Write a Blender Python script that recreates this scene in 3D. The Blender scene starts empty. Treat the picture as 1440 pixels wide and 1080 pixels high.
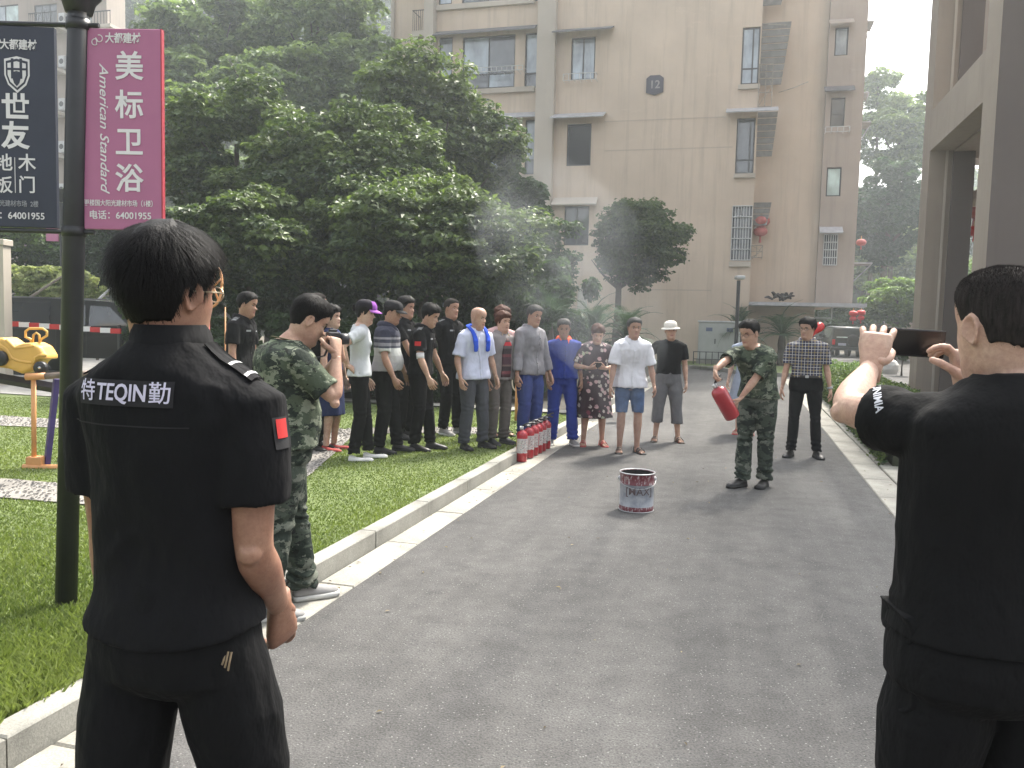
import bpy, bmesh, math, random
import numpy as np
from mathutils import Vector, Matrix
from mathutils.bvhtree import BVHTree
R = math.radians
rnd = random.Random(7)
sc = bpy.context.scene
col = bpy.context.collection
# ---------------------------------------------------------------- camera
CAMH, FPX, PITCH, ROLL = 1.58, 1165.0, math.atan(88 / 1165.0), 0.025
cd = bpy.data.cameras.new("camera"); cam = bpy.data.objects.new("camera", cd); col.objects.link(cam)
cd.sensor_width = 36; cd.lens = FPX / 1440 * 36; cd.clip_end = 2000; cd.clip_start = 0.05
CM = Matrix.Translation((0, 0, CAMH)) @ Matrix.Rotation(R(90) - PITCH, 4, 'X') @ Matrix.Rotation(ROLL, 4, 'Z')
cam.matrix_world = CM
sc.camera = cam
# ---------------------------------------------------------------- sky, sun, exposure
SUN_EL, SUN_AZ = R(52), R(33)       # azimuth clockwise from +Y
w = bpy.data.worlds.new("World"); sc.world = w; w.use_nodes = True
nt = w.node_tree; bg = nt.nodes["Background"]
sk = nt.nodes.new("ShaderNodeTexSky"); sk.sky_type = 'NISHITA'; sk.sun_disc = False
sk.sun_elevation = SUN_EL; sk.sun_rotation = SUN_AZ; sk.dust_density = 6.0; sk.air_density = 1.0; sk.ozone_density = 1.0
hs = nt.nodes.new("ShaderNodeHueSaturation"); hs.inputs['Saturation'].default_value = 0.25      # thin overcast: a whiter sky
nt.links.new(sk.outputs[0], hs.inputs['Color']); nt.links.new(hs.outputs[0], bg.inputs[0]); bg.inputs[1].default_value = 0.135
sl = bpy.data.lights.new("sun", 'SUN'); sl.energy = 2.6; sl.angle = R(9); sl.color = (1.0, 0.93, 0.82)
so = bpy.data.objects.new("sun", sl); col.objects.link(so)
sd = Vector((math.sin(SUN_AZ) * math.cos(SUN_EL), math.cos(SUN_AZ) * math.cos(SUN_EL), math.sin(SUN_EL)))
so.rotation_euler = sd.to_track_quat('Z', 'Y').to_euler(); so.location = (0, 0, 30)
sc.view_settings.view_transform = 'Standard'; sc.view_settings.look = 'None'; sc.view_settings.gamma = 1
sc.view_settings.exposure = 1.8
sc.view_settings.use_curve_mapping = False
sc.render.engine = 'CYCLES'
cy = sc.cycles
cy.use_denoising = True; cy.max_bounces = 6; cy.diffuse_bounces = 3; cy.glossy_bounces = 3
cy.transmission_bounces = 4; cy.transparent_max_bounces = 8; cy.volume_bounces = 1
cy.caustics_reflective = False; cy.caustics_refractive = False; cy.sample_clamp_indirect = 6
# ---------------------------------------------------------------- pixel / road frame helpers
AZ = R(15.3); CA, SA = math.cos(AZ), math.sin(AZ)
def ray(px, py):
    d = CM.to_3x3() @ Vector(((px - 720) / FPX, -(py - 540) / FPX, -1)); return d
def G(px, py, z=0.0):
    d = ray(px, py); t = (z - CAMH) / d.z; return Vector((d.x * t, d.y * t, z))
def PD(px, py, Y):
    d = ray(px, py); t = Y / d.y; return Vector((d.x * t, Y, CAMH + d.z * t))
def uv(p): return (p[0] * CA - p[1] * SA, p[0] * SA + p[1] * CA)
def W(u, v, z=0.0): return Vector((u * CA + v * SA, -u * SA + v * CA, z))
def FV(px, py, v):      # plane v = const -> (u, z)
    d = ray(px, py); t = v / (d.x * SA + d.y * CA); return (d.x * t * CA - d.y * t * SA, CAMH + d.z * t)
def FU(px, py, u):      # plane u = const -> (v, z)
    d = ray(px, py); t = u / (d.x * CA - d.y * SA); return (d.x * t * SA + d.y * t * CA, CAMH + d.z * t)
# ---------------------------------------------------------------- objects
def props(o, label=None, cat=None, group=None, kind=None):
    if label: o['label'] = label
    if cat: o['category'] = cat
    if group: o['group'] = group
    if kind: o['kind'] = kind
    return o
def empty(name, loc=(0, 0, 0), rz=0, label=None, cat=None, group=None, kind=None, parent=None):
    o = bpy.data.objects.new(name, None); col.objects.link(o); o.location = loc; o.rotation_euler = (0, 0, rz)
    o.empty_display_size = 0.1
    if parent: o.parent = parent
    return props(o, label, cat, group, kind)
def link(name, me, parent=None):
    o = bpy.data.objects.new(name, me); col.objects.link(o)
    if parent is not None: o.parent = parent
    return o
def copy_tree(o, parent=None):
    c = o.copy(); col.objects.link(c)
    if parent is not None: c.parent = parent
    for ch in list(o.children): copy_tree(ch, c)
    return c
class Bag:
    def __init__(s): s.v = []; s.f = []; s.m = []; s.n = 0
    def add(s, V, F, mi=0):
        V = np.asarray(V, float).reshape(-1, 3); s.v.append(V)
        for f in F: s.f.append(tuple(i + s.n for i in f)); s.m.append(mi)
        s.n += len(V); return s
    def xf(s, M):
        M = np.array(M); s.v = [V @ M[:3, :3].T + M[:3, 3] for V in s.v]; return s
    def join(s, b, mi=None):
        V = np.concatenate(b.v) if b.v else np.zeros((0, 3))
        for f, m in zip(b.f, b.m): s.f.append(tuple(i + s.n for i in f)); s.m.append(m if mi is None else mi)
        s.v.append(V); s.n += len(V); return s
    def V(s): return np.concatenate(s.v)
    def mesh(s, name, mats, smooth=False):
        me = bpy.data.meshes.new(name); me.from_pydata(s.V().tolist(), [], s.f)
        for m in (mats if isinstance(mats, (list, tuple)) else [mats]): me.materials.append(m)
        if len(me.materials) > 1: me.polygons.foreach_set("material_index", s.m)
        me.polygons.foreach_set("use_smooth", [smooth] * len(me.polygons)); me.update(); return me
    def build(s, name, mats, parent=None, smooth=False): return link(name, s.mesh(name, mats, smooth), parent)
    def box(s, x0, x1, y0, y1, z0, z1, mi=0, bev=0.0):
        if bev > 0:
            b = bev; r0 = [(x0 + b, y0 + b), (x1 - b, y0 + b), (x1 - b, y1 - b), (x0 + b, y1 - b)]
            r1 = [(x0, y0), (x1, y0), (x1, y1), (x0, y1)]
            V = [(*p, z0) for p in r0] + [(*p, z0 + b) for p in r1] + [(*p, z1 - b) for p in r1] + [(*p, z1) for p in r0]
            F = [(3, 2, 1, 0), (12, 13, 14, 15)]
            for k in range(3):
                for i in range(4): j = (i + 1) % 4; F.append((4 * k + i, 4 * k + j, 4 * k + 4 + j, 4 * k + 4 + i))
            return s.add(V, F, mi)
        V = [(x, y, z) for z in (z0, z1) for x, y in ((x0, y0), (x1, y0), (x1, y1), (x0, y1))]
        return s.add(V, [(3, 2, 1, 0), (4, 5, 6, 7), (0, 1, 5, 4), (1, 2, 6, 5), (2, 3, 7, 6), (3, 0, 4, 7)], mi)
    def uvbox(s, u0, u1, v0, v1, z0, z1, mi=0):   # box aligned with the road frame
        V = [tuple(W(u, v, z)) for z in (z0, z1) for u, v in ((u0, v0), (u1, v0), (u1, v1), (u0, v1))]
        return s.add(V, [(3, 2, 1, 0), (4, 5, 6, 7), (0, 1, 5, 4), (1, 2, 6, 5), (2, 3, 7, 6), (3, 0, 4, 7)], mi)
    def loft(s, rings, cap=True, mi=0, close=True):
        rings = np.asarray(rings, float); m, n, _ = rings.shape; F = []
        for k in range(m - 1):
            for i in range(n if close else n - 1):
                j = (i + 1) % n; F.append((k * n + i, k * n + j, (k + 1) * n + j, (k + 1) * n + i))
        if cap: F.append(tuple(range(n))[::-1]); F.append(tuple((m - 1) * n + i for i in range(n)))
        return s.add(rings.reshape(-1, 3), F, mi)
    def tube(s, path, rad, n=12, ref=(1, 0, 0), mi=0, cap=True, rnd_end=False, p=2.0):
        path = np.asarray(path, float); k = len(path)
        rad = [(r, r) if np.isscalar(r) else r for r in (rad if hasattr(rad, '__len__') else [rad] * k)]
        T = np.gradient(path, axis=0); T /= np.linalg.norm(T, axis=1)[:, None] + 1e-12
        if rnd_end:
            a0 = path[0] - T[0] * min(rad[0]) * .6; a1 = path[-1] + T[-1] * min(rad[-1]) * .6
            path = np.vstack([a0, path, a1]); T = np.vstack([T[0], T, T[-1]])
            rad = [(rad[0][0] * .55, rad[0][1] * .55)] + list(rad) + [(rad[-1][0] * .55, rad[-1][1] * .55)]; k += 2
        X = np.array(ref, float); a = np.arange(n) * 2 * math.pi / n
        ca = np.sign(np.cos(a)) * np.abs(np.cos(a)) ** (2 / p); sa = np.sign(np.sin(a)) * np.abs(np.sin(a)) ** (2 / p)
        rings = []
        for i in range(k):
            X = X - T[i] * X.dot(T[i])
            if np.linalg.norm(X) < 1e-6: X = np.array([0.1, 1, 0.2]); X -= T[i] * X.dot(T[i])
            X /= np.linalg.norm(X); Y = np.cross(T[i], X)
            rings.append(path[i] + np.outer(ca * rad[i][0], X) + np.outer(sa * rad[i][1], Y))
        return s.loft(rings, cap, mi)
    def lathe(s, prof, n=24, mi=0, at=(0, 0, 0), cap=True):
        a = np.arange(n) * 2 * math.pi / n
        return s.loft([[(r * math.cos(t) + at[0], r * math.sin(t) + at[1], z + at[2]) for t in a] for r, z in prof], cap, mi)
    def prism(s, poly, y0, y1, mi=0):             # polygon in xz extruded along y
        n = len(poly); V = [(x, y0, z) for x, z in poly] + [(x, y1, z) for x, z in poly]
        F = [tuple(range(n)), tuple(range(n, 2 * n))[::-1]] + [(i, i + n, (i + 1) % n + n, (i + 1) % n) for i in range(n)]
        return s.add(V, F, mi)
def big_mesh(name, V, F, mat, attr=None, smooth=False):     # V (n,3), F (m,k) numpy
    me = bpy.data.meshes.new(name); m, k = F.shape
    me.vertices.add(len(V)); me.vertices.foreach_set("co", V.astype(np.float32).ravel())
    me.loops.add(m * k); me.loops.foreach_set("vertex_index", F.astype(np.int32).ravel())
    me.polygons.add(m); me.polygons.foreach_set("loop_start", np.arange(0, m * k, k, dtype=np.int32))
    me.polygons.foreach_set("loop_total", np.full(m, k, np.int32))
    me.polygons.foreach_set("use_smooth", np.full(m, smooth))
    me.materials.append(mat)
    if attr is not None:
        a = me.attributes.new("tint", 'FLOAT', 'FACE'); a.data.foreach_set("value", attr.astype(np.float32))
    me.update(calc_edges=True); me.validate(); return me
# smooth value noise, vectorised
_rs = np.random.RandomState(5); _T = _rs.rand(64, 64, 64) * 2 - 1
def vnoise(P):
    P = np.asarray(P, float); I = np.floor(P).astype(int); f = P - I; f = f * f * (3 - 2 * f); I &= 63; J = (I + 1) & 63
    x0, y0, z0 = I.T; x1, y1, z1 = J.T; fx, fy, fz = f.T
    c = lambda a, b, d: _T[a, b, d]
    l = lambda a, b, t: a + (b - a) * t
    return l(l(l(c(x0, y0, z0), c(x1, y0, z0), fx), l(c(x0, y1, z0), c(x1, y1, z0), fx), fy),
             l(l(c(x0, y0, z1), c(x1, y0, z1), fx), l(c(x0, y1, z1), c(x1, y1, z1), fx), fy), fz)
def hermite(xs, ys, x):
    xs = np.asarray(xs, float); ys = np.asarray(ys, float); x = np.clip(x, xs[0], xs[-1])
    m = np.gradient(ys, xs); i = np.clip(np.searchsorted(xs, x, side='right') - 1, 0, len(xs) - 2)
    h = xs[i + 1] - xs[i]; t = (x - xs[i]) / h
    return ((2 * t**3 - 3 * t**2 + 1) * ys[i] + (t**3 - 2 * t**2 + t) * h * m[i] + (-2 * t**3 + 3 * t**2) * ys[i + 1] + (t**3 - t**2) * h * m[i + 1])
# ---------------------------------------------------------------- materials
def newmat(name):
    m = bpy.data.materials.new(name); m.use_nodes = True; n = m.node_tree; return m, n, n.nodes["Principled BSDF"]
def coords(n, kind='Object', scale=(1, 1, 1)):
    tc = n.nodes.new("ShaderNodeTexCoord"); mp = n.nodes.new("ShaderNodeMapping"); mp.inputs['Scale'].default_value = scale
    n.links.new(tc.outputs[kind], mp.inputs[0]); return mp.outputs[0]
def tex_noise(n, vec, scale, detail=4, rough=.6):
    t = n.nodes.new("ShaderNodeTexNoise"); t.inputs['Scale'].default_value = scale; t.inputs['Detail'].default_value = detail
    t.inputs['Roughness'].default_value = rough; n.links.new(vec, t.inputs['Vector']); return t.outputs[0]
def ramp(n, fac, stops, const=False):
    r = n.nodes.new("ShaderNodeValToRGB"); r.color_ramp.interpolation = 'CONSTANT' if const else 'LINEAR'
    e = r.color_ramp.elements
    while len(e) < len(stops): e.new(0.5)
    for el, (p, c) in zip(e, stops): el.position = p; el.color = (*c, 1) if len(c) == 3 else c
    n.links.new(fac, r.inputs[0]); return r.outputs[0]
def mixc(n, fac, a, b, mode='MIX'):
    x = n.nodes.new("ShaderNodeMix"); x.data_type = 'RGBA'; x.blend_type = mode
    for s, v in ((x.inputs[0], fac), (x.inputs[6], a), (x.inputs[7], b)):
        if isinstance(v, (int, float)): s.default_value = v
        elif isinstance(v, tuple): s.default_value = (*v, 1) if len(v) == 3 else v
        else: n.links.new(v, s)
    return x.outputs[2]
def maths(n, op, a, b=0.0, clamp=False):
    x = n.nodes.new("ShaderNodeMath"); x.operation = op; x.use_clamp = clamp
    for s, v in ((x.inputs[0], a), (x.inputs[1], b)):
        if isinstance(v, (int, float)): s.default_value = v
        else: n.links.new(v, s)
    return x.outputs[0]
def bump(n, p, h, strength=.3, dist=.01):
    b = n.nodes.new("ShaderNodeBump"); b.inputs['Strength'].default_value = strength; b.inputs['Distance'].default_value = dist
    n.links.new(h, b.inputs['Height']); n.links.new(b.outputs[0], p.inputs['Normal'])
_mc = {}
def pm(name, c, rough=.7, var=.15, scale=12, bmp=.15, bd=.004, metal=0., bscale=None, coat=0., spec=.5):
    if name in _mc: return _mc[name]
    m, n, p = newmat(name); v = coords(n); t = tex_noise(n, v, scale)
    lo = tuple(x * (1 - var) for x in c); hi = tuple(min(1, x * (1 + var)) for x in c)
    n.links.new(ramp(n, t, [(.3, lo), (.7, hi)]), p.inputs['Base Color'])
    p.inputs['Roughness'].default_value = rough; p.inputs['Metallic'].default_value = metal
    p.inputs['Coat Weight'].default_value = coat; p.inputs['Specular IOR Level'].default_value = spec
    if bmp: bump(n, p, tex_noise(n, v, bscale or scale * 6), bmp, bd)
    _mc[name] = m; return m
def cloth(name, c, var=.12, weave=900, rough=.9, sheen=.0, fold=.35):
    if name in _mc: return _mc[name]
    m, n, p = newmat(name); v = coords(n)
    t = tex_noise(n, v, 9, 3); lo = tuple(x * (1 - var) for x in c); hi = tuple(x * (1 + var) for x in c)
    n.links.new(ramp(n, t, [(.3, lo), (.7, hi)]), p.inputs['Base Color'])
    p.inputs['Roughness'].default_value = rough; p.inputs['Specular IOR Level'].default_value = .18
    p.inputs['Sheen Weight'].default_value = sheen
    a = tex_noise(n, coords(n, 'Object', (1, 1, .5)), 22, 3, .55)
    bump(n, p, a, fold, .02); _mc[name] = m; return m
# ---------------------------------------------------------------- text
_fc = {}
def text_bag(s, size, bold=0.0, extrude=0.0, shear=0.0, mi=0, align='CENTER', res=3):
    cu = bpy.data.curves.new("lettering", 'FONT'); cu.body = s; cu.size = size; cu.align_x = align; cu.align_y = 'CENTER'
    cu.offset = bold * size; cu.extrude = extrude; cu.shear = shear; cu.resolution_u = res
    o = bpy.data.objects.new("lettering", cu); col.objects.link(o)
    dg = bpy.context.evaluated_depsgraph_get(); me = bpy.data.meshes.new_from_object(o.evaluated_get(dg))
    b = Bag(); V = np.array([v.co[:] for v in me.vertices]).reshape(-1, 3)
    b.add(V, [tuple(p.vertices) for p in me.polygons], mi)
    bpy.data.objects.remove(o); bpy.data.curves.remove(cu); bpy.data.meshes.remove(me); return b
def remesh(bag, voxel, smooth=2, fac=.5):
    me = bag.mesh("tmp", pm("plain", (.5, .5, .5))); o = link("tmp", me)
    mo = o.modifiers.new("r", 'REMESH'); mo.mode = 'VOXEL'; mo.voxel_size = voxel
    if smooth: sm = o.modifiers.new("s", 'SMOOTH'); sm.iterations = smooth; sm.factor = fac
    dg = bpy.context.evaluated_depsgraph_get(); e = bpy.data.meshes.new_from_object(o.evaluated_get(dg))
    n = len(e.vertices); V = np.empty(n * 3, np.float32); e.vertices.foreach_get("co", V); V = V.reshape(-1, 3).astype(float)
    N = np.empty(n * 3, np.float32); e.vertices.foreach_get("normal", N); N = N.reshape(-1, 3)
    F = np.empty(len(e.loops), np.int32); e.loops.foreach_get("vertex_index", F)
    if all(len(p.vertices) == 4 for p in e.polygons): F = F.reshape(-1, 4)
    else: F = [tuple(p.vertices) for p in e.polygons]
    bpy.data.objects.remove(o); bpy.data.meshes.remove(me); bpy.data.meshes.remove(e); return V, F, N
# ---------------------------------------------------------------- people
def smoothstep(t): t = np.clip(t, 0, 1); return t * t * (3 - 2 * t)
def g2(a, b): return np.exp(-(a * a + b * b))
HZ = [-.13, -.10, -.06, -.03, -.008, .008, .03, .05, .075, .10, .125, .15, .175, .20, .22, .232, .237]
HW = [.070, .062, .056, .055, .054, .056, .0625, .066, .070, .0725, .0745, .0765, .0765, .070, .053, .028, .002]
HF = [.040, .044, .046, .058, .082, .092, .092, .090, .090, .087, .086, .091, .089, .077, .056, .030, .002]
HB = [.080, .074, .066, .064, .064, .066, .070, .076, .086, .095, .101, .104, .101, .090, .066, .036, .002]
def head_pt(z, a, off=0.0):
    w = hermite(HZ, HW, z); f = hermite(HZ, HF, z); b = hermite(HZ, HB, z)
    c, s = np.cos(a), np.sin(a); e = 2 / 2.25
    x = np.sign(s) * np.abs(s) ** e * w; y = np.where(c > 0, f, b) * np.sign(c) * np.abs(c) ** e
    fr = np.clip(c, 0, 1) ** .5
    d = .019 * g2(x / .013, (z - .084) / .012) + .010 * g2(x / .010, 0) * smoothstep((z - .074) / .01) * smoothstep((.135 - z) / .05)
    d += .004 * g2(x / .020, (z - .052) / .009) - .004 * g2(x / .024, (z - .0475) / .0025) + .004 * g2(x / .022, (z - .018) / .013)
    d += -.009 * (g2((x - .031) / .016, (z - .118) / .011) + g2((x + .031) / .016, (z - .118) / .011))
    d += .004 * g2(x / .05, (z - .136) / .008) + .004 * (g2((x - .042) / .018, (z - .092) / .016) + g2((x + .042) / .018, (z - .092) / .016))
    d += -.003 * g2(x / .03, (z - .034) / .006)
    y = y + d * fr
    n = np.stack([x / .8, y, (z - .11) * .9], -1); n /= np.linalg.norm(n, axis=-1)[..., None] + 1e-9
    off = np.asarray(off)[..., None] if not np.isscalar(off) else off
    return np.stack([x, y, z], -1) + n * off
def head_bag(na, nz, z0=-.13):
    a = np.linspace(0, 2 * math.pi, na, endpoint=False); zs = z0 + (.2365 - z0) * (1 - (1 - np.linspace(0, 1, nz)) ** 1.25)
    A, Z = np.meshgrid(a, zs); return Bag().loft(head_pt(Z, A))
def ear_bag(s, fine):
    b = Bag(); n = 14 if fine else 8
    t = np.linspace(0, 2 * math.pi, n, endpoint=False)
    def ring(k, off): return [(s * (.0695 + off + .010 * max(0, -math.cos(q)) * 1.0), -.012 - .016 * math.cos(q) * k + .004, .105 + .031 * math.sin(q) * k - .004 * math.cos(q)) for q in t]
    b.loft([ring(.75, -.006), ring(1, .000), ring(1.05, .006), ring(.85, .009), ring(.55, .004)])
    if fine:
        th = np.linspace(-1.2, 3.6, 14)
        b.tube([(s * (.080 + .006 * max(0, -math.cos(q))), -.010 - .018 * math.cos(q), .106 + .031 * math.sin(q)) for q in th], .0042, 6, rnd_end=True)
    return b
def hair_bag(h, na=40, nk=14, seed=0):
    top, side, th = h.get('front', .183), h.get('side', .125), h.get('thick', .016)
    back = h.get('back', .055); a = np.linspace(-math.pi, math.pi, na, endpoint=False); aa = np.abs(a)
    zl = np.interp(aa, [0, .5, .9, 1.15, 1.35, 1.6, 1.85, 2.05, 3.15], [top + .004, top, top - .012, side + .025, side - .012, side - .005, side - .02, back + .012, back])
    z1 = .2365; t = np.linspace(0, 1, nk)[:, None]
    Z = zl[None, :] + (z1 - zl[None, :]) * (1 - (1 - t) ** 1.6); A = np.repeat(a[None, :], nk, 0)
    zl = zl + h.get('jag', .004) * vnoise(np.stack([a * 9, a * 0 + 2, a * 0 + seed], -1)); Z = zl[None, :] + (z1 - zl[None, :]) * (1 - (1 - t) ** 1.6)
    prof = smoothstep(t / .28) * (1 - .0 * t); P0 = head_pt(Z, A, -.004)
    nz_ = vnoise(np.stack([A * 2.2 + seed, Z * 38, A * 0 + seed], -1).reshape(-1, 3)).reshape(Z.shape)
    grow = h.get('fringe', 1.0); sidef = 1 + (h.get('sidevol', 1.0) - 1) * (1 - t)
    n2_ = vnoise(np.stack([A * 1.3 + seed * 3, Z * 14, A * 0 + 5], -1).reshape(-1, 3)).reshape(Z.shape); T = th * prof * sidef * (1 + .35 * nz_ + h.get('lump', .35) * n2_) + .002; P1 = head_pt(Z, A, T)
    b = Bag(); b.loft(np.concatenate([P0[:1], P1])); return b
class Pose: pass
def rotz(a): c, s = math.cos(a), math.sin(a); return np.array([[c, -s, 0], [s, c, 0], [0, 0, 1]])
def rotx(a): c, s = math.cos(a), math.sin(a); return np.array([[1, 0, 0], [0, c, -s], [0, s, c]])
def roty(a): c, s = math.cos(a), math.sin(a); return np.array([[c, 0, s], [0, 1, 0], [-s, 0, c]])
TZ = [.78, .84, .90, .96, 1.03, 1.10, 1.18, 1.26, 1.33, 1.38, 1.41, 1.435, 1.455, 1.475]
TW = [.165, .172, .172, .160, .150, .147, .155, .165, .174, .178, .158, .118, .080, .062]
TD = [.105, .112, .115, .108, .100, .100, .106, .112, .112, .102, .088, .074, .064, .058]
TY = [-.01, -.01, -.01, -.005, 0, 0, 0, 0, -.004, -.008, -.010, -.010, -.006, .0]
def ik(S, Wp, l1, l2, pole):
    S, Wp, pole = (np.array(q, float) for q in (S, Wp, pole)); d = Wp - S; L = np.linalg.norm(d)
    if L > .999 * (l1 + l2): Wp = S + d / L * .999 * (l1 + l2); d = Wp - S; L = np.linalg.norm(d)
    d /= L; a = (l1 * l1 - l2 * l2 + L * L) / (2 * L); h = math.sqrt(max(l1 * l1 - a * a, 0))
    p = pole - d * pole.dot(d); p /= np.linalg.norm(p) + 1e-9; return S + d * a + p * h, Wp
P_FR = .93
def hand_bag(Wp, d, nrm, hd, curl=(.35, .45, .3), thumb=(.5, .3), scale=1.0, n=8, spread=.06, tcurl=.3):
    b = Bag(); d = np.array(d, float); d /= np.linalg.norm(d); nrm = np.array(nrm, float); nrm -= d * nrm.dot(d); nrm /= np.linalg.norm(nrm)
    t = np.cross(d, nrm) * hd; Wp = np.array(Wp); k = scale
    b.tube([Wp - d * .035 * k, Wp, Wp + d * .028 * k, Wp + d * .06 * k, Wp + d * .088 * k, Wp + d * .096 * k],
           [(.0262 * k, .0195 * k), (.0275 * k, .0205 * k), (.033 * k, .0190 * k), (.041 * k, .0155 * k), (.041 * k, .013 * k), (.036 * k, .009 * k)], 14, ref=t, p=2.5)
    cl = curl if hasattr(curl[0], '__len__') else [curl] * 4
    for i, (o, L) in enumerate(((.031, .070), (.0105, .078), (-.0105, .073), (-.031, .058))):
        p = Wp + d * (.084 - (.004 if i in (0, 3) else 0)) * k + t * o * k; a = 0; pts = [p - d * .02 * k, p]
        sp = t * (1.5 - i) * spread
        for j, fr in enumerate((.45, .30, .25)):
            a += cl[i][j]; q = d * math.cos(a) + nrm * math.sin(a) + sp * math.cos(a); q /= np.linalg.norm(q)
            if j == 0: pts.append(p + q * L * fr * k * .5); 
            p = p + q * L * fr * k; pts.append(p)
        rr = [.0100, .0106, .0088, .0090, .0082, .0072]; b.tube(pts, [r * k * P_FR for r in rr], n, ref=t, rnd_end=True)
    p = Wp + d * .022 * k + t * .022 * k; q = d * .6 + t * thumb[0] + nrm * thumb[1]; q /= np.linalg.norm(q)
    q2 = q + d * .35 - t * tcurl * .6 + nrm * tcurl * .6; q2 /= np.linalg.norm(q2)
    q3 = q2 + d * .1 - t * tcurl * .7 + nrm * tcurl * .5; q3 /= np.linalg.norm(q3)
    b.tube([p - q * .012 * k, p + q * .018 * k, p + q * .04 * k, p + q * .04 * k + q2 * .018 * k, p + q * .04 * k + q2 * .032 * k, p + q * .04 * k + q2 * .032 * k + q3 * .024 * k],
           [.014 * k, .0155 * k, .0115 * k, .0108 * k, .0105 * k, .0085 * k], n, ref=nrm, rnd_end=True)
    return b
def shoe_bag(kind, L=.27, s=1):
    b = Bag(); y = np.array([-.055, -.045, -.02, .03, .08, .13, .17, .198, .208]) * L / .27
    wd = np.array([.018, .030, .034, .034, .041, .046, .043, .028, .010]); sole = .022 if kind != 'flat' else .014
    top = dict(leather=[.05, .078, .088, .085, .066, .052, .044, .034, .02], sneaker=[.06, .085, .095, .092, .074, .058, .05, .042, .028], flat=[.04, .06, .062, .040, .034, .036, .036, .03, .018])[kind]
    rings = []
    for i in range(len(y)):
        w, h = wd[i], top[i]; cx = .006 * s * (1 if y[i] > .1 else 0)
        rings.append([(cx + x * w, y[i], z) for x, z in ((-1, sole), (-1, sole + (h - sole) * .35), (-.75, sole + (h - sole) * .75), (-.3, h), (.3, h), (.75, sole + (h - sole) * .75), (1, sole + (h - sole) * .35), (1, sole))])
    b.loft(rings, mi=0)
    so_ = Bag(); o = [(wd[i] * 1.08 + .002, y[i] * 1.02) for i in range(len(y))]
    poly = [(a, c) for a, c in o] + [(-a, c) for a, c in o[::-1]]
    m = len(poly); V = [(x, q, 0.0) for x, q in poly] + [(x, q, sole + .004) for x, q in poly]
    b.add(V, [tuple(range(m))[::-1], tuple(range(m, 2 * m))] + [(i, (i + 1) % m, (i + 1) % m + m, i + m) for i in range(m)], 1)
    return b
def foot_bag(s):
    b = Bag(); y = [-.052, -.04, -.01, .04, .09, .13, .155]; w = [.018, .027, .031, .032, .038, .043, .038]; h = [.05, .075, .09, .075, .055, .042, .034]
    b.loft([[(x * w[i], y[i], z) for x, z in ((-1, .012), (-1, .012 + h[i] * .4), (-.6, h[i] * .9), (0, h[i] + .004), (.6, h[i] * .9), (1, .012 + h[i] * .4), (1, .012))] for i in range(len(y))])
    for i in range(5):
        x = s * (-.030 + .0155 * i); L = (.052, .048, .042, .036, .028)[i]
        b.tube([(x, .135 - .004 * i, .024), (x, .155 - .006 * i + L * .3, .025), (x, .15 - .006 * i + L * .8, .020)], [(.009 if i else .012)] * 3, 6, rnd_end=True)
    return b
def sandal_bag(s):
    b = Bag(); y = [-.06, -.045, -.01, .05, .10, .15, .19, .215]; w = [.02, .034, .038, .038, .045, .05, .045, .02]
    poly = [(a, c) for a, c in zip(w, y)] + [(-a, c) for a, c in list(zip(w, y))[::-1]]; m = len(poly)
    b.add([(x, q, 0) for x, q in poly] + [(x, q, .014) for x, q in poly], [tuple(range(m))[::-1], tuple(range(m, 2 * m))] + [(i, (i + 1) % m, (i + 1) % m + m, i + m) for i in range(m)])
    for y0, hh, ww in ((.115, .052, .046), (.07, .068, .042), (-.035, .082, .034)):
        ring = [(-ww, .012), (-ww * .95, hh * .7), (-ww * .4, hh + .004), (ww * .4, hh + .004), (ww * .95, hh * .7), (ww, .012)]
        b.loft([[(x, y0 + dy, z + dz) for (x, z) in ring] for dy, dz in ((0, 0), (0, .005), (.028, .003), (.028, -.002))], cap=False, close=False)
    return b
SK = {}
def skin(name, c):
    if name in _mc: return _mc[name]
    m, n, p = newmat(name); v = coords(n); t = tex_noise(n, v, 14, 4)
    base = ramp(n, t, [(.3, tuple(x * y for x, y in zip(c, (.84, .74, .72)))), (.7, tuple(min(1, x * y) for x, y in zip(c, (1.10, 1.13, 1.12))))]); base = mixc(n, 1.0, base, ramp(n, tex_noise(n, v, 90, 4, .7), [(.3, (.84, .80, .80)), (.7, (1.1, 1.1, 1.08))]), 'MULTIPLY'); p.inputs['Subsurface Weight'].default_value = .12; p.inputs['Subsurface Radius'].default_value = (.012, .005, .003); p.inputs['Subsurface Scale'].default_value = 1.0
    n.links.new(base, p.inputs['Base Color']); p.inputs['Roughness'].default_value = .52; p.inputs['Specular IOR Level'].default_value = .4
    bump(n, p, tex_noise(n, v, 260, 3), .25, .0015); _mc[name] = m; return m
def hairmat(name, c=(.006, .0055, .0055), rough=.45):
    if name in _mc: return _mc[name]
    m, n, p = newmat(name); v = coords(n, 'Object', (160, 160, 18)); t = tex_noise(n, v, 1, 3)
    n.links.new(ramp(n, t, [(.3, tuple(x * .6 for x in c)), (.7, tuple(x * 1.8 for x in c))]), p.inputs['Base Color'])
    p.inputs['Roughness'].default_value = rough + .15; p.inputs['Specular IOR Level'].default_value = .12; bump(n, p, t, .6, .004); _mc[name] = m; return m
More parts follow.
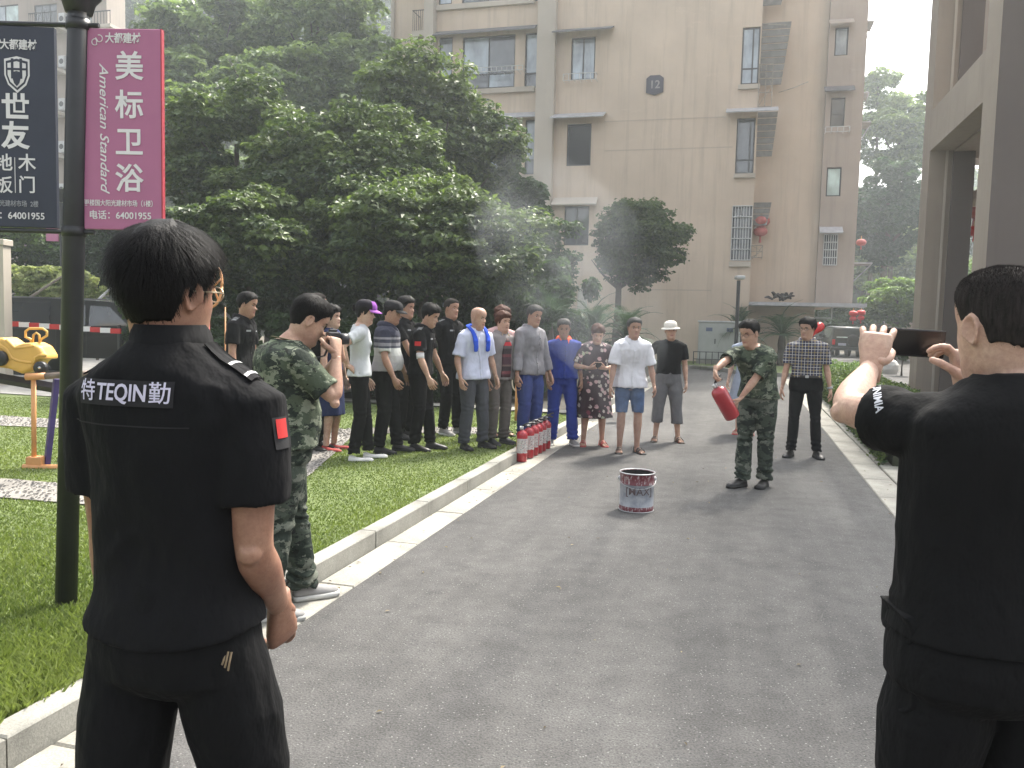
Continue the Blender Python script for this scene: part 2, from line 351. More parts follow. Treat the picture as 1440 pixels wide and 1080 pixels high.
def person(label, loc, az, H, P):
    """one standing person: P holds pose and clothes; az = compass direction faced, clockwise from +Y"""
    fine = P.get('fine', 0); vox = P.get('vox', .0095)
    root = empty('person', loc, -R(az), label, 'person', P.get('group'))
    k = H / 1.70; root.scale = (k, k, k)
    vr = random.Random(label); j = 0 if fine else 1      # everyone stands a little differently
    lean, twist, tilt = R(P.get('lean', 0) + j * vr.uniform(-1.5, 3.5)), R(P.get('twist', 0) + j * vr.uniform(-7, 7)), R(P.get('tilt', 0) + j * vr.uniform(-2.5, 2.5))
    shift = P.get('shift', (0, 0))
    def bend(Q):
        Q = np.array(Q, float); sh = Q.shape; Q = Q.reshape(-1, 3).copy(); t = smoothstep((Q[:, 2] - .93) / .42)
        a = -twist * t; x, y = Q[:, 0] * np.cos(a) - Q[:, 1] * np.sin(a), Q[:, 0] * np.sin(a) + Q[:, 1] * np.cos(a)
        z = Q[:, 2] - .93; a = lean * t * (.35 + .65 * t); y, z = y * np.cos(a) + z * np.sin(a), z * np.cos(a) - y * np.sin(a)
        a = tilt * t; x, z = x * np.cos(a) + z * np.sin(a), z * np.cos(a) - x * np.sin(a)
        up = np.clip((z + .93) / .93, 0, 1)
        return np.stack([x + shift[0] * up, y + shift[1] * up, z + .93], -1).reshape(sh)
    bw = P.get('build', 1.0); belly = P.get('belly', 0.0)
    def T(z, e=0., flat=1.0):
        z = np.asarray(z, float); g = np.exp(-((z - 1.05) / .12) ** 2) * belly
        f = bw * smoothstep((1.47 - z) / .12) + (1 - smoothstep((1.47 - z) / .12))
        return hermite(TZ, TW, z) * f + e + g * .4, hermite(TZ, TD, z) * f * flat + e + g * .5, hermite(TZ, TY, z) + g * .5
    def oval(cx, cy, z, w_, d_, n=28, p=2.5, ph=0):
        a = np.arange(n) * 2 * math.pi / n + ph; c, s = np.cos(a), np.sin(a)
        return np.stack([cx + np.sign(c) * np.abs(c) ** (2 / p) * w_, cy + np.sign(s) * np.abs(s) ** (2 / p) * d_, np.full(n, z)], -1)
    # arms
    arms = []
    for s, key in ((-1, 'armL'), (1, 'armR')):
        A = dict(P.get(key, {})); S0 = np.array([s * .172 * (.5 + .5 * bw), -.005, 1.365 + A.get('lift', 0)]); S0[1] += A.get('fwd', 0); S = bend(S0)
        Wp = A.get('wrist', (s * .275, .05, .84)); Wp = np.array(Wp) if A.get('abs') or 'wrist' in A else bend(Wp)
        if 'elbow' in A: E = np.array(A['elbow'], float)
        else: E, Wp = ik(S, Wp, .285, .245, A.get('pole', (s * .35, -1, 0)))
        fd = (Wp - E) / np.linalg.norm(Wp - E); hd = np.array(A.get('hdir', fd), float)
        nr = np.array(A.get('palm', (-s, 0, 0)), float)
        arms.append((s, A, S, E, Wp, fd, hd, nr))
    hips = []
    for s, ft in zip((-1, 1), P.get('feet', [(-.10, 0, -8), (.10, .0, 8)])):
        Hp = bend([[s * .088 * (.4 + .6 * bw), -.01, .90]])[0]; an = np.array([ft[0], ft[1] - .0, (ft[3] if len(ft) > 3 else 0) + .085])
        K, an = ik(Hp, an, .415, .405, (s * .12, 1, 0)); hips.append((s, Hp, K, an, ft))
    # head transform
    hy, hp, hr = (R(q + j * vr.uniform(-5, 5)) for q in P.get('head', (0, 8, 0)))
    hs = P.get('hs', 1.0)
    M3 = rotz(-hy) @ roty(hr) @ rotx(-hp)
    piv = bend([[0, .012, 1.452]])[0]
    neckz = P.get('neck', 0.0); hox, hoy = P.get('headoff', (0, 0))
    def HT(Q): Q = np.array(Q, float); return (Q + [0, 0, .075]) * hs @ M3.T + piv + [hox, .004 + hoy, -.055 + neckz]
    # skin
    raw = Bag(); ex = Bag()
    zt = [1.10, 1.2, 1.3, 1.36, 1.39, 1.415, 1.44, 1.46] if not P.get('bare') else [.80, .9, 1.0, 1.1, 1.2, 1.3, 1.36, 1.39, 1.415, 1.44, 1.46]
    if P.get('bare'): zt = [.80, .88, .96] + zt[3:]
    raw.loft([bend(oval(0, T(z)[2], z, T(z, -.006)[0], T(z, -.006)[1])) for z in zt])
    nb = bend([[0, -.012, 1.42]])[0]; top = HT([[0, -.012, .01]])[0]
    raw.tube([nb - [0, 0, .03], nb, nb * .5 + top * .5, top], [(.064 * bw**.5, .066), (.060 * bw**.5, .062), (.054 * bw**.5, .058), (.050, .056)], 18)
    hb = head_bag(*((110, 90) if fine else (48, 44)), z0=-.045 if fine else -.10)
    am = P.get('armfat', 1.0)
    for s, A, S, E, Wp, fd, hd, nr in arms:
        def apos(q):      # rounded elbow
            A_, B_, r_ = (S - E), (Wp - E), .16; q2 = q - 1
            if q2 < -r_: return E + A_ * -q2
            if q2 > r_: return E + B_ * q2
            f = (q2 + r_) / (2 * r_); return (1 - f)**2 * (E + A_ * r_) + 2 * f * (1 - f) * E + f * f * (E + B_ * r_)
        qs = np.array([0, .15, .3, .45, .6, .75, .86, .94, 1.02, 1.1, 1.2, 1.32, 1.45, 1.6, 1.75, 1.88, 1.97]); ax_ = np.cross(hd, nr) + fd * .001
        r1_ = hermite([0, .3, .55, .8, 1.0, 1.15, 1.3, 1.5, 1.75, 1.9, 2.0], [.050, .047, .046, .041, .0385, .0415, .0420, .0375, .031, .0275, .0265], qs) * np.where(qs < 1.7, am, 1); fl_ = np.interp(qs, [0, 1.0, 1.4, 2], [1, .96, .90, .73])
        raw.tube([S * .75 + bend([[s * .10, -.005, 1.37]])[0] * .25] + [apos(q) for q in qs], [(.046, .046)] + [(r, r * f) for r, f in zip(r1_, fl_)], 20, ref=ax_)
        eb = E + (E - (S + Wp) / 2) * (.012 / (np.linalg.norm(E - (S + Wp) / 2) + .02)); raw.tube([eb - fd * .02, eb + fd * .015], [.026 * am, .020 * am], 12, rnd_end=True)
        hbg = hand_bag(Wp, hd, nr, 1 if s > 0 else -1, A.get('curl', (.35, .45, .3)), A.get('thumb', (.4, .35)), A.get('hscale', 1.0), 12 if fine else 7, A.get('spread', .05), A.get('tcurl', .3))
        ex.join(hbg)
    for s, Hp, K, an, ft in hips:
        if P.get('bare'):
            raw.tube([Hp + [0, 0, .02], Hp * .6 + K * .4, K + (Hp - K) * .1, K, K * .7 + an * .3, K * .3 + an * .7, an, an - [0, 0, .03]], [.082, .072, .056, .052, .055, .040, .034, .034], 16)
            if P.get('foot') == 'sandal' or P.get('foot') == 'flip':
                f = foot_bag(s); f.xf(np.vstack([np.hstack([rotz(-R(ft[2])), (an - [0, 0, .085])[:, None]]), [0, 0, 0, 1]])); ex.join(f)
    skb = Bag()
    if fine:
        hb.v = [HT(v) for v in hb.v]; raw.join(hb)
        for s in (-1, 1): e = ear_bag(s, True); e.v = [HT(v) for v in e.v]; raw.join(e)
        V, F, N = remesh(raw, vox, 2, .4); skb.add(V, [tuple(f) for f in np.asarray(F).tolist()])
    else:
        V, F, N = remesh(raw, vox, 2, .4); skb.add(V, [tuple(f) for f in np.asarray(F).tolist()])
        hb.v = [HT(v) for v in hb.v]; skb.join(hb)
        for s in (-1, 1): e = ear_bag(s, False); e.v = [HT(v) for v in e.v]; skb.join(e)
        skb.join(ex)
    if fine and ex.n: skb.join(ex)
    smat = P.get('skin') or skin('skin', (.42, .255, .18))
    skb.build('body', smat, root, True)
    # face
    if P.get('face', True):
        wm = pm('eye_white', (.6, .58, .55), .3, .02, 5, 0); dk = pm('eye_dark', (.012, .01, .009), .25, .1, 5, 0); lm = pm('lip', (.30, .12, .10), .5, .1, 20, .05)
        for s in (-1, 1):
            b = Bag(); c = head_pt(np.array([.118]), np.array([s * .38]), 0)[0]; c = np.array([s * .031, c[1] - (.0045 if fine else .003), .117]); ek = 1.0 if fine else 1.2
            b.loft([[(c[0] + .0145 * r * math.cos(q), c[1] + .006 * math.sqrt(max(0, 1 - r * r)) - .001 * s * 0, c[2] + .0058 * ek * r * math.sin(q)) for q in np.linspace(0, 6.283, 12, endpoint=False)] for r in (1, .75, .4, .05)], mi=0)
            b.loft([[(c[0] + .0058 * ek * r * math.cos(q), c[1] + .0064, c[2] + .0052 * ek * r * math.sin(q)) for q in np.linspace(0, 6.283, 10, endpoint=False)] for r in (1, .1)], mi=1)
            b.tube([(c[0] - .015, c[1] + .003, c[2] + .001), (c[0], c[1] + .0075, c[2] + .0058), (c[0] + .015, c[1] + .003, c[2] + .001)], .0013 * ek**3, 5, mi=1)
            b.v = [HT(v) for v in b.v]; b.build('eye', [wm, dk], root, True)
            b = Bag(); xs = np.linspace(.016, .050, 6)
            pts = [head_pt(np.array([.136 + .004 * math.sin((x - .016) / .034 * 2.6)]), np.array([s * math.asin(min(1, x / .086))]), .001)[0] for x in xs]
            b.tube(pts, [(r_ * ek, t_) for r_, t_ in ((.002, .0012), (.0035, .0015), (.0038, .0015), (.0034, .0015), (.0026, .0014), (.001, .001))], 6, ref=(0, 0, 1)); b.v = [HT(v) for v in b.v]; b.build('eyebrow', P.get('hairm') or hairmat('black_hair'), root, True)
        b = Bag(); xs = np.linspace(-.024, .024, 9)
        for z, r in ((.0525, .0034), (.0435, .004)):
            b.tube([head_pt(np.array([z]), np.array([math.asin(x / .072)]), -.0008)[0] for x in xs], [(r * (1 - (x / .026) ** 2) + .0006, .002) for x in xs], 6, ref=(0, 0, 1))
        b.v = [HT(v) for v in b.v]; b.build('lips', lm, root, True)
    if P.get('glasses'):
        b = Bag()
        for s in (-1, 1):
            c = np.array([s * .033, .099, .116]); b.tube([c + [.024 * math.cos(q), -abs(.024 * math.cos(q) + s * .033 - 0) * .12, .016 * math.sin(q)] for q in np.linspace(0, 6.283, 17)], .0016, 5)
            b.tube([(s * .056, .092, .119), (s * .075, .06, .119), (s * .079, -.01, .116)], .0016, 5)
        b.tube([(-.010, .100, .119), (.010, .100, .119)], .0015, 5); b.v = [HT(v) for v in b.v]
        b.build('glasses', pm('glasses_' + P['glasses'], (.5, .42, .3) if P['glasses'] == 'wire' else (.015, .012, .012), .3, .05, 5, 0, metal=1. if P['glasses'] == 'wire' else 0.), root, True)
    # hair
    hm = P.get('hairm') or hairmat('black_hair')
    if P.get('hair') is not None:
        h = P['hair']; h.setdefault('strands', 900); h.setdefault('sw', .0016); h.setdefault('slen', .03); b = hair_bag(dict(h, **h.get('shell', {})), *((96, 40) if fine else (40, 16)), seed=h.get('seed', 1))
        if h.get('bun'): b.tube([(0, -.10, .17), (0, -.125, .15), (0, -.13, .11)], [.02, .03, .02], 10, rnd_end=True)
        b.v = [HT(v) for v in b.v]; b.build('hair', hm, root, True)
        if h.get('strands'): strands(h, HT, root, hm)
    # top garment
    tp = P['top']; gv = P.get('gvox', .0115 if not fine else .006)
    def wrinkle(V, N, amp, f, seed, sq=1.0):
        r1 = vnoise(V * [f, f, f * sq] + seed); r2 = vnoise(V * [f * 2.1, f * 2.1, f * 2.1 * sq] + seed * 2 + r1[:, None] * .7)
        return V + N * (amp * (.75 * r1 + .55 * (1 - 2 * np.abs(r2)) * .6))[:, None]
    sd_ = (abs(hash(label)) % 97) if False else sum(map(ord, label)) % 97
    if tp:
        e = tp.get('ease', .014); hem = tp.get('hem', .86); raw = Bag()
        zs = [z for z in np.linspace(hem, 1.38, 12)] + [1.405, 1.425, 1.443, 1.456]
        fl = tp.get('flare', .012)
        rs = []
        for z in zs:
            ww, dd, yc = T(z, e * (1 - .8 * float(smoothstep((z - 1.405) / .04)))); t = 1 - smoothstep((z - hem) / .25); ww, dd = ww + fl * t, dd + fl * t
            if tp.get('waist'): q = math.exp(-((z - 1.08) / .1) ** 2) * tp['waist']; ww -= q; dd -= q * .5
            if tp.get('box'): ww = max(ww, T(1.3, e)[0] * tp['box']) if z < 1.3 else ww
            rs.append(bend(oval(0, yc, z, ww, dd)))
        ih = T(hem, e + fl - .016); inn = [bend(oval(0, ih[2], hem + .045, ih[0] - .006, ih[1] - .006)), bend(oval(0, ih[2], hem, ih[0], ih[1]))]
        raw.loft(inn + rs)
        if tp.get('bust'):
            for s in (-1, 1): q = bend([[s * .075, .085, 1.26]])[0]; raw.tube([q - [0, .03, 0], q + [0, .012, -.01]], [.055, .04], 14, rnd_end=True)
        sl_ = tp.get('sleeve', .62); sr = tp.get('sr', 1.0)
        if sl_ > 0:
            for s, A, S, E, Wp, fd, hd, nr in arms:
                inner = bend([[s * .09, -.008, 1.365]])[0]
                full = [(inner, .066), (inner * .35 + S * .65, .070), (S, .068), (S * .7 + E * .3, .064 * sr), (S * .35 + E * .65, .060 * sr)]
                if sl_ <= 1: end = S * (1 - sl_) + E * sl_; pts = full[:4] + ([full[4]] if sl_ > .75 else []) + [(end, .062 * sr)]; dr = (E - S)
                else:
                    f = sl_ - 1; end = E * (1 - f) + Wp * f
                    pts = full + [(E, .052 * sr), (E * .7 + end * .3, .052 * sr), (end, .046 * sr)]; dr = (Wp - E)
                dr = dr / np.linalg.norm(dr); pts.append((end + dr * .0005, pts[-1][1] - .014)); pts.append((end - dr * .035, pts[-1][1] - .004))
                # real hem: hollow end
                path = [q[0] for q in pts]; rad = [q[1] for q in pts]
                bt = Bag(); n = 18; X = np.array([0, 1, .01]); rings = []
                pth = np.array(path); TT = np.gradient(pth[:-2], axis=0); TT = np.vstack([TT, TT[-1], TT[-1]]); TT /= np.linalg.norm(TT, axis=1)[:, None]
                for i in range(len(pth)):
                    X = X - TT[i] * X.dot(TT[i]); X /= np.linalg.norm(X); Y = np.cross(TT[i], X); a = np.arange(n) * 2 * math.pi / n
                    rings.append(pth[i] + np.outer(np.cos(a) * rad[i], X) + np.outer(np.sin(a) * rad[i], Y))
                raw.loft(rings)
        V, F, N = remesh(raw, gv, 7 if fine else 3, .5)
        if tp.get('trap'): V[:, 2] += tp['trap'] * smoothstep((V[:, 2] - 1.30) / .12) * np.exp(-(V[:, 0] / .10) ** 2) * smoothstep((.10 - V[:, 1]) / .1)
        wa = tp.get('wr', .009) * (1.0 if fine else 1.35)
        V0 = V; V = wrinkle(V, N, wa, 8, sd_, .8); dm = smoothstep((V0[:, 2] - hem - .005) / .07)[:, None] if fine else 1.0; V = V0 + (V - V0) * dm
        V = V + dm * N * (np.exp(-((V[:, 2] - hem - .1) / .12) ** 2) * .5 * wa * vnoise(np.stack([V[:, 0] * 20, V[:, 1] * 20, V[:, 2] * 5 + sd_], -1)))[:, None]
        if tp.get('hemcurve'):
            t = 1 - smoothstep((V[:, 2] - hem) / .12); V[:, 2] += t * tp['hemcurve'] * (V[:, 0] / .2) ** 2
        gb = Bag().add(V, [tuple(f) for f in np.asarray(F).tolist()]); top_o = gb.build(tp.get('name', 'shirt'), tp['mat'], root, True)
        root_top = (top_o, V, F)
        if tp.get('collar'):
            cm = tp.get('collarmat') or tp['mat']; b = Bag(); gap = tp.get('gap', .5); aa = np.linspace(gap * .5 + math.pi / 2, math.pi / 2 + 2 * math.pi - gap * .5, 26)
            tz = tp.get('trap', 0); tall = tp.get('collarh', .045); r0 = .078 * bw**.4; r1 = .090 * bw**.4
            def cr(r, z, fr): return [bend([[r * math.cos(q) * .98, r * math.sin(q) * 1.0 - .004 + fr * max(0, math.sin(q)) * .02, z + tz * (1 - .5 * max(0, math.sin(q))) - .030 * max(0, math.sin(q)) - fr * max(0, math.sin(q)) ** 3 * .028]])[0] for q in aa]
            rows = [cr(r0, 1.438, 0), cr(r0 * .93, 1.438 + tall * .8, 0), cr(r0 * .95, 1.438 + tall, 0), cr(r1, 1.438 + tall * .9, 0), cr(r1 * 1.30, 1.436, 1), cr(r1 * 1.27, 1.430, 1)]
            if tp['collar'] == 'stand': rows = [cr(r0 * 1.05, 1.43, 0), cr(r0 * .94, 1.44 + tall, 0), cr(r0 * .98, 1.443 + tall, 0), cr(r0 * 1.09, 1.43, 0)]
            if tp['collar'] == 'rib': rows = [cr(r0 * 1.10, 1.428, 0), cr(r0 * .98, 1.428 + .020, 0), cr(r0 * 1.01, 1.428 + .024, 0), cr(r0 * 1.17, 1.428, 0)]
            b.loft(np.array(rows), cap=False, close=tp['collar'] == 'rib'); b.build('collar', cm, root, True)
        if tp.get('placket'):
            b = Bag(); tree = BVHTree.FromPolygons([Vector(v) for v in V], [tuple(f) for f in np.asarray(F).tolist()])
            pts = []
            for z in np.linspace(hem + .01, 1.40, 22):
                h = tree.ray_cast(Vector(bend([[0, .6, z]])[0]), Vector((0, -1, 0)))
                if h[0] is not None: pts.append(np.array(h[0]) + [0, .002, 0])
            if len(pts) > 3:
                b.tube(pts, [(.014, .0015)] * len(pts), 6, ref=(1, 0, 0)); pk = b.build('placket', tp['mat'], root, True)
                for j in range(2, len(pts) - 2, 3):
                    bb = Bag(); c = pts[j] + [0, .002, 0]; bb.tube([c, c + [0, .002, 0]], [.0055, .0055], 8, ref=(1, 0, 0)); bb.build('button', pm('button_' + str(tp.get('button', 'white')), (.5, .5, .48) if tp.get('button', 'white') == 'white' else (.02, .02, .02), .4, .05, 5, 0), root)
        for (px, pz, pw, ph) in tp.get('pockets', []):
            tree = BVHTree.FromPolygons([Vector(v) for v in V], [tuple(f) for f in np.asarray(F).tolist()]); g = []
            for zz in np.linspace(pz + ph / 2, pz - ph / 2, 5):
                row = []
                for xx in np.linspace(px - pw / 2, px + pw / 2, 5):
                    h = tree.ray_cast(Vector(bend([[xx, .6, zz]])[0]), Vector((0, -1, 0))); row.append(np.array(h[0]) + [0, .003, 0] if h[0] is not None else bend([[xx, .12, zz]])[0])
                g.append(row)
            patch_bag(np.array(g), .004).build('pocket', tp.get('pocketmat') or tp['mat'], root, True)
    else: root_top = None
    # bottom garment
    bt = P.get('bottom')
    if bt:
        raw = Bag(); e = bt.get('ease', .008); wz = bt.get('waist', 1.02)
        if bt['kind'] in ('trousers', 'shorts', 'capri'):
            raw.loft([bend(oval(0, T(z)[2], z, *(q + (0 if z > .8 else -.03) for q in T(z, e)[:2]))) for z in (.79, .83, .88, .92, .96, 1.0, wz)])
            lz = {'trousers': .98, 'capri': bt.get('len', .75), 'shorts': bt.get('len', .42)}[bt['kind']]; lo = bt.get('loose', 1.0)
            for s, Hp, K, an, ft in hips:
                pts = [(Hp + [0, 0, .05], .085 * (.5 + .5 * bw)), (Hp, .092 * (.4 + .6 * bw)), (Hp * .6 + K * .4, .084 * lo * (.5 + .5 * bw)), (K + (Hp - K) * .12, .067 * lo), (K, .064 * lo), (K * .65 + an * .35, .064 * lo), (K * .3 + an * .7, .060 * lo), (an + [0, 0, .02], .059 * lo), (an - [0, 0, .03], .060 * lo)]
                L = .415 + .405 + .03; out = []; acc = 0; prev = Hp
                for i, (q, r) in enumerate(pts):
                    if i > 1: acc += np.linalg.norm(q - prev)
                    if i > 1 and acc > lz * L:
                        f = 1 - (acc - lz * L) / np.linalg.norm(q - prev); q = prev + (q - prev) * f; out.append((q, (r + out[-1][1]) / 2 * bt.get('hemr', 1.0))); break
                    out.append((q, r)); prev = q
                d = out[-1][0] - out[-2][0]; d /= np.linalg.norm(d); out.append((out[-1][0] - d * .02, out[-1][1] * .75))
                n = 18; a = np.arange(n) * 2 * math.pi / n; rings = []
                for q, r in out: rings.append(q + np.stack([np.cos(a) * r, np.sin(a) * r * 1.08, 0 * a], -1))
                raw.loft(rings)
        else:
            z0 = bt['len']; zs = np.linspace(z0, wz, 10); rs = []
            for z in zs:
                t = (wz - z) / (wz - z0); ww, dd, yc = T(max(z, .9), e); f = bt.get('flare', .05) * t
                a = np.arange(40) * 2 * math.pi / 40; rip = 1 + bt.get('ripple', .06) * t * np.sin(a * 7 + sd_) 
                rs.append(bend(np.stack([np.cos(a) * (ww + f) * rip, np.sin(a) * (dd + f) * rip + yc, np.full(40, z)], -1)))
            raw.loft(rs)
        V, F, N = remesh(raw, gv, 3, .5)
        V = wrinkle(V, N, bt.get('wr', .008), 9, sd_ + 9, .45)
        if bt['kind'] == 'trousers':
            z = V[:, 2]; ph = vnoise(V * [7, 7, 5] + sd_) * 2.2
            st = (np.exp(-((z - .13) / .09) ** 2) * 1.0 + np.exp(-((z - .50) / .07) ** 2) * .55) * bt.get('stack', .007)
            V = V + N * (st * np.sin(z * 105 + ph * 2.5 + np.sign(V[:, 0]) * 1.3))[:, None]
        bo = Bag().add(V, [tuple(f) for f in np.asarray(F).tolist()]).build(bt.get('name', bt['kind']), bt['mat'], root, True)
    if P.get('belt'):
        b = Bag(); z = P['belt']; ww, dd, yc = T(z, .014)
        b.loft([bend(oval(0, yc, z + dz, ww + o, dd + o, 36)) for dz, o in ((-.016, 0), (-.016, .005), (.016, .005), (.016, 0))]); b.build('belt', pm('belt_leather', (.02, .015, .012), .4, .1), root, True)
        b = Bag(); q = bend([[0, yc + dd + .008, z]])[0]; b.box(q[0] - .02, q[0] + .02, q[1] - .004, q[1] + .004, q[2] - .016, q[2] + .016, bev=.003); b.build('buckle', pm('buckle_metal', (.5, .5, .5), .3, .05, 5, 0, metal=1.), root)
    # shoes
    for s, Hp, K, an, ft in hips:
        M = np.vstack([np.hstack([rotz(-R(ft[2])), (an - [0, 0, .085])[:, None]]), [0, 0, 0, 1]]); fk = P.get('foot', 'leather')
        if fk in ('sandal', 'flip'): b = sandal_bag(s); b.xf(M); b.build('sandal', pm('sandal_' + P.get('footc', 'brown'), {'brown': (.05, .035, .025), 'black': (.015, .014, .014), 'red': (.4, .05, .05)}[P.get('footc', 'brown')], .6), root, False)
        else:
            b = shoe_bag(fk, .27, s); b.xf(M); cc = {'black': ((.014, .013, .013), (.012, .012, .012)), 'white': ((.62, .61, .59), (.5, .5, .48)), 'grey': ((.22, .215, .21), (.5, .5, .48)), 'red': ((.5, .08, .07), (.3, .05, .05)), 'dark': ((.03, .03, .035), (.05, .05, .05))}[P.get('footc', 'black')]
            b.build('shoe', [pm('shoe_' + P.get('footc', 'black'), cc[0], .45 if fk == 'leather' else .75), pm('sole_' + P.get('footc', 'black'), cc[1], .7)], root, True)
    # hats
    ht = P.get('hat')
    if ht:
        b = Bag(); a = np.linspace(0, 2 * math.pi, 40, endpoint=False); rows = []
        zb = .150
        for t in np.linspace(0, 1, 10):
            z = zb + (.2365 - zb) * (1 - (1 - t) ** 1.5); rows.append(head_pt(np.full(40, z), a, .014 + .008 * math.sin(t * 3.14)))
        b.loft(rows)
        if ht['kind'] == 'cap':
            br = Bag(); ts = np.linspace(-1.05, 1.05, 15); top_, bot = [], []
            inn = [head_pt(np.array([zb + .006]), np.array([q]), .012)[0] for q in ts]
            out = [i + np.array([i[0] * .12, .072 * math.cos(q * 1.25) + .004, -.020 * math.cos(q) - .030 * (abs(q) / 1.05) ** 2 * math.cos(q) ]) for i, q in zip(inn, ts)]
            mid = [(i + o) / 2 + [0, 0, .006] for i, o in zip(inn, out)]
            rows2 = [inn, mid, out, [o - [0, 0, .003] for o in out], [m - [0, 0, .004] for m in mid], [i - [0, 0, .004] for i in inn]]
            br.loft(np.array(rows2), cap=False, close=False); br.v = [HT(v) for v in br.v]
        else:
            br = Bag(); rows2 = []
            for o, dz in ((.010, .0), (.03, -.006), (.055, -.022), (.057, -.026), (.03, -.011), (.008, -.004)):
                rows2.append(head_pt(np.full(40, zb + .004), a, 0) * [1, 1, 0] + np.stack([np.sin(a) * o, np.cos(a) * o, np.full(40, zb + .01 + dz)], -1))
            br.loft(rows2, cap=False); br.v = [HT(v) for v in br.v]
        b.v = [HT(v) for v in b.v]; ho = b.build('hat' if ht['kind'] != 'cap' else 'cap', ht['mat'], root, True); br.build('brim', ht.get('brimmat', ht['mat']), ho, True)
        if ht.get('front'):      # coloured front panel
            f = Bag(); A2, Z2 = np.meshgrid(np.linspace(-.75, .75, 12), np.linspace(zb + .004, .222, 8)); f.loft(head_pt(Z2, A2, .0265 - np.abs(Z2 - .2) * .06), cap=False, close=False)
            f.v = [HT(v) for v in f.v]; f.build('front_panel', ht['front'], ho, True)
    root_info = Pose(); root_info.root = root; root_info.HT = HT; root_info.bend = bend; root_info.top = root_top; root_info.arms = arms; root_info.k = k; root_info.hips = hips
    return root_info
def patch_bag(G_, th):
    """thick sheet from a grid of points (rows, cols, 3), pushed outward along +y side"""
    n, m, _ = G_.shape; b = Bag(); du = np.gradient(G_, axis=1); dv = np.gradient(G_, axis=0); N = np.cross(dv, du); N /= np.linalg.norm(N, axis=2)[..., None] + 1e-9
    O = G_ + N * th; V = np.concatenate([G_.reshape(-1, 3), O.reshape(-1, 3)]); F = []; o = n * m
    for i in range(n - 1):
        for j in range(m - 1): F.append((o + i * m + j, o + i * m + j + 1, o + (i + 1) * m + j + 1, o + (i + 1) * m + j))
    ed = [(0, j) for j in range(m)] + [(i, m - 1) for i in range(1, n)] + [(n - 1, j) for j in range(m - 2, -1, -1)] + [(i, 0) for i in range(n - 2, 0, -1)]
    ix = [i * m + j for i, j in ed]
    for q in range(len(ix)): a, c = ix[q], ix[(q + 1) % len(ix)]; F.append((a, c, c + o, a + o))
    return b.add(V, F)
def strands(h, HT, root, hm):
    """thin locks lying over the hair shell so the outline and sheen read as hair"""
    rs = np.random.RandomState(3); n = h['strands']; L = h.get('slen', .05); th = h.get('thick', .016); seg = 4
    a = rs.uniform(-math.pi, math.pi, n); top, side, back = h.get('front', .183), h.get('side', .125), h.get('back', .055)
    zl = np.interp(np.abs(a), [0, .5, .9, 1.15, 1.35, 1.6, 1.85, 2.05, 3.15], [top, top, top - .01, side + .02, side - .01, side, side - .015, back + .012, back])
    t = rs.uniform(0.0, 1, n) ** h.get('tp', .8); z = zl + (.2365 - zl) * (1 - (1 - t) ** 1.6)
    cr = np.array(h.get('crown', (0, -.05, .235))); V = []; 
    P = head_pt(z, a, th * smoothstep(t / .28) * h.get('sf', .95) * (1 + (h.get('sidevol', 1.0) - 1) * (1 - t)) + rs.uniform(-.001, .0035, n)); c = np.array([0, -.005, .11])
    nn = P - c; nn /= np.linalg.norm(nn, axis=1)[:, None]
    if h.get('crew'): d = nn * .8 + rs.normal(0, .25, (n, 3)) + [0, .1, .15]
    else:
        d = P - cr; d -= nn * (d * nn).sum(1)[:, None]; d /= np.linalg.norm(d, axis=1)[:, None] + 1e-6
        sw = np.cross(nn, d); d = d + sw * (.25 * np.sin(a * 1.3 + .5) + rs.normal(0, .16, n))[:, None] + nn * rs.uniform(0., h.get('lift', .09), n)[:, None]
    d /= np.linalg.norm(d, axis=1)[:, None]; wv = np.cross(nn + rs.normal(0, .05, (n, 3)), d); wv /= np.linalg.norm(wv, axis=1)[:, None] + 1e-6
    pts = []; p = P.copy(); ln = L * rs.uniform(.5, 1.2, n) * (h.get('l0', .35) + (1 - h.get('l0', .35)) * smoothstep(t / .55))
    wd = h.get('sw', .0011)
    for i in range(seg + 1):
        f = 1 - (i / seg) ** 2 * .9; pts.append((p - wv * wd * f, p + wv * wd * f))
        p = p + d * (ln / seg)[:, None]; q = p - c; rr = np.linalg.norm(q, axis=1)
        if not h.get('crew'): q /= rr[:, None]; d = d - q * (d * q).sum(1)[:, None] * .75; d += [0, 0, -.05]; d /= np.linalg.norm(d, axis=1)[:, None]
    VV = np.stack([np.stack(x, 1) for x in pts], 1).reshape(-1, 3)     # n,(seg+1),2
    base = np.arange(n)[:, None, None] * (seg + 1) * 2 + np.arange(seg)[None, :, None] * 2
    F = (base + np.array([0, 1, 3, 2])[None, None, :]).reshape(-1, 4)
    me = big_mesh('hair_strands', HT(VV), F, hm); o = link('hair_strands', me, root); o['kind'] = 'stuff'; return o
def conform(info, bag, o, d, lift, local=None):
    """lay a flat bag (x right, y up) on the garment: o = point, d = direction of the ray (local), returns a bag on the surface"""
    V, F = info.top[1], info.top[2]; tree = BVHTree.FromPolygons([Vector(v) for v in V], [tuple(f) for f in np.asarray(F).tolist()])
    d = Vector(d).normalized(); up = Vector((0, 0, 1)); x = d.cross(up).normalized(); y = x.cross(d); out = Bag()
    Q = []
    for v in bag.V():
        s = Vector(o) - d * .4 + x * v[0] + y * v[1]; h = tree.ray_cast(s, d)
        Q.append(np.array(h[0]) - np.array(d) * (lift + v[2]) if h[0] is not None else np.array(Vector(o) + x * v[0] + y * v[1]))
    return out.add(np.array(Q), bag.f)
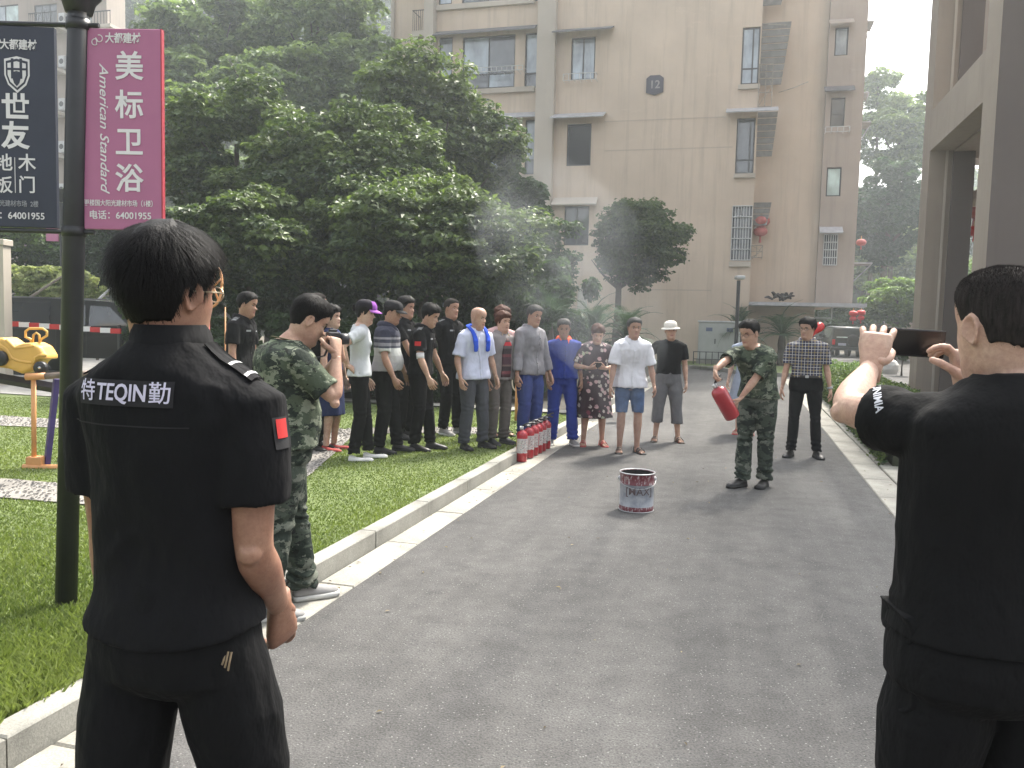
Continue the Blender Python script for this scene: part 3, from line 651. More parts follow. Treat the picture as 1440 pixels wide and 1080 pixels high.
def grid_bag(w_, h_, nx, ny):
    b = Bag(); V = [(w_ * (i / nx - .5), h_ * (j / ny - .5), 0) for j in range(ny + 1) for i in range(nx + 1)]
    return b.add(V, [(j * (nx + 1) + i, j * (nx + 1) + i + 1, (j + 1) * (nx + 1) + i + 1, (j + 1) * (nx + 1) + i) for j in range(ny) for i in range(nx)])
# ---------------------------------------------------------------- materials of the setting
def stone_mat(name, c, sc_=30, bmp=.3, spots=.32):
    if name in _mc: return _mc[name]
    m, n, p = newmat(name); v = coords(n); a = tex_noise(n, v, 2.2, 5, .65); b = tex_noise(n, v, sc_ * 4, 3)
    c1 = ramp(n, a, [(.32, tuple(x * (1 - spots) for x in c)), (.62, tuple(x * (1 + spots * .5) for x in c))])
    c2 = ramp(n, b, [(.35, (.8, .8, .8)), (.65, (1.1, 1.1, 1.1))]); n.links.new(mixc(n, 1.0, c1, c2, 'MULTIPLY'), p.inputs['Base Color'])
    p.inputs['Roughness'].default_value = .88; bump(n, p, b, bmp, .004); _mc[name] = m; return m
def asphalt_mat():
    m, n, p = newmat("asphalt"); v = coords(n); big = tex_noise(n, v, .45, 5, .6); mid = tex_noise(n, v, 6, 4, .6); fine = tex_noise(n, v, 110, 3, .7)
    vo = n.nodes.new("ShaderNodeTexVoronoi"); vo.inputs['Scale'].default_value = 95; n.links.new(v, vo.inputs['Vector'])
    base = ramp(n, big, [(.28, (.066, .065, .063)), (.5, (.092, .090, .087)), (.72, (.118, .116, .112))])
    mp = n.nodes.new("ShaderNodeMapping"); mp.inputs['Rotation'].default_value = (0, 0, AZ); mp.inputs['Scale'].default_value = (1, 1, 1); n.links.new(v, mp.inputs[0]); m2 = n.nodes.new("ShaderNodeMapping"); m2.inputs['Scale'].default_value = (2.4, .16, 1); n.links.new(mp.outputs[0], m2.inputs[0])
    base = mixc(n, 1.0, base, ramp(n, tex_noise(n, m2.outputs[0], 1.1, 4, .6), [(.35, (.80, .80, .81)), (.65, (1.14, 1.13, 1.12))]), 'MULTIPLY')
    stn = tex_noise(n, v, 1.3, 6, .75); base = mixc(n, ramp(n, stn, [(.62, (0, 0, 0)), (.70, (.45, .45, .45))]), base, (.050, .049, .048))
    dv = n.nodes.new("ShaderNodeVectorMath"); dv.operation = 'ADD'; nc = n.nodes.new("ShaderNodeTexNoise"); nc.inputs['Scale'].default_value = 1.6; nc.inputs['Detail'].default_value = 5; n.links.new(v, nc.inputs['Vector']); n.links.new(v, dv.inputs[0]); n.links.new(nc.outputs[1], dv.inputs[1])
    vc = n.nodes.new("ShaderNodeTexVoronoi"); vc.feature = 'DISTANCE_TO_EDGE'; vc.inputs['Scale'].default_value = .42; n.links.new(dv.outputs[0], vc.inputs['Vector'])
    base = mixc(n, maths(n, 'MULTIPLY', maths(n, 'LESS_THAN', vc.outputs['Distance'], .0016), .12), base, (.04, .04, .04))
    base = mixc(n, 1.0, base, ramp(n, mid, [(.3, (.82, .82, .82)), (.7, (1.14, 1.14, 1.14))]), 'MULTIPLY')
    base = mixc(n, 1.0, base, ramp(n, fine, [(.3, (.55, .55, .55)), (.72, (1.45, 1.45, 1.45))]), 'MULTIPLY')
    sep = n.nodes.new("ShaderNodeSeparateColor"); n.links.new(vo.outputs['Color'], sep.inputs[0])
    st = maths(n, 'MULTIPLY', maths(n, 'GREATER_THAN', sep.outputs[0], .93), maths(n, 'LESS_THAN', vo.outputs['Distance'], .33))
    base = mixc(n, maths(n, 'MULTIPLY', st, .6), base, (.30, .295, .285))
    st2 = maths(n, 'MULTIPLY', maths(n, 'LESS_THAN', sep.outputs[1], .12), maths(n, 'LESS_THAN', vo.outputs['Distance'], .4))
    base = mixc(n, maths(n, 'MULTIPLY', st2, .6), base, (.035, .035, .037))
    sc3 = tex_noise(n, coords(n, 'Object', (.6, 2.2, 1)), 1.7, 6, .75)           # pale scuffs
    base = mixc(n, ramp(n, sc3, [(.66, (0, 0, 0)), (.74, (.35, .35, .35))]), base, (.19, .185, .18))
    n.links.new(base, p.inputs['Base Color']); p.inputs['Roughness'].default_value = .92; p.inputs['Specular IOR Level'].default_value = .3
    bump(n, p, maths(n, 'ADD', fine, maths(n, 'MULTIPLY', vo.outputs['Distance'], .8)), .5, .006); return m
def plaster(name, c, streak=.5):
    if name in _mc: return _mc[name]
    m, n, p = newmat(name); v = coords(n); a = tex_noise(n, v, .35, 5, .6); st = tex_noise(n, coords(n, 'Object', (2.2, 2.2, .12)), 1.6, 5, .7)
    c1 = ramp(n, a, [(.3, tuple(x * .88 for x in c)), (.7, tuple(x * 1.08 for x in c))])
    c1 = mixc(n, ramp(n, st, [(.50, (0, 0, 0)), (.72, (streak, streak, streak))]), c1, tuple(x * .72 for x in c))
    cr = tex_noise(n, coords(n, 'Object', (.5, .5, 1.6)), 1.1, 8, .8)
    c1 = mixc(n, ramp(n, cr, [(.60, (0, 0, 0)), (.66, (.22, .22, .22)), (.70, (0, 0, 0))]), c1, tuple(x * 1.25 for x in c))
    n.links.new(c1, p.inputs['Base Color']); p.inputs['Roughness'].default_value = .9; bump(n, p, tex_noise(n, v, 60, 3), .2, .004); _mc[name] = m; return m
M_CONC = stone_mat("kerb_stone", (.265, .258, .228)); M_GUT = stone_mat("gutter_concrete", (.325, .312, .272), spots=.35)
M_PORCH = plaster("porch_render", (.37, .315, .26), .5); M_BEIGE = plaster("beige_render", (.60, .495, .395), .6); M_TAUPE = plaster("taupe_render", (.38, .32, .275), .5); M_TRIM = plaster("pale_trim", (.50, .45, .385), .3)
M_DARKF = pm("window_frame", (.035, .037, .042), .45, .1, 8, .05); M_ALU = pm("alu_white", (.55, .56, .56), .4, .1, 8, .05)
M_HOOD = pm("hood_metal", (.42, .42, .44), .45, .2, 4, .1); M_DHOOD = pm("dark_hood", (.14, .135, .14), .6, .2, 4, .1); M_BLK = pm("black_paint", (.02, .021, .024), .42, .2, 6, .08)
def glass_mat(name, c, rough=.05):
    if name in _mc: return _mc[name]
    m, n, p = newmat(name); v = coords(n, 'Object', (1, 1, .5)); t = tex_noise(n, v, .9, 4)
    n.links.new(ramp(n, t, [(.35, tuple(x * .5 for x in c)), (.65, tuple(min(1, x * 1.4) for x in c))]), p.inputs['Base Color'])
    p.inputs['Roughness'].default_value = rough; p.inputs['Specular IOR Level'].default_value = 1.0; p.inputs['Coat Weight'].default_value = .6; p.inputs['Coat Roughness'].default_value = .03
    _mc[name] = m; return m
M_GLASS = glass_mat("window_glass", (.06, .07, .085)); M_GLASSB = glass_mat("curtained_glass", (.30, .36, .42), .12); M_GLASSL = glass_mat("pale_glass", (.45, .58, .56), .2); M_GLASSD = glass_mat("dark_glass", (.008, .009, .010), .2); M_GLASSD.node_tree.nodes["Principled BSDF"].inputs["Coat Weight"].default_value = 0; M_GLASSD.node_tree.nodes["Principled BSDF"].inputs["Specular IOR Level"].default_value = .3
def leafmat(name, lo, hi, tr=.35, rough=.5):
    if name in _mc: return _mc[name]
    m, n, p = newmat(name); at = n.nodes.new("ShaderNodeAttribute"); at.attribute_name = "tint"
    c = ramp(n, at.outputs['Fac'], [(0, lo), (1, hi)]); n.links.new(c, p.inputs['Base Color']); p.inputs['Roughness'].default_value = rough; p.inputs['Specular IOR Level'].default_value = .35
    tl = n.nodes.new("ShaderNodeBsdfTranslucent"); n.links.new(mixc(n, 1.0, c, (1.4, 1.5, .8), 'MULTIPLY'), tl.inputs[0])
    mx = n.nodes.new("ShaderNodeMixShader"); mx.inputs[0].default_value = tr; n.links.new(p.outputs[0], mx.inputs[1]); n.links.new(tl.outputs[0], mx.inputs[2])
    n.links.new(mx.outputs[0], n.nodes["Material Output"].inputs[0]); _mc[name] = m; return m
L_MAPLE = leafmat("maple_leaf", (.020, .043, .018), (.150, .205, .072), .3); L_DARK = leafmat("camphor_leaf", (.014, .034, .014), (.060, .110, .034)); L_HILL = leafmat("hazy_hill_leaf", (.055, .095, .042), (.27, .35, .16))  # hill leaf lightened: bright haze over the slope put into its colour
L_HILLD = leafmat("conifer_leaf", (.018, .045, .024), (.055, .105, .050)); L_PRIV = leafmat("osmanthus_leaf", (.022, .045, .022), (.12, .17, .070)); L_VAR = leafmat("variegated_leaf", (.12, .17, .045), (.52, .54, .30)); L_LIGHT = leafmat("privet_leaf", (.05, .10, .028), (.17, .26, .065)); L_FROND = leafmat("frond_leaf", (.018, .045, .018), (.05, .10, .035), .2)
M_BARK = stone_mat("bark", (.085, .070, .055), 12, .8)
# ---------------------------------------------------------------- ground, road, kerbs, lawn
UL, UK, UR, UKR, LZ = -2.12, -2.36, 1.33, 1.62, .12
b = Bag(); b.uvbox(-400, 400, -120, 600, -.6, -.03); props(b.build("ground", stone_mat("soil", (.10, .085, .06), 6, .6)), kind='structure')
b = Bag()
def sheet(b, pts, z, mi=0): b.add([tuple(W(u, v, z)) for u, v in pts], [tuple(range(len(pts)))], mi)
sheet(b, [(UL, -8), (UR, -8), (UR, 27), (9, 27), (9, 60), (5, 60), (3.2, 36), (-.3, 29.6), (-2.0, 31.6), (UL, 31.6)], 0.0)
props(b.build("road", asphalt_mat()), kind='structure')
b = Bag(); sheet(b, [(UK - .02, -8.3), (UKR + .02, -8.3), (UKR + .02, -7.99), (UK - .02, -7.99)], 0.0)
rs = np.random.RandomState(11)
def stones(name, kindname, u0, u1, z0, z1, v0, v1, L, mat, gap=.008, far=40, jitter=.003):
    root = empty(name, W(0, 0, 0), -AZ, kind='structure'); me = None; v = v0; i = 0
    while v < v1:
        if me is None:
            bb = Bag(); bb.box(0, u1 - u0, 0, L - gap, z0, z1, bev=.008); me = bb.mesh(kindname, mat)
        o = link(kindname, me, root); o.location = (u0 + rs.uniform(-jitter, jitter), v, rs.uniform(-jitter, 0)); v += L
    return root
stones("gutter", "slab", UK + .006, UL - .004, -.05, .006, .4, 31, .99, M_GUT)
stones("left_kerb", "kerb_stone", UK - .12, UK, -.05, LZ, .2, 31, .995, M_CONC)
stones("right_gutter", "slab", UR + .004, UKR - .004, -.05, .006, 2.5, 27, .99, M_GUT)
stones("right_kerb", "kerb_stone", UKR, UKR + .62, -.05, .026, 2.7, 27, .82, M_GUT, .012)
# kerb round the bed in front of the building
kb = empty("far_kerb", (0, 0, 0), 0, kind='structure')
arc = [(-2.1, 31.5), (-1.4, 31.2), (-.7, 30.5), (-.3, 29.4), (0, 28.6), (1.2, 28.2), (2.4, 28.6), (3.1, 31), (3.6, 35)]
for (a, c) in zip(arc[:-1], arc[1:]):
    n_ = max(1, round(math.dist(a, c) / .9))
    for i in range(n_):
        p0 = Vector(a) * (1 - i / n_) + Vector(c) * (i / n_); p1 = Vector(a) * (1 - (i + 1) / n_) + Vector(c) * ((i + 1) / n_); d = (p1 - p0).normalized(); q = Vector((-d.y, d.x)) * .12; p1 = p1 - d * .01
        bb = Bag(); V = [tuple(W(x, y, z)) for z in (-.05, .13) for x, y in (p0, p1, p1 + q, p0 + q)]
        bb.add(V, [(3, 2, 1, 0), (4, 5, 6, 7), (0, 1, 5, 4), (1, 2, 6, 5), (2, 3, 7, 6), (3, 0, 4, 7)]).build("kerb_stone", M_CONC, kb)
# lawn base
m, n, p = newmat("lawn_base"); v = coords(n); t = tex_noise(n, v, 1.3, 5); t2 = tex_noise(n, v, 60, 3)
c_ = mixc(n, 1.0, ramp(n, t, [(.3, (.085, .120, .032)), (.7, (.135, .175, .055))]), ramp(n, t2, [(.3, (.6, .6, .6)), (.7, (1.3, 1.3, 1.3))]), 'MULTIPLY'); n.links.new(c_, p.inputs['Base Color']); p.inputs['Roughness'].default_value = .95; bump(n, p, t2, .8, .02); M_LAWN = m
M_SOIL = stone_mat("bed_soil", (.05, .045, .035), 8, .8)
b = Bag(); sheet(b, [(UK - .125, -6), (UK - .125, 13.2), (-40, 13.2), (-40, -6)], .085); props(b.build("lawn", M_LAWN), kind='structure')
b = Bag(); sheet(b, [(UK - .125, 13.75), (UK - .125, 31), (-7, 33.5), (-40, 33.5), (-40, 13.75)], .085); props(b.build("planting_bed", M_SOIL), kind='structure')
b = Bag(); sheet(b, [(UKR + .62, 2), (UKR + .62, 26), (4.4, 26), (4.4, 2)], .02); props(b.build("hedge_bed", M_SOIL), kind='structure')
b = Bag(); sheet(b, [(-2.1, 31.7), (-.3, 29.9), (.1, 28.8), (1.2, 28.4), (2.3, 28.8), (3.4, 35), (3.4, 36), (-15, 36), (-15, 31.7)], .09); props(b.build("building_bed", M_LAWN), kind='structure')
# pebble paths across the lawn
M_PEB = stone_mat("pebble", (.27, .255, .235), 20, .3, .25); M_PATH = stone_mat("pebble_mortar", (.22, .205, .185), 30, .4, .2)
def path(pts, wdt, z=.097):
    b = Bag(); L = []; Rr = []
    for i, q in enumerate(pts):
        d = Vector(pts[min(i + 1, len(pts) - 1)]) - Vector(pts[max(i - 1, 0)]); d.normalize(); nn = Vector((-d.y, d.x)) * wdt / 2
        L.append(Vector(q) + nn); Rr.append(Vector(q) - nn)
    poly = [tuple(x) for x in L] + [tuple(x) for x in Rr[::-1]]; sheet(b, poly, z); props(b.build("pebble_path", M_PATH), kind='structure')
    # pebbles
    P_ = []; 
    for i in range(len(pts) - 1):
        a, c = Vector(pts[i]), Vector(pts[i + 1]); L_ = (c - a).length; d = (c - a) / L_; nn = Vector((-d.y, d.x)); k = int(L_ * wdt * 420)
        for q in range(min(k, 1800)): s_, t_ = rs.rand() * L_, (rs.rand() - .5) * wdt * .97; x = a + d * s_ + nn * t_; P_.append((x.x, x.y, rs.uniform(.014, .03), rs.rand() * 3.14))
    V, F, A_ = [], [], []
    for (u, v_, r_, th) in P_:
        c = W(u, v_, z - .002); o = len(V); cs, sn = math.cos(th), math.sin(th)
        for k in range(6):
            q = k * math.pi / 3; x, y = r_ * math.cos(q), r_ * .65 * math.sin(q); V.append((c.x + x * cs - y * sn, c.y + x * sn + y * cs, c.z))
        for k in range(6):
            q = k * math.pi / 3; x, y = r_ * .55 * math.cos(q), r_ * .4 * math.sin(q); V.append((c.x + x * cs - y * sn, c.y + x * sn + y * cs, c.z + r_ * .45))
        for k in range(6): F.append((o + k, o + (k + 1) % 6, o + 6 + (k + 1) % 6, o + 6 + k))
        A_.append(1)
    me = big_mesh("pebbles", np.array(V), np.array(F), M_PEB, smooth=True); o = link("pebbles", me); o['kind'] = 'stuff'
path([(-14, 4.6), (-8.5, 5.3), (-6, 5.45), (-4.5, 5.5), (-4.0, 6.4), (-4.5, 8.0), (-5.0, 9.6), (-4.3, 10.3), (-3.2, 10.7)], .62)
path([(-14, 8.6), (-9, 8.8), (-6.5, 9.3), (-5.0, 9.6)], .8)
b = Bag(); sheet(b, [(-40, 13.25), (UK - .13, 13.25), (UK - .13, 13.7), (-40, 13.7)], .11); props(b.build("footpath", M_GUT), kind='structure')
b = Bag(); sheet(b, [(-40, 11.6), (-8.2, 11.6), (-7.0, 13.2), (-40, 13.2)], .10); sheet(b, [(-40, 13.72), (-7.5, 13.72), (-7.0, 24), (-40, 24)], .10); props(b.build("side_road", stone_mat("side_concrete", (.30, .29, .27), 20, .3)), kind='structure')
# grass blades
def grass():
    V, F, A_ = [], [], []; N = 270000
    # density falls with distance from the camera
    Y = 2.0 + 12.0 * rs.rand(N * 2) ** 1.9; X = rs.uniform(-1, 1, N * 2) * (Y * .75 + .3) - .05 * Y
    u = X * CA - Y * SA; v = X * SA + Y * CA
    ok = (u < UK - .125 + .03 * vnoise(np.stack([v * 9, v * 0, v * 0], -1))) & (v < 13.2) & (v > 1.2)
    # keep the pebble paths clear
    def clear(pts, wdt):
        m_ = np.ones(len(u), bool)
        for a, c in zip(pts[:-1], pts[1:]):
            a, c = np.array(a), np.array(c); d = c - a; L = np.linalg.norm(d); d = d / L; s_ = np.clip((u - a[0]) * d[0] + (v - a[1]) * d[1], 0, L); m_ &= np.hypot(u - a[0] - d[0] * s_, v - a[1] - d[1] * s_) > wdt / 2 - .02
        return m_
    ok &= clear([(-14, 4.6), (-8.5, 5.3), (-6, 5.45), (-4.5, 5.5), (-4.0, 6.4), (-4.5, 8.0), (-5.0, 9.6), (-4.3, 10.3), (-3.2, 10.7)], .62) & clear([(-14, 8.6), (-9, 8.8), (-6.5, 9.3), (-5.0, 9.6)], .8)
    ok &= ~((u < -7.2) & (v > 11.6))
    X, Y = X[ok][:N], Y[ok][:N]; n_ = len(X); h = rs.uniform(.035, .085, n_) * np.interp(Y, [3.5, 5.5, 8], [.72, .36, .25]); th = rs.rand(n_) * 6.283; w_ = np.clip(.0016 + Y * .0007, 0, .0085)
    patch = vnoise(np.stack([X * 1.3, Y * 1.3, X * 0], -1)); h = h * (1 + .35 * patch)
    c, s = np.cos(th), np.sin(th); ln = rs.uniform(.2, .9, n_) * h; la = rs.rand(n_) * 6.283; dx, dy = np.cos(la) * ln, np.sin(la) * ln; z0 = np.full(n_, .083)
    P0 = np.stack([X - c * w_, Y - s * w_, z0], -1); P1 = np.stack([X + c * w_, Y + s * w_, z0], -1)
    P2 = np.stack([X + dx * .35 + c * w_ * .7, Y + dy * .35 + s * w_ * .7, z0 + h * .6], -1); P3 = np.stack([X + dx + 0 * c, Y + dy, z0 + h], -1)
    V = np.stack([P0, P1, P2, P3], 1).reshape(-1, 3); F = np.arange(n_ * 4).reshape(-1, 4)
    tint = np.clip(.45 + .3 * patch + rs.normal(0, .2, n_), 0, 1)
    m = leafmat("grass_blade", (.082, .120, .028), (.235, .280, .092), .3); o = link("grass", big_mesh("grass", V, F, m, tint)); props(o, kind='stuff')
grass()
# ---------------------------------------------------------------- walls with openings
def wall(root, name, axis, c, a0, a1, z0, z1, th, holes, mat):
    """axis 'v': plane v=c facing -v, a = u ; axis 'u': plane u=c facing -u, a = v. th = thickness going away"""
    xs = sorted({a0, a1, *[h[0] for h in holes], *[h[1] for h in holes]}); zs = sorted({z0, z1, *[h[2] for h in holes], *[h[3] for h in holes]})
    xs = [x for x in xs if a0 <= x <= a1]; zs = [z for z in zs if z0 <= z <= z1]; b = Bag()
    P = (lambda a, d, z: tuple(W(a, c + d, z))) if axis == 'v' else (lambda a, d, z: tuple(W(c + d, a, z)))
    def q(*p): b.add(p, [(0, 1, 2, 3)])
    for i in range(len(xs) - 1):
        for j in range(len(zs) - 1):
            mx, mz = (xs[i] + xs[i + 1]) / 2, (zs[j] + zs[j + 1]) / 2
            if any(h[0] < mx < h[1] and h[2] < mz < h[3] for h in holes): continue
            q(P(xs[i], 0, zs[j]), P(xs[i + 1], 0, zs[j]), P(xs[i + 1], 0, zs[j + 1]), P(xs[i], 0, zs[j + 1]))
            q(P(xs[i], th, zs[j]), P(xs[i + 1], th, zs[j]), P(xs[i + 1], th, zs[j + 1]), P(xs[i], th, zs[j + 1]))
    for h0, h1, g0, g1 in list(holes) + [(a0, a1, z0, z1)]:
        q(P(h0, 0, g0), P(h1, 0, g0), P(h1, th, g0), P(h0, th, g0)); q(P(h0, 0, g1), P(h1, 0, g1), P(h1, th, g1), P(h0, th, g1))
        q(P(h0, 0, g0), P(h0, th, g0), P(h0, th, g1), P(h0, 0, g1)); q(P(h1, 0, g0), P(h1, th, g0), P(h1, th, g1), P(h1, 0, g1))
    return b.build(name, mat, root)
def fr(x0, y0, x1, y1, v):
    xm, ym = (x0 + x1) / 2, (y0 + y1) / 2; return (FV(x0, ym, v)[0], FV(x1, ym, v)[0], FV(xm, y1, v)[1], FV(xm, y0, v)[1])
def window(root, h, v, glass, mull=(), trans=(), ft=.06, fm=None, d=.14):
    u0, u1, z0, z1 = h; b = Bag(); fm = fm or M_DARKF; e = .003
    u0 += e; u1 -= e; z0 += e; z1 -= e
    b.uvbox(u0, u0 + ft, v + d - .06, v + d, z0, z1); b.uvbox(u1 - ft, u1, v + d - .06, v + d, z0, z1)
    b.uvbox(u0 + ft, u1 - ft, v + d - .06, v + d, z0, z0 + ft); b.uvbox(u0 + ft, u1 - ft, v + d - .06, v + d, z1 - ft, z1)
    for f in mull: x = u0 + (u1 - u0) * f; b.uvbox(x - ft / 2, x + ft / 2, v + d - .05, v + d, z0 + ft, z1 - ft)
    for f in trans: z = z0 + (z1 - z0) * f; b.uvbox(u0 + ft, u1 - ft, v + d - .045, v + d - .002, z - ft / 2, z + ft / 2)
    w_ = b.build("window", fm, root)
    us = [u0 + ft] + [u0 + (u1 - u0) * f for f in mull] + [u1 - ft]; zs = [z0 + ft] + [z0 + (z1 - z0) * f for f in trans] + [z1 - ft]
    for i in range(len(us) - 1):
        for j in range(len(zs) - 1):
            bb = Bag(); bb.uvbox(us[i], us[i + 1], v + d - .022, v + d - .012, zs[j], zs[j + 1]); g_ = glass if not isinstance(glass, (list, tuple)) else glass[(i * 7 + j) % len(glass)]
            bb.build("pane", g_, w_)
    b2 = Bag(); b2.uvbox(u0 - .05, u1 + .05, v + .25, v + .27, z0 - .05, z1 + .05); b2.build("interior", M_GLASSD, w_); return w_
def slab(root, name, x0, y0, x1, y1, v, proj, mat, v2=0.0):
    u0, u1, z0, z1 = fr(x0, y0, x1, y1, v - proj / 2); b = Bag(); b.uvbox(u0, u1, v - proj, v + v2 - .002, z0, max(z1, z0 + .04)); return b.build(name, mat, root)
def hood(root, x0, y0, x1, y1, v, proj, mat):     # sloping sheet-metal window hood
    u0, u1, z0, z1 = fr(x0, y0, x1, y1, v - proj); b = Bag(); zb = z1 + proj * .12
    V = [tuple(W(u, q, z)) for u in (u0, u1) for q, z in ((v - proj, z0), (v - proj, z0 + .05), (v - .002, zb + .12), (v - .002, zb + .07))]
    b.add(V, [(0, 1, 2, 3), (7, 6, 5, 4), (0, 4, 5, 1), (1, 5, 6, 2), (2, 6, 7, 3), (3, 7, 4, 0)]); return b.build("window_hood", mat, root)
def rack(root, x0, y0, x1, y1, v, proj=.4, mat=None):   # little flower / clothes rack below a window
    u0, u1, z0, z1 = fr(x0, y0, x1, y1, v - proj); b = Bag(); mat = mat or M_ALU; r = .014
    for z in (z0, z1):
        b.tube([W(u0, v, z), W(u0, v - proj, z), W(u1, v - proj, z), W(u1, v, z)], r, 4)
    k = max(3, int((u1 - u0) / .22))
    for i in range(k + 1): u = u0 + (u1 - u0) * i / k; b.tube([W(u, v - proj, z0), W(u, v - proj, z1)], r, 4); b.tube([W(u, v - proj, z0), W(u, v, z0)], r * .8, 4)
    return b.build("window_rack", mat, root)
VB = 36.0
bl = empty("apartment_block", (0, 0, 0), 0, "beige rendered apartment block with a number 12 plaque and sheet metal window hoods", "building")
ZT = 24.0
# main face
A0, A1 = -8.22, .29
hA = [fr(803, 52, 837, 112, VB), fr(797, 174, 831, 233, VB), fr(793, 290, 828, 345, VB), fr(1043, 38, 1069, 118, VB), fr(1035, 166, 1061, 244, VB), fr(1029, 290, 1057, 366, VB), fr(806, -70, 841, -8, VB), fr(1047, -90, 1072, -8, VB)]
hA = [(a, min(c, A1 - .04), d, e) for a, c, d, e in hA]
wall(bl, "front_wall", 'v', VB, A0, A1, 0, ZT, .3, hA, M_BEIGE)
window(bl, hA[0], VB, M_GLASSB, (.5,)); window(bl, hA[1], VB, M_GLASSD, ()); window(bl, hA[2], VB, M_GLASS, (.5,)); window(bl, hA[6], VB, M_GLASS, (.5,)); window(bl, hA[7], VB, M_GLASSB, (), (.3,))
window(bl, hA[3], VB, M_GLASSB, (.62,), (.28,)); window(bl, hA[4], VB, M_GLASS, (.75,), (.25,)); window(bl, hA[5], VB, M_GLASS, (.4,), (.3,))
for r_ in ((776, 38, 860, 43), ): hood(bl, *r_, VB, .7, M_DHOOD)
hood(bl, 773, 160, 848, 165, VB, .7, M_HOOD); hood(bl, 775, 281, 838, 288, VB, .5, M_TRIM); hood(bl, 1021, 152, 1095, 157, VB, .8, M_HOOD)
rack(bl, 792, 103, 838, 112, VB)
for r_ in ((1038, 119, 1069, 125), (1032, 244, 1062, 250), (1025, 368, 1056, 375)): slab(bl, "sill", *r_, VB, .12, M_TRIM)
for yy, xa, xb in ((172, 850, 1020), (213, 850, 1030), (408, 905, 1000)):
    ua, za = FV(xa, yy, VB); ub, _ = FV(xb, yy, VB); b = Bag(); b.uvbox(ua, ub, VB - .006, VB - .0005, za, za + .05); b.build('render_joint', plaster("joint_render", (.50, .415, .335)), bl)
# pilaster, bay of ribbon windows, second pilaster, wing
b = Bag(); b.uvbox(-9.02, A0 - .002, VB - .35, VB + .3, 0, ZT); b.build("pilaster", M_TRIM, bl)
u612, u600, u545, u535 = -13.85, -14.3, -16.1, -16.35
hB = []
for k in range(-1, 4):
    y0 = 52 + 122 * k; hB += [fr(617, y0, 636, y0 + 76, VB + .2), fr(650, y0 - 2, 724, y0 + 72, VB + .2), fr(738, y0 - 6, 757, y0 + 72, VB + .2)]
hB = [(a, min(c, -9.06), d, e) for a, c, d, e in hB]
wall(bl, "bay_wall", 'v', VB + .2, u612, -9.022, 0, ZT, .3, hB, M_BEIGE)
for i, h in enumerate(hB): window(bl, h, VB + .2, (M_GLASS, M_GLASSB) if i % 3 else M_GLASSB, (.5,) if i % 3 == 1 else (), (.28,))
for k in range(-1, 4):
    y0 = 40 + 122 * k; hood(bl, 608, y0, 752, y0 + 5, VB + .2, .5, M_HOOD if k > 0 else M_DHOOD); slab(bl, "sill", 610, y0 + 85, 752, y0 + 92, VB + .2, .15, M_TRIM)
    if k == 0: rack(bl, 655, y0 + 54, 735, y0 + 60, VB + .2, .6)
b = Bag(); b.uvbox(u600, u612 - .002, VB - .25, VB + .5, 0, ZT); b.build("pilaster", M_TRIM, bl)
hC = [fr(560, 40 + 122 * k, 580, 85 + 122 * k, VB + .8) for k in (-1, 1)]
wall(bl, "wing_wall", 'v', VB + .8, u535, u600 - .002, 0, ZT, .3, [], M_BEIGE)
b = Bag(); b.tube([W(u535 + .12, VB + .7, 0), W(u535 + .12, VB + .7, ZT)], .09, 10); b.build("downpipe", M_TRIM, bl)
for k in (-1, 0, 1):     # small railed balconies
    u0, u1, z0, z1 = fr(583, 12 + 122 * k, 600, 46 + 122 * k, VB + .2); bb = Bag(); bb.uvbox(u0, u1, VB - .1, VB + .8, z0 - .25, z0); ba = bb.build("balcony", M_TRIM, bl)
    bb = Bag(); 
    for i in range(7): u = u0 + .03 + (u1 - u0 - .06) * i / 6; bb.tube([W(u, VB - .06, z0), W(u, VB - .06, z0 + .9)], .012, 4)
    bb.tube([W(u0, VB - .06, z0 + .9), W(u1, VB - .06, z0 + .9)], .02, 4); bb.tube([W(u0 + .02, VB - .06, z0 + .9), W(u0 + .02, VB + .8, z0 + .9)], .02, 4); bb.build("railing", M_BLK, ba)
u0, u1, z0, z1 = fr(588, 72, 600, 88, VB + .5); 
def ac_unit(root, u0, u1, v0, v1, z0, z1):
    b = Bag(); b.uvbox(u0, u1, v0, v1, z0, z1); a = b.build("air_conditioner", M_ALU, root); b = Bag(); c = W((u0 + u1) / 2, v0 - .004, (z0 + z1) / 2); r = min(u1 - u0, z1 - z0) * .38
    ring = [[tuple(c + (W(1, 0, 0) - W(0, 0, 0)) * (r * s * math.cos(q)) + Vector((0, 0, r * s * math.sin(q)))) for q in np.linspace(0, 6.283, 16, endpoint=False)] for s in (1, .5, .02)]
    b.loft(ring, cap=False); b.build("fan_grille", M_DARKF, a)
ac_unit(bl, u0, u1 + .1, VB + .45, VB + .8, z0, z1)
# recessed wall to the right and taupe stair tower
VD, VE = VB + 1.1, VB + .75
U2 = FV(1157, 200, VD)[0]; U3 = FV(1211, 200, VE)[0]
b = Bag(); b.uvbox(A1 - .3, A1 - .003, VB + .302, VD, 0, ZT); b.build("return_wall", M_BEIGE, bl)
wall(bl, "rear_wall", 'v', VD, A1 - .2, U2, 0, ZT, .3, [], M_BEIGE)
hE = [fr(1174, 38, 1193, 78, VE), fr(1168, 137, 1188, 178, VE), fr(1162, 235, 1183, 276, VE), fr(1158, 330, 1177, 373, VE)]
zcan = FV(1140, 428, VB)[1]
wall(bl, "tower_wall", 'v', VE, U2 + .003, U3, zcan + .05, ZT, .3, hE, M_TAUPE)
b = Bag(); b.uvbox(U3 - .3, U3, VE + .302, VE + 6, zcan + .05, ZT); b.build("tower_side_wall", M_TAUPE, bl)
for h, g_ in zip(hE, (M_GLASSB, M_GLASS, M_GLASSL, M_GLASS)): window(bl, h, VE, g_, (), (.45,) if g_ is M_GLASS else (), .05)
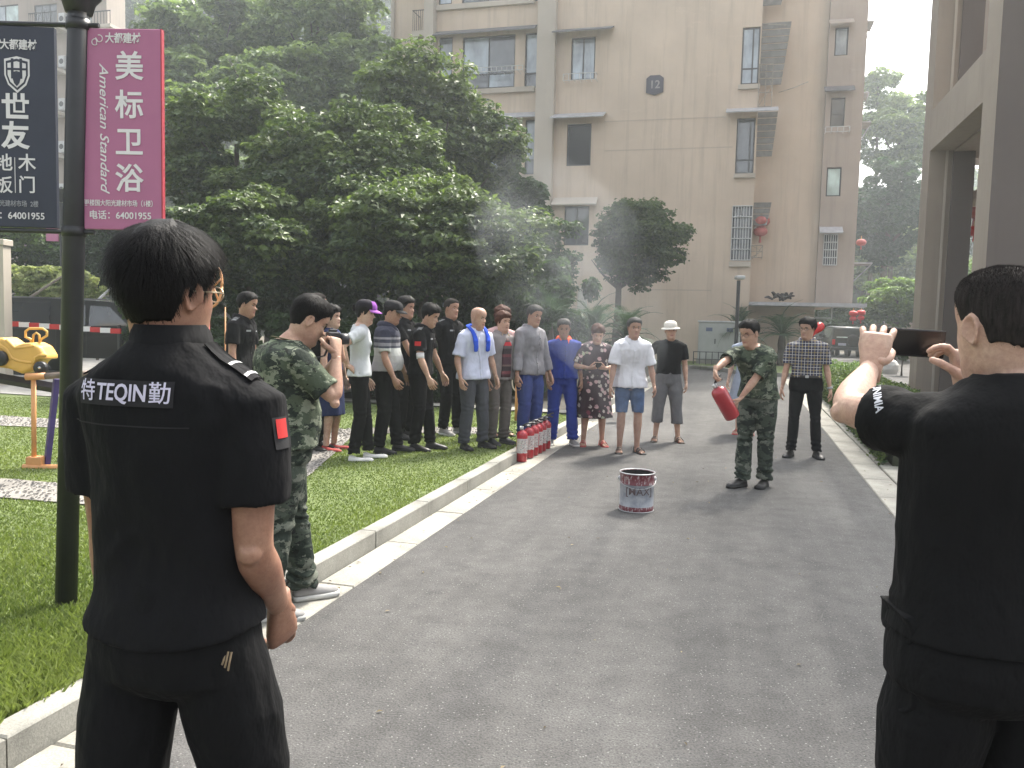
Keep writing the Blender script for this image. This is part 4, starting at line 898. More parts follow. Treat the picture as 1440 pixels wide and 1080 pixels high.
hood(bl, 1167, 28, 1202, 33, VE, .4, M_TAUPE); hood(bl, 1160, 123, 1203, 128, VE, .4, M_DHOOD); hood(bl, 1153, 323, 1186, 328, VE, .4, M_HOOD); rack(bl, 1161, 178, 1195, 185, VE, .3)
def grille(root, h, v, mat, rows=5, cols=7, r=.018):
    u0, u1, z0, z1 = h; b = Bag()
    for i in range(cols + 1): u = u0 + (u1 - u0) * i / cols; b.tube([W(u, v, z0), W(u, v, z1)], r, 4)
    for j in range(rows + 1): z = z0 + (z1 - z0) * j / rows; b.tube([W(u0, v - .01, z), W(u1, v - .01, z)], r * 1.2, 4)
    return b.build("security_grille", mat, root)
grille(bl, hA[5], VB - .05, M_ALU); grille(bl, hE[3], VE - .05, M_ALU, 4, 6)
# ground floor under the canopy
u0, u1, zc0, zc1 = fr(1050, 424, 1224, 431, VB - .4)
b = Bag(); b.uvbox(A1 + .002, U3 + .35, VB - .9, VE - .002, zc0, zc0 + .14); b.build("canopy", M_HOOD, bl)
b = Bag(); b.uvbox(A1 + .002, U2, VE + .0, VE + .2, 0, zc0 - .002); b.build("porch_wall", M_BEIGE, bl)
b = Bag(); b.tube([W(U2 + .6, VB, zc0), W(U2 + .6, VB, zc0 - .45), W(U2, VB + .3, zc0 - .45)], .04, 8); b.build("drain_pipe", M_ALU, bl)
b = Bag(); b.uvbox(A0, A1 - .31, VB + .31, VB + 10, 0, ZT - .1); b.uvbox(u535 + .02, A0 - .01, VB + 1.2, VB + 10, 0, ZT - .1); b.uvbox(A1 - .2, U3 - .31, VD + .31, VB + 10, zc0 + .1, ZT - .1); b.build("inner_walls", M_BEIGE, bl)
# cages and slatted awnings on the return wall
M_SLAT = pm("awning_sheet", (.17, .165, .155), .6, .25, 5, .2); M_RUST = pm("rusty_wire", (.30, .27, .23), .7, .3, 10, .2)
def slat_panel(x0, y0, x1, y1, xb, nslat=9):
    """sloping slatted sheet seen from below: top edge x0..x1 at y0, bottom x0..xb at y1"""
    root = bl; u0, zt = FV(x0, y0, VB + .4); u1, _ = FV(x1, y0, VB + .4); u2, zb = FV(xb, y1, VB + .4)
    for i in range(nslat):
        f0, f1 = i / nslat, (i + .88) / nslat; z0, z1 = zt + (zb - zt) * f0, zt + (zb - zt) * f1; ua, ub = u1 + (u2 - u1) * f0, u1 + (u2 - u1) * f1
        V = [tuple(W(u, v, z)) for (u, z) in ((u0, z0), (ua, z0), (ub, z1), (u0, z1)) for v in (VB + .38, VB + .41)]
        Bag().add(V, [(0, 2, 4, 6), (1, 7, 5, 3), (0, 1, 3, 2), (2, 3, 5, 4), (4, 5, 7, 6), (6, 7, 1, 0)]).build("slat", M_SLAT, bl)
slat_panel(1072, 33, 1113, 120, 1098); slat_panel(1064, 158, 1094, 221, 1085, 7); slat_panel(1058, 285, 1085, 318, 1078, 4); slat_panel(1076, -60, 1115, 8, 1098, 6)
def cage(x0, y0, x1, y1):
    u0, u1, z0, z1 = fr(x0, y0, x1, y1, VB - .1); b = Bag(); v = VB - .12
    for z in np.linspace(z0, z1, max(3, int((z1 - z0) / .38))): b.tube([W(u0, v, z), W(u1, v, z), W(u1, VB + .5, z)], .017, 4)
    for u in (u0, (u0 + u1) / 2, u1): b.tube([W(u, v, z0), W(u, v, z1)], .015, 4)
    b.tube([W(u0, v, z0), W(u1, v, z0 + (z1 - z0) * .5), W(u0, v, z1)], .013, 4); b.build("wire_cage", M_RUST, bl)
cage(1067, 90, 1086, 150); cage(1056, 345, 1072, 362)
for (x0, y0, x1) in ((1085, 40, 1118), ): pass
b = Bag()
for px0, py0, px1, py1 in ((1095, 130, 1137, 113), (1073, 33, 1113, 33), (1056, 365, 1072, 346)):
    (a, c), (d, e) = FV(px0, py0, VB + .3), FV(px1, py1, VB + .3); Bag().tube([W(a, VB + .3, c), W((a + d) / 2, VB + .2, (c + e) / 2 - .08), W(d, VB + .5, e)], .018, 5).build('wire_bracket', M_RUST, bl)
pass
# hoods sticking out at the far side of the tower
for yy, dy, l in ((36, 6, 9), (135, 3, 8), (176, 10, 12), (372, 8, 22)):
    u_, z_ = FV(1216 - yy * .03, yy, VE + 1.0); b = Bag(); b.uvbox(U3 + .002, U3 + l * .035, VE + .6, VE + 1.8, z_, z_ + .06); b.tube([W(U3, VE + .7, z_ - .8), W(U3 + l * .034, VE + .7, z_)], .02, 5); b.build("side_awning", M_HOOD, bl)
# number plaque
pu, pz = FV(921, 120, VB); b = Bag(); r_ = .40; poly = [(-.36, -.30), (0, -.42), (.36, -.30), (.36, .28), (.2, .40), (-.2, .40), (-.36, .28)]
b.prism(poly, -.06, -.01); b.prism([(x * .88, z * .88) for x, z in poly], -.075, -.058, 1)
pl = b.build("number_plaque", [pm("plaque_rim", (.06, .055, .075), .5), pm("plaque_face", (.055, .052, .08), .5)], bl); pl.matrix_world = Matrix.Translation(W(pu, VB, pz)) @ Matrix.Rotation(-AZ, 4, 'Z')
tb = text_bag("12", .46, .012, .004); tb.xf(Matrix.Rotation(R(90), 4, 'X')); to = tb.build("number", pm("plaque_letter", (.35, .33, .33), .5), pl); to.location = (0, -.082, 0)
# ---------------------------------------------------------------- right-hand building with porch piers
UW = 4.5; rb = empty("porch_building", (0, 0, 0), 0, "taupe building with tall beige framed porch openings at the right edge", "building")
zo = 6.22; zu = FU(1313, 153, UW)[1]; vn0, vn1, vf0, vf1 = 17.95, 18.95, 23.8, 24.7
wall(rb, "porch_frame", 'u', UW, vn0, vf1, 0, 22, .55, [(vn1, vf0, -.0, zo), (vn1, vf0, zu, 11.5), (vn1, vf0, 13, 17.5)], M_PORCH)
M_TAUPE_UNLIT = plaster("unlit_taupe_render", (.150, .127, .113), .3); b = Bag(); b.uvbox(UW + .001, 12, vn0 - .004, vn0 + .6, 0, 22); b.build("front_wall", M_TAUPE_UNLIT, rb)  # darker copy of the taupe, shade painted into faces turned from the sun
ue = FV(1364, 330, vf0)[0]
b = Bag(); b.uvbox(UW + .552, ue, vf0 - .06, vf1, 0, 22); b.build("end_pier", M_TAUPE_UNLIT, rb)
ug = FV(1326, 300, vf0)[0]; b = Bag(); b.uvbox(ug - .03, ug + .03, vf0 - .075, vf0 - .06, 0, 22); b.build("pier_light_line", M_TRIM, rb)  # pale strip painted for the bright line along a groove in the pier
b = Bag(); b.uvbox(UW + .553, 9, vn0 + .61, vf1, zo - .03, zu); b.build("porch_ceiling", M_TAUPE, rb)
b = Bag(); b.uvbox(9, 9.3, vn0 + .61, 60, 0, 3.0); b.uvbox(6.6, 12, 30, 30.3, 7, 22); b.build("inner_wall", M_TAUPE, rb)
b = Bag()
for i in range(12): q = 24.9 + i * .15; b.tube([W(ue + .03 + i * .05, q, 5.4), W(ue + .03 + i * .05, q, 7.0)], .02, 4)
b.tube([W(ue, 24.9, 7.0), W(ue + .8, 26.8, 7.0)], .03, 4); b.tube([W(ue, 24.9, 5.4), W(ue + .8, 26.8, 5.4)], .03, 4); b.build("railing", M_BLK, rb)
b = Bag(); b.uvbox(ue - .3, ue + 1.2, 24.9, 26.9, 5.15, 5.38); b.build("balcony", M_TAUPE, rb)
# ---------------------------------------------------------------- far apartment block, upper left
VF = 60; fb = empty("apartment_block", (0, 0, 0), 0, "tall grey-beige apartment block with white balconies behind the banner post", "building")
uR = FV(150, 20, VF)[0]; uL = FV(-60, 20, VF)[0]; hs_ = []; zt_ = []
for k in range(-1, 7):
    y0 = 8 + 60 * k; hs_.append(fr(-30, y0, 26, y0 + 36, VF)); hs_.append(fr(48, y0 - 2, 80, y0 + 30, VF)); hs_.append(fr(100, y0 - 3, 128, y0 + 29, VF))
wall(fb, "front_wall", 'v', VF, uL - 20, uR, 0, 40, .4, hs_, M_TAUPE)
for i, h in enumerate(hs_): window(fb, h, VF, (M_GLASS, M_GLASSB, M_GLASSL) if i % 2 else M_GLASS, (.33, .66), (), .09)
b = Bag(); b.uvbox(uR - .5, uR - .002, VF + .402, VF + 2.2, 0, 40); b.uvbox(uL - 20, uR - .6, VF + 1.5, VF + 2.2, 0, 39); b.build("side_wall", M_TAUPE, fb)
for k in range(-1, 7):
    y0 = 42 + 60 * k
    for x0, x1 in ((45, 84), (98, 160)):
        u0, u1, z0, z1 = fr(x0, y0 - 10, x1, y0, VF - 1); b = Bag(); b.uvbox(u0, u1, VF - 1.4, VF - .003, z0, z0 + .25); ba = b.build("balcony", M_TRIM, fb)
        b = Bag(); nb_ = 14
        for i in range(nb_ + 1): u = u0 + .05 + (u1 - u0 - .1) * i / nb_; b.tube([W(u, VF - 1.35, z0 + .25), W(u, VF - 1.35, z0 + 1.3)], .03, 4)
        b.tube([W(u0, VF - 1.35, z0 + 1.3), W(u1, VF - 1.35, z0 + 1.3)], .05, 4); b.build("railing", M_BLK, ba)
    u0, u1, z0, z1 = fr(82, y0 - 24, 90, y0 - 8, VF - .6); ac_unit(fb, u0, u1, VF - .6, VF - .01, z0, z1)
# gate pillar at the left edge
p0 = G(4, 520, 0); b = Bag(); Yp = 16.0
q0, q1 = PD(-70, 345, Yp), PD(4, 345, Yp); b.box(q0.x, q1.x, Yp, Yp + .25, 0, q1.z, bev=.01); b.box(q0.x - .03, q1.x + .03, Yp - .03, Yp + .28, q1.z, q1.z + .12, bev=.01)
props(b.build("gate_pillar", M_TRIM), "beige rendered pillar at the left edge of the lawn", "pillar")
# ---------------------------------------------------------------- vegetation
def crown_mesh(name, rx, ry, rz, n, leaf, mat, seed, ncl=70, tips=.5, lobes=.35, droop=0.0):
    r_ = np.random.RandomState(seed); d = r_.normal(0, 1, (ncl, 3)); d /= np.linalg.norm(d, axis=1)[:, None]; rad = r_.uniform(.25, 1, ncl) ** .45
    rad *= 1 + lobes * vnoise(d * 1.7 + seed)
    C = d * rad[:, None] * np.array([rx, ry, rz]) * .86; cr = r_.uniform(.12, .30, ncl) ** 1.0 * (rx + ry + rz) / 3; ct = r_.uniform(-.25, .25, ncl) + .25 * d[:, 2]  # upper clusters tinted paler, sun on the crown put into leaf colour
    i = r_.choice(ncl, n, p=cr**2 / (cr**2).sum()); e = r_.normal(0, 1, (n, 3)); e /= np.linalg.norm(e, axis=1)[:, None]; e[:, 2] = np.abs(e[:, 2]) * 1.0 * np.sign(e[:, 2] + .45)
    rr = cr[i] * (.45 + .55 * r_.rand(n) ** .5) * (1 + .35 * vnoise(e * 2.3 + i[:, None] * 3.1)); P = C[i] + e * rr[:, None] * [1.15, 1.15, .72]; P[:, 2] -= droop * (P[:, 0] ** 2 + P[:, 1] ** 2) / rx**2 * rz
    N = e * .6 + r_.normal(0, .45, (n, 3)) + [0, 0, .9]; N /= np.linalg.norm(N, axis=1)[:, None]; X = np.cross(N, r_.normal(0, 1, (n, 3))); X /= np.linalg.norm(X, axis=1)[:, None]; Y = np.cross(N, X)
    s = leaf * r_.uniform(.55, 1.25, n); w_ = s * .36
    V = np.stack([P - X * s[:, None] * .5, P + Y * w_[:, None] + X * s[:, None] * .02 + N * w_[:, None] * .3, P + X * s[:, None] * .55 - N * s[:, None] * .12, P - Y * w_[:, None] + X * s[:, None] * .02 + N * w_[:, None] * .3], 1).reshape(-1, 3)
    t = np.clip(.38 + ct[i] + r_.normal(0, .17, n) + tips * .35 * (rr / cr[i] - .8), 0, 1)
    return big_mesh(name, V, np.arange(n * 4).reshape(-1, 4), mat, t)
def trunk_bag(h, r, seed, spread, limbs=5, top=.55):
    r_ = np.random.RandomState(seed); b = Bag(); p = np.array([0., 0, -.1]); pts = [p]; k = 7
    for i in range(k): p = p + [r_.normal(0, .05) * h / 5, r_.normal(0, .05) * h / 5, (h + .1) / k]; pts.append(p)
    b.tube(pts, [r * 1.35] + [r * (1 - .6 * i / k) for i in range(1, k + 1)], 9)
    for j in range(limbs):
        q = pts[int(k * (top + (1 - top) * j / limbs))]; a = j * 2.4 + r_.rand(); L = spread * r_.uniform(.5, .8); d = np.array([math.cos(a), math.sin(a), .75]); 
        b.tube([q, q + d * L * .35, q + d * L * .7 + [0, 0, .1 * L], q + d * L + [0, 0, .25 * L]], [r * .45, r * .33, r * .2, r * .08], 6)
    return b
def tree(label, base, crown_c, rx, ry, rz, n, leaf, mat, seed, group=None, cat='tree', name='tree', tr=.14, ncl=70, **kw):
    o = empty(name, base, 0, label, cat, group); h = max(.3, crown_c[2] - base[2]); 
    trunk_bag(h + rz * .25, tr, seed, min(rx, ry) * .9, top=max(.2, (h - rz * .8) / (h + rz * .25))).build("trunk", M_BARK, o, True)
    c = link("crown", crown_mesh("crown", rx, ry, rz, n, leaf, mat, seed, ncl, **kw), o); c.location = Vector(crown_c) - Vector(base); return o
def px_tree(label, px, py, rxp, ryp, Y, n, leaf, mat, seed, depth=1.0, tx=None, **kw):
    c = PD(px, py, Y); k = Y / FPX; base = Vector((PD(tx, 540, Y).x if tx else c.x, Y, .08)); return tree(label, base, c, rxp * k, rxp * k * depth, ryp * k, n, leaf, mat, seed, **kw)
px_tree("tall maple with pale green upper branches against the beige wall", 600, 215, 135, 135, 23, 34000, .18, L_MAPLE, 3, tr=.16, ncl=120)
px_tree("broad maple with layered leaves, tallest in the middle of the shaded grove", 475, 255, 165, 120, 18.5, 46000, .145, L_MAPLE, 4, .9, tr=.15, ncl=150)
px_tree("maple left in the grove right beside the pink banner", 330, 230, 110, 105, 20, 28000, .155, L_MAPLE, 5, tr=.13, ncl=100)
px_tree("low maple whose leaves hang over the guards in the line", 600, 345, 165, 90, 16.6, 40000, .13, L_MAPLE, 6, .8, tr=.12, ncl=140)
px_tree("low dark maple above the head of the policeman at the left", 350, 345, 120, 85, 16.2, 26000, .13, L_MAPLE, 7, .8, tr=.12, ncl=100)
px_tree("dark evergreen in hazy smoke at the right end of the grove", 752, 385, 80, 85, 21, 20000, .13, L_DARK, 8, .9, tr=.12)
px_tree("haze-pale green tree high on the slope at the upper left", 300, 60, 95, 75, 44, 14000, .36, L_HILL, 90, tr=.2, ncl=110)
px_tree("haze-pale green tree high on the slope in the upper middle", 450, 60, 100, 80, 42, 14000, .34, L_HILL, 91, tr=.2, ncl=110)
px_tree("mid green tree on the slope above the broad maple", 380, 140, 95, 70, 36, 14000, .30, L_HILL, 92, tr=.2, ncl=110)
px_tree("mid green tree on the slope against the wall's left edge", 500, 120, 60, 70, 38, 9000, .30, L_HILL, 93, tr=.2, ncl=90)
px_tree("mid green tree on the slope right above the pink banner", 230, 120, 70, 80, 40, 10000, .32, L_HILL, 94, tr=.2, ncl=90)
px_tree("small round-headed tree alone before the beige wall of block 12", 897, 340, 68, 72, 30, 26000, .15, L_PRIV, 17, .9, tx=862, tr=.16, ncl=130, lobes=.12)
px_tree("tall dark camphor tree rising behind the grove", 720, 300, 62, 70, 26, 10000, .2, L_DARK, 21, tr=.14)
# dark understorey behind the people
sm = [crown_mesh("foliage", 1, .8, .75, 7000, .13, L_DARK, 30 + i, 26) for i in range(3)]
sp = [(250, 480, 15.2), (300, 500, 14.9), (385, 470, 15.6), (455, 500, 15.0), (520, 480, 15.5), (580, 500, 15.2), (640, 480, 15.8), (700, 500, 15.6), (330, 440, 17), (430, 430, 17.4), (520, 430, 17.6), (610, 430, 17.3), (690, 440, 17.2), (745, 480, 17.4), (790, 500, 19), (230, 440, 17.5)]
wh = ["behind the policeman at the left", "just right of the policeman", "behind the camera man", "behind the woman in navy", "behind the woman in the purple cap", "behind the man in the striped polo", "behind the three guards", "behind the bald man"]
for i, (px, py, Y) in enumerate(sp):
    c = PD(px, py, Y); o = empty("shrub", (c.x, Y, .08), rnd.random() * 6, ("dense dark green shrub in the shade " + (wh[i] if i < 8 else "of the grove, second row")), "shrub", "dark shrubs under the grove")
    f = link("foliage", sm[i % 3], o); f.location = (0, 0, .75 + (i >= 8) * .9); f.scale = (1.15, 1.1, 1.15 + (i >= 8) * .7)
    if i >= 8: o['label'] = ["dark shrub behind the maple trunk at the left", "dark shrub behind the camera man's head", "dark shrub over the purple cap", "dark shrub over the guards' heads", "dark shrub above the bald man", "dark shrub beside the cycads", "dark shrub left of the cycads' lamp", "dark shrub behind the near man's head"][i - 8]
    b = Bag(); 
    for k in range(4): a = k * 1.7; b.tube([(0, 0, -.05), (.1 * math.cos(a), .1 * math.sin(a), .4), (.35 * math.cos(a), .35 * math.sin(a), .9)], [.03, .022, .01], 5)
    b.build("stem", M_BARK, o)
L_HEDGE = leafmat("hedge_leaf", (.028, .055, .018), (.16, .215, .065))
# hedge at the right
def hedge(label, pts, wdt, hgt, n, leaf, mat, seed):
    r_ = np.random.RandomState(seed); P = []; L = sum(math.dist(a, c) for a, c in zip(pts[:-1], pts[1:])); per = n / L; out = []
    for a, c in zip(pts[:-1], pts[1:]):
        l = math.dist(a, c); k = int(per * l); t = r_.rand(k); f = r_.rand(k); side = r_.uniform(-1, 1, k); d = (np.array(c) - a) / l; nn = np.array([-d[1], d[0]])
        z = np.where(f < .5, hgt, hgt * r_.rand(k)); o_ = np.where(f < .5, side, np.sign(side)) * wdt / 2
        uvp = np.array(a) + d * (t * l)[:, None] + nn * o_[:, None]; nz_ = vnoise(np.stack([uvp[:, 0] * 2.2, uvp[:, 1] * 2.2, z * 2], -1)) * .09
        out.append(np.stack([uvp[:, 0] * CA + uvp[:, 1] * SA, -uvp[:, 0] * SA + uvp[:, 1] * CA, z + nz_ + r_.normal(0, .02, k)], -1) + r_.normal(0, .025, (k, 3)))
    P = np.concatenate(out); n = len(P); N = r_.normal(0, .6, (n, 3)) + [0, 0, .8]; N /= np.linalg.norm(N, axis=1)[:, None]; X = np.cross(N, r_.normal(0, 1, (n, 3))); X /= np.linalg.norm(X, axis=1)[:, None]; Y = np.cross(N, X); s = leaf * r_.uniform(.6, 1.2, n)[:, None]
    V = np.stack([P - X * s * .5, P + Y * s * .3 + N * s * .1, P + X * s * .5, P - Y * s * .3 + N * s * .1], 1).reshape(-1, 3); o = empty("hedge", tuple(W(*pts[0], 0)), 0, label, "hedge"); f = link("foliage", big_mesh("foliage", V, np.arange(n * 4).reshape(-1, 4), mat, np.clip(r_.normal(.45, .25, n), 0, 1)), o); f.location = -o.location
    b = Bag()
    for a, c in zip(pts[:-1], pts[1:]):
        d = (np.array(c) - a); d = d / np.linalg.norm(d); nn = np.array([-d[1], d[0]]) * (wdt / 2 - .1); q = [np.array(a) + nn, np.array(c) + nn, np.array(c) - nn, np.array(a) - nn]
        V = [tuple(W(x, y, z)) for z in (0, hgt - .12) for x, y in q]; b.add(V, [(3, 2, 1, 0), (4, 5, 6, 7), (0, 1, 5, 4), (1, 2, 6, 5), (2, 3, 7, 6), (3, 0, 4, 7)])
    s_ = b.build("branches", pm("hedge_twigs", (.03, .035, .018), .95, .3, 20, .5), o); s_.location = -o.location
hedge("low leafy hedge running along the right kerb beside the man with the phone", [(2.30, 10.3), (2.38, 14), (2.50, 18), (2.52, 22.4)], 1.28, .48, 42000, .07, L_HEDGE, 2)
hedge("far stretch of trimmed hedge behind the man in the plaid shirt, leaves coloured as if sunlit", [(2.7, 22.8), (2.9, 27.5)], 1.6, .55, 12000, .07, L_LIGHT, 3)  # same hedge further on; lighter leaf colour stands for its sunlit top
hedge("low clipped hedge in front of the beige wall", [(-9.5, 32.6), (-3.6, 32.6)], 1.0, .8, 12000, .10, L_DARK, 4)
# hill
nx, ny = 60, 40; X_, Y_ = np.meshgrid(np.linspace(-120, 120, nx), np.linspace(64, 190, ny)); 
def hill_h(x, y): t = np.clip((y - 66) / 75, 0, 1); t = t * t * (3 - 2 * t); side = 1 - .72 * np.clip((x - 5) / 40, 0, 1); return t * 58 * side + 3 * vnoise(np.stack([np.atleast_1d(x) * .05, np.atleast_1d(y) * .05, np.atleast_1d(x) * 0], -1).reshape(-1, 3)).reshape(np.shape(x)) * t
Z_ = hill_h(X_, Y_) - .05; V = np.stack([X_, Y_, Z_], -1).reshape(-1, 3); ii = np.arange(nx * ny).reshape(ny, nx); F = np.stack([ii[:-1, :-1], ii[:-1, 1:], ii[1:, 1:], ii[1:, :-1]], -1).reshape(-1, 4)
props(link("hill", big_mesh("hill", V, F, stone_mat("hill_soil", (.045, .06, .03), 3, .5), smooth=True)), kind='structure')
hm_ = [crown_mesh("crown", 4.2, 4.2, 3.4, 15000, .36, m_, 60 + i, 60, lobes=.5) for i, m_ in enumerate((L_HILL, L_HILL, L_HILLD))]
tk_ = trunk_bag(5, .2, 5, 2.5).mesh("trunk", M_BARK, True); r_ = np.random.RandomState(17); hp_ = []
for i in range(4000):
    Y = 68 + 60 * r_.rand(); px = r_.uniform(140, 580) if i % 3 else r_.uniform(1195, 1420); x = (px - 720) / FPX * Y
    if all((x - a)**2 + (Y - c)**2 > 4.9**2 for a, c in hp_): hp_.append((x, Y))
    if len(hp_) >= 92: break
for i, (x, Y) in enumerate(hp_):
    z = float(hill_h(np.array([x]), np.array([Y]))[0]) - .1; left = x < 10
    o = empty("tree", (x, Y, z), r_.rand() * 6.28, "leafy tree on the hazy wooded hillside behind the left grove" if left else "tree on the wooded slope seen between the two buildings at the right", "tree", "trees on the left hillside" if left else "trees on the right slope")
    s_ = r_.uniform(.85, 1.35); o.scale = (s_, s_, s_ * r_.uniform(.9, 1.2)); t_ = link("trunk", tk_, o); c_ = link("crown", hm_[i % 3], o); c_.location = (0, 0, 5.2)
# trees seen through the right-hand gap
px_tree("feathery tree with open branches against the white sky", 1237, 140, 30, 66, 62, 4200, .32, L_HILL, 41, tr=.2, ncl=36)
px_tree("pale sunlit tree halfway up the right slope", 1262, 190, 52, 62, 60, 15000, .30, L_HILL, 42, tr=.2)
px_tree("large dark conifer-like tree between the buildings", 1245, 300, 62, 70, 55, 24000, .34, L_HILLD, 43, tr=.3, ncl=90)
px_tree("bright green bushy tree beyond the parked off-roader", 1262, 425, 52, 34, 44, 11000, .20, L_LIGHT, 44, tr=.12)
px_tree("dark bushy tree behind the red paper lanterns", 1180, 455, 46, 34, 52, 9000, .24, L_DARK, 45, tr=.12)
px_tree("green bush beside the far porch pier", 1360, 400, 40, 45, 46, 6000, .22, L_LIGHT, 46, tr=.12)
px_tree("bush at the right end of the parking row", 1240, 470, 50, 30, 56, 9000, .24, L_DARK, 48, tr=.12)
# left background greenery
px_tree("variegated cream and green shrub beyond the pickup truck", 66, 398, 66, 26, 25, 14000, .17, L_VAR, 50, .6, name='shrub', cat='shrub', tr=.04, ncl=70)
px_tree("smaller variegated shrub right of the banner post", 136, 408, 18, 18, 25, 3500, .15, L_VAR, 51, .6, name='shrub', cat='shrub', tr=.04, ncl=24)
px_tree("tree with yellow-green leaves over the left pillar", 25, 330, 52, 34, 30, 7000, .17, L_LIGHT, 52, tr=.1)
px_tree("dark leafy tree behind the banner post", 95, 375, 78, 62, 31, 14000, .19, L_DARK, 53, tr=.14)
px_tree("dark tree behind the pickup truck's cab", 190, 355, 75, 85, 28, 16000, .17, L_DARK, 54, tr=.14)
px_tree("shadowed tree left of the variegated shrub", -20, 400, 55, 60, 30, 8000, .18, L_DARK, 55, tr=.14)
px_tree("bright maple bough beside the pink banner's upper edge", 262, 170, 52, 60, 30, 9000, .2, L_HILL, 56, tr=.14)
# cycads
def frond_mesh(L, seed):
    r_ = np.random.RandomState(seed); b = Bag(); n = 30; pts = []
    for i in range(n + 1): t = i / n; pts.append(np.array([L * (t - .12 * t**3), 0, L * (.75 * t - .85 * t * t)]))
    b.tube(pts[::5], [.013, .012, .010, .008, .006, .004, .003][:len(pts[::5])], 4)
    for i in range(2, n):
        for s in (-1, 1):
            t = i / n; l = L * .26 * math.sin(min(1, t * 1.15 + .12) * math.pi) ** .6 * (1.05 - .3 * t); d = np.array([.55, s, .18]); d /= np.linalg.norm(d); p = pts[i]; w_ = np.array([.014, 0, 0])
            b.add([p - w_, p + w_, p + d * l - [0, 0, .12 * l]], [(0, 1, 2)])
    return b.mesh("frond", L_FROND)
FR = [frond_mesh(1.25, 1), frond_mesh(1.0, 2)]
for me in FR: a = me.attributes.new("tint", 'FLOAT', 'FACE'); a.data.foreach_set("value", np.random.RandomState(1).uniform(.2, .9, len(me.polygons)).astype(np.float32))
def cycad(label, px, py, Y, s=1.0, n=26, trunkh=.5):
    c = PD(px, py, Y); z = max(.09, c.z - .35 * s - trunkh * s) if False else .09; o = empty("cycad", (c.x, Y, z), rnd.random() * 6, label, "cycad", "cycads in the planting beds"); hh = max(.25, c.z - z)
    b = Bag(); pts = [(0, 0, -.05)] + [(0, 0, hh * k / 6) for k in range(1, 7)]; b.tube(pts, [.16, .15, .17, .14, .16, .14, .10], 10); b.build("trunk", M_BARK, o)
    for i in range(n):
        f = link("frond", FR[i % 2], o); f.location = (0, 0, hh - .05); f.rotation_euler = (0, -R(rnd.uniform(-25, 45)) if i % 3 else -R(rnd.uniform(20, 70)), i * 2.399); f.scale = (s, s, s)
cycad("feathery cycad in the smoke behind the man in grey work clothes", 770, 455, 16.5, .9); cycad("cycad between the floral dress and the white shirt", 835, 470, 18, 1.0); cycad("cycad behind the man in the white shirt", 880, 475, 20, 1.0)
cycad("cycad behind the fireman left of the cabinet post", 1040, 470, 33.4, 1.35); cycad("cycad between the fireman and the plaid shirt", 1100, 470, 33.0, 1.45); cycad("cycad left of the blue coveralls", 720, 480, 17.5, .9)
# ---------------------------------------------------------------- street furniture, vehicles, toys
def rebase(root, p):
    p = Vector(p); root.location += p
    for ch in root.children: ch.location -= p
M_PINK = pm("pink_banner", (.40, .135, .255), .45, .06, 3, .03); M_NAVY = pm("navy_banner", (.022, .028, .050), .45, .15, 3, .03); M_WH = pm("white_print", (.72, .71, .72), .5, .03, 5, 0); M_GREY = pm("grey_print", (.30, .31, .34), .5, .03, 5, 0)
def frame_obj(parent, bag, mats, name, o, x, y, smooth=False):      # bag in x right / y up -> plane at o with axes x, y
    z = x.cross(y); M = Matrix.Identity(4)
    for i in range(3): M[i][0], M[i][1], M[i][2], M[i][3] = x[i], y[i], z[i], o[i]
    bag.xf(M); return bag.build(name, mats, parent, smooth)
# lamp post with two banners
YP = 4.12; base = PD(93, 850, YP); base.z = .08
lp = empty("lamp_post", (0, 0, 0), 0, "dark lamp post carrying the navy and pink banners behind the man in black uniform", "lamp post")
tx_ = PD(111, 0, YP); sl_x = (tx_.x - base.x) / (tx_.z - .08); LX = lambda z: base.x + sl_x * (z - .08)
b = Bag(); b.tube([(LX(.05), YP, .05), (LX(4.6), YP, 4.6)], [.052, .048], 20); b.build("pole", M_BLK, lp, True)
zt = PD(100, 10, YP).z
b = Bag(); b.tube([(LX(zt), YP, zt - .03), (LX(zt), YP, zt + .02), (LX(zt), YP, zt + .05), (LX(zt), YP, zt + .12), (LX(zt), YP, zt + .2)], [.06, .075, .10, .13, .14], 20); b.build("collar", M_BLK, lp, True)
zl = 4.7; b = Bag(); b.lathe([(.03, 0), (.13, .02), (.16, .35), (.20, .38), (.05, .52), (.01, .56)], 16, at=(LX(zl), YP, zl - .1)); b.build("lantern_head", M_BLK, lp, True)
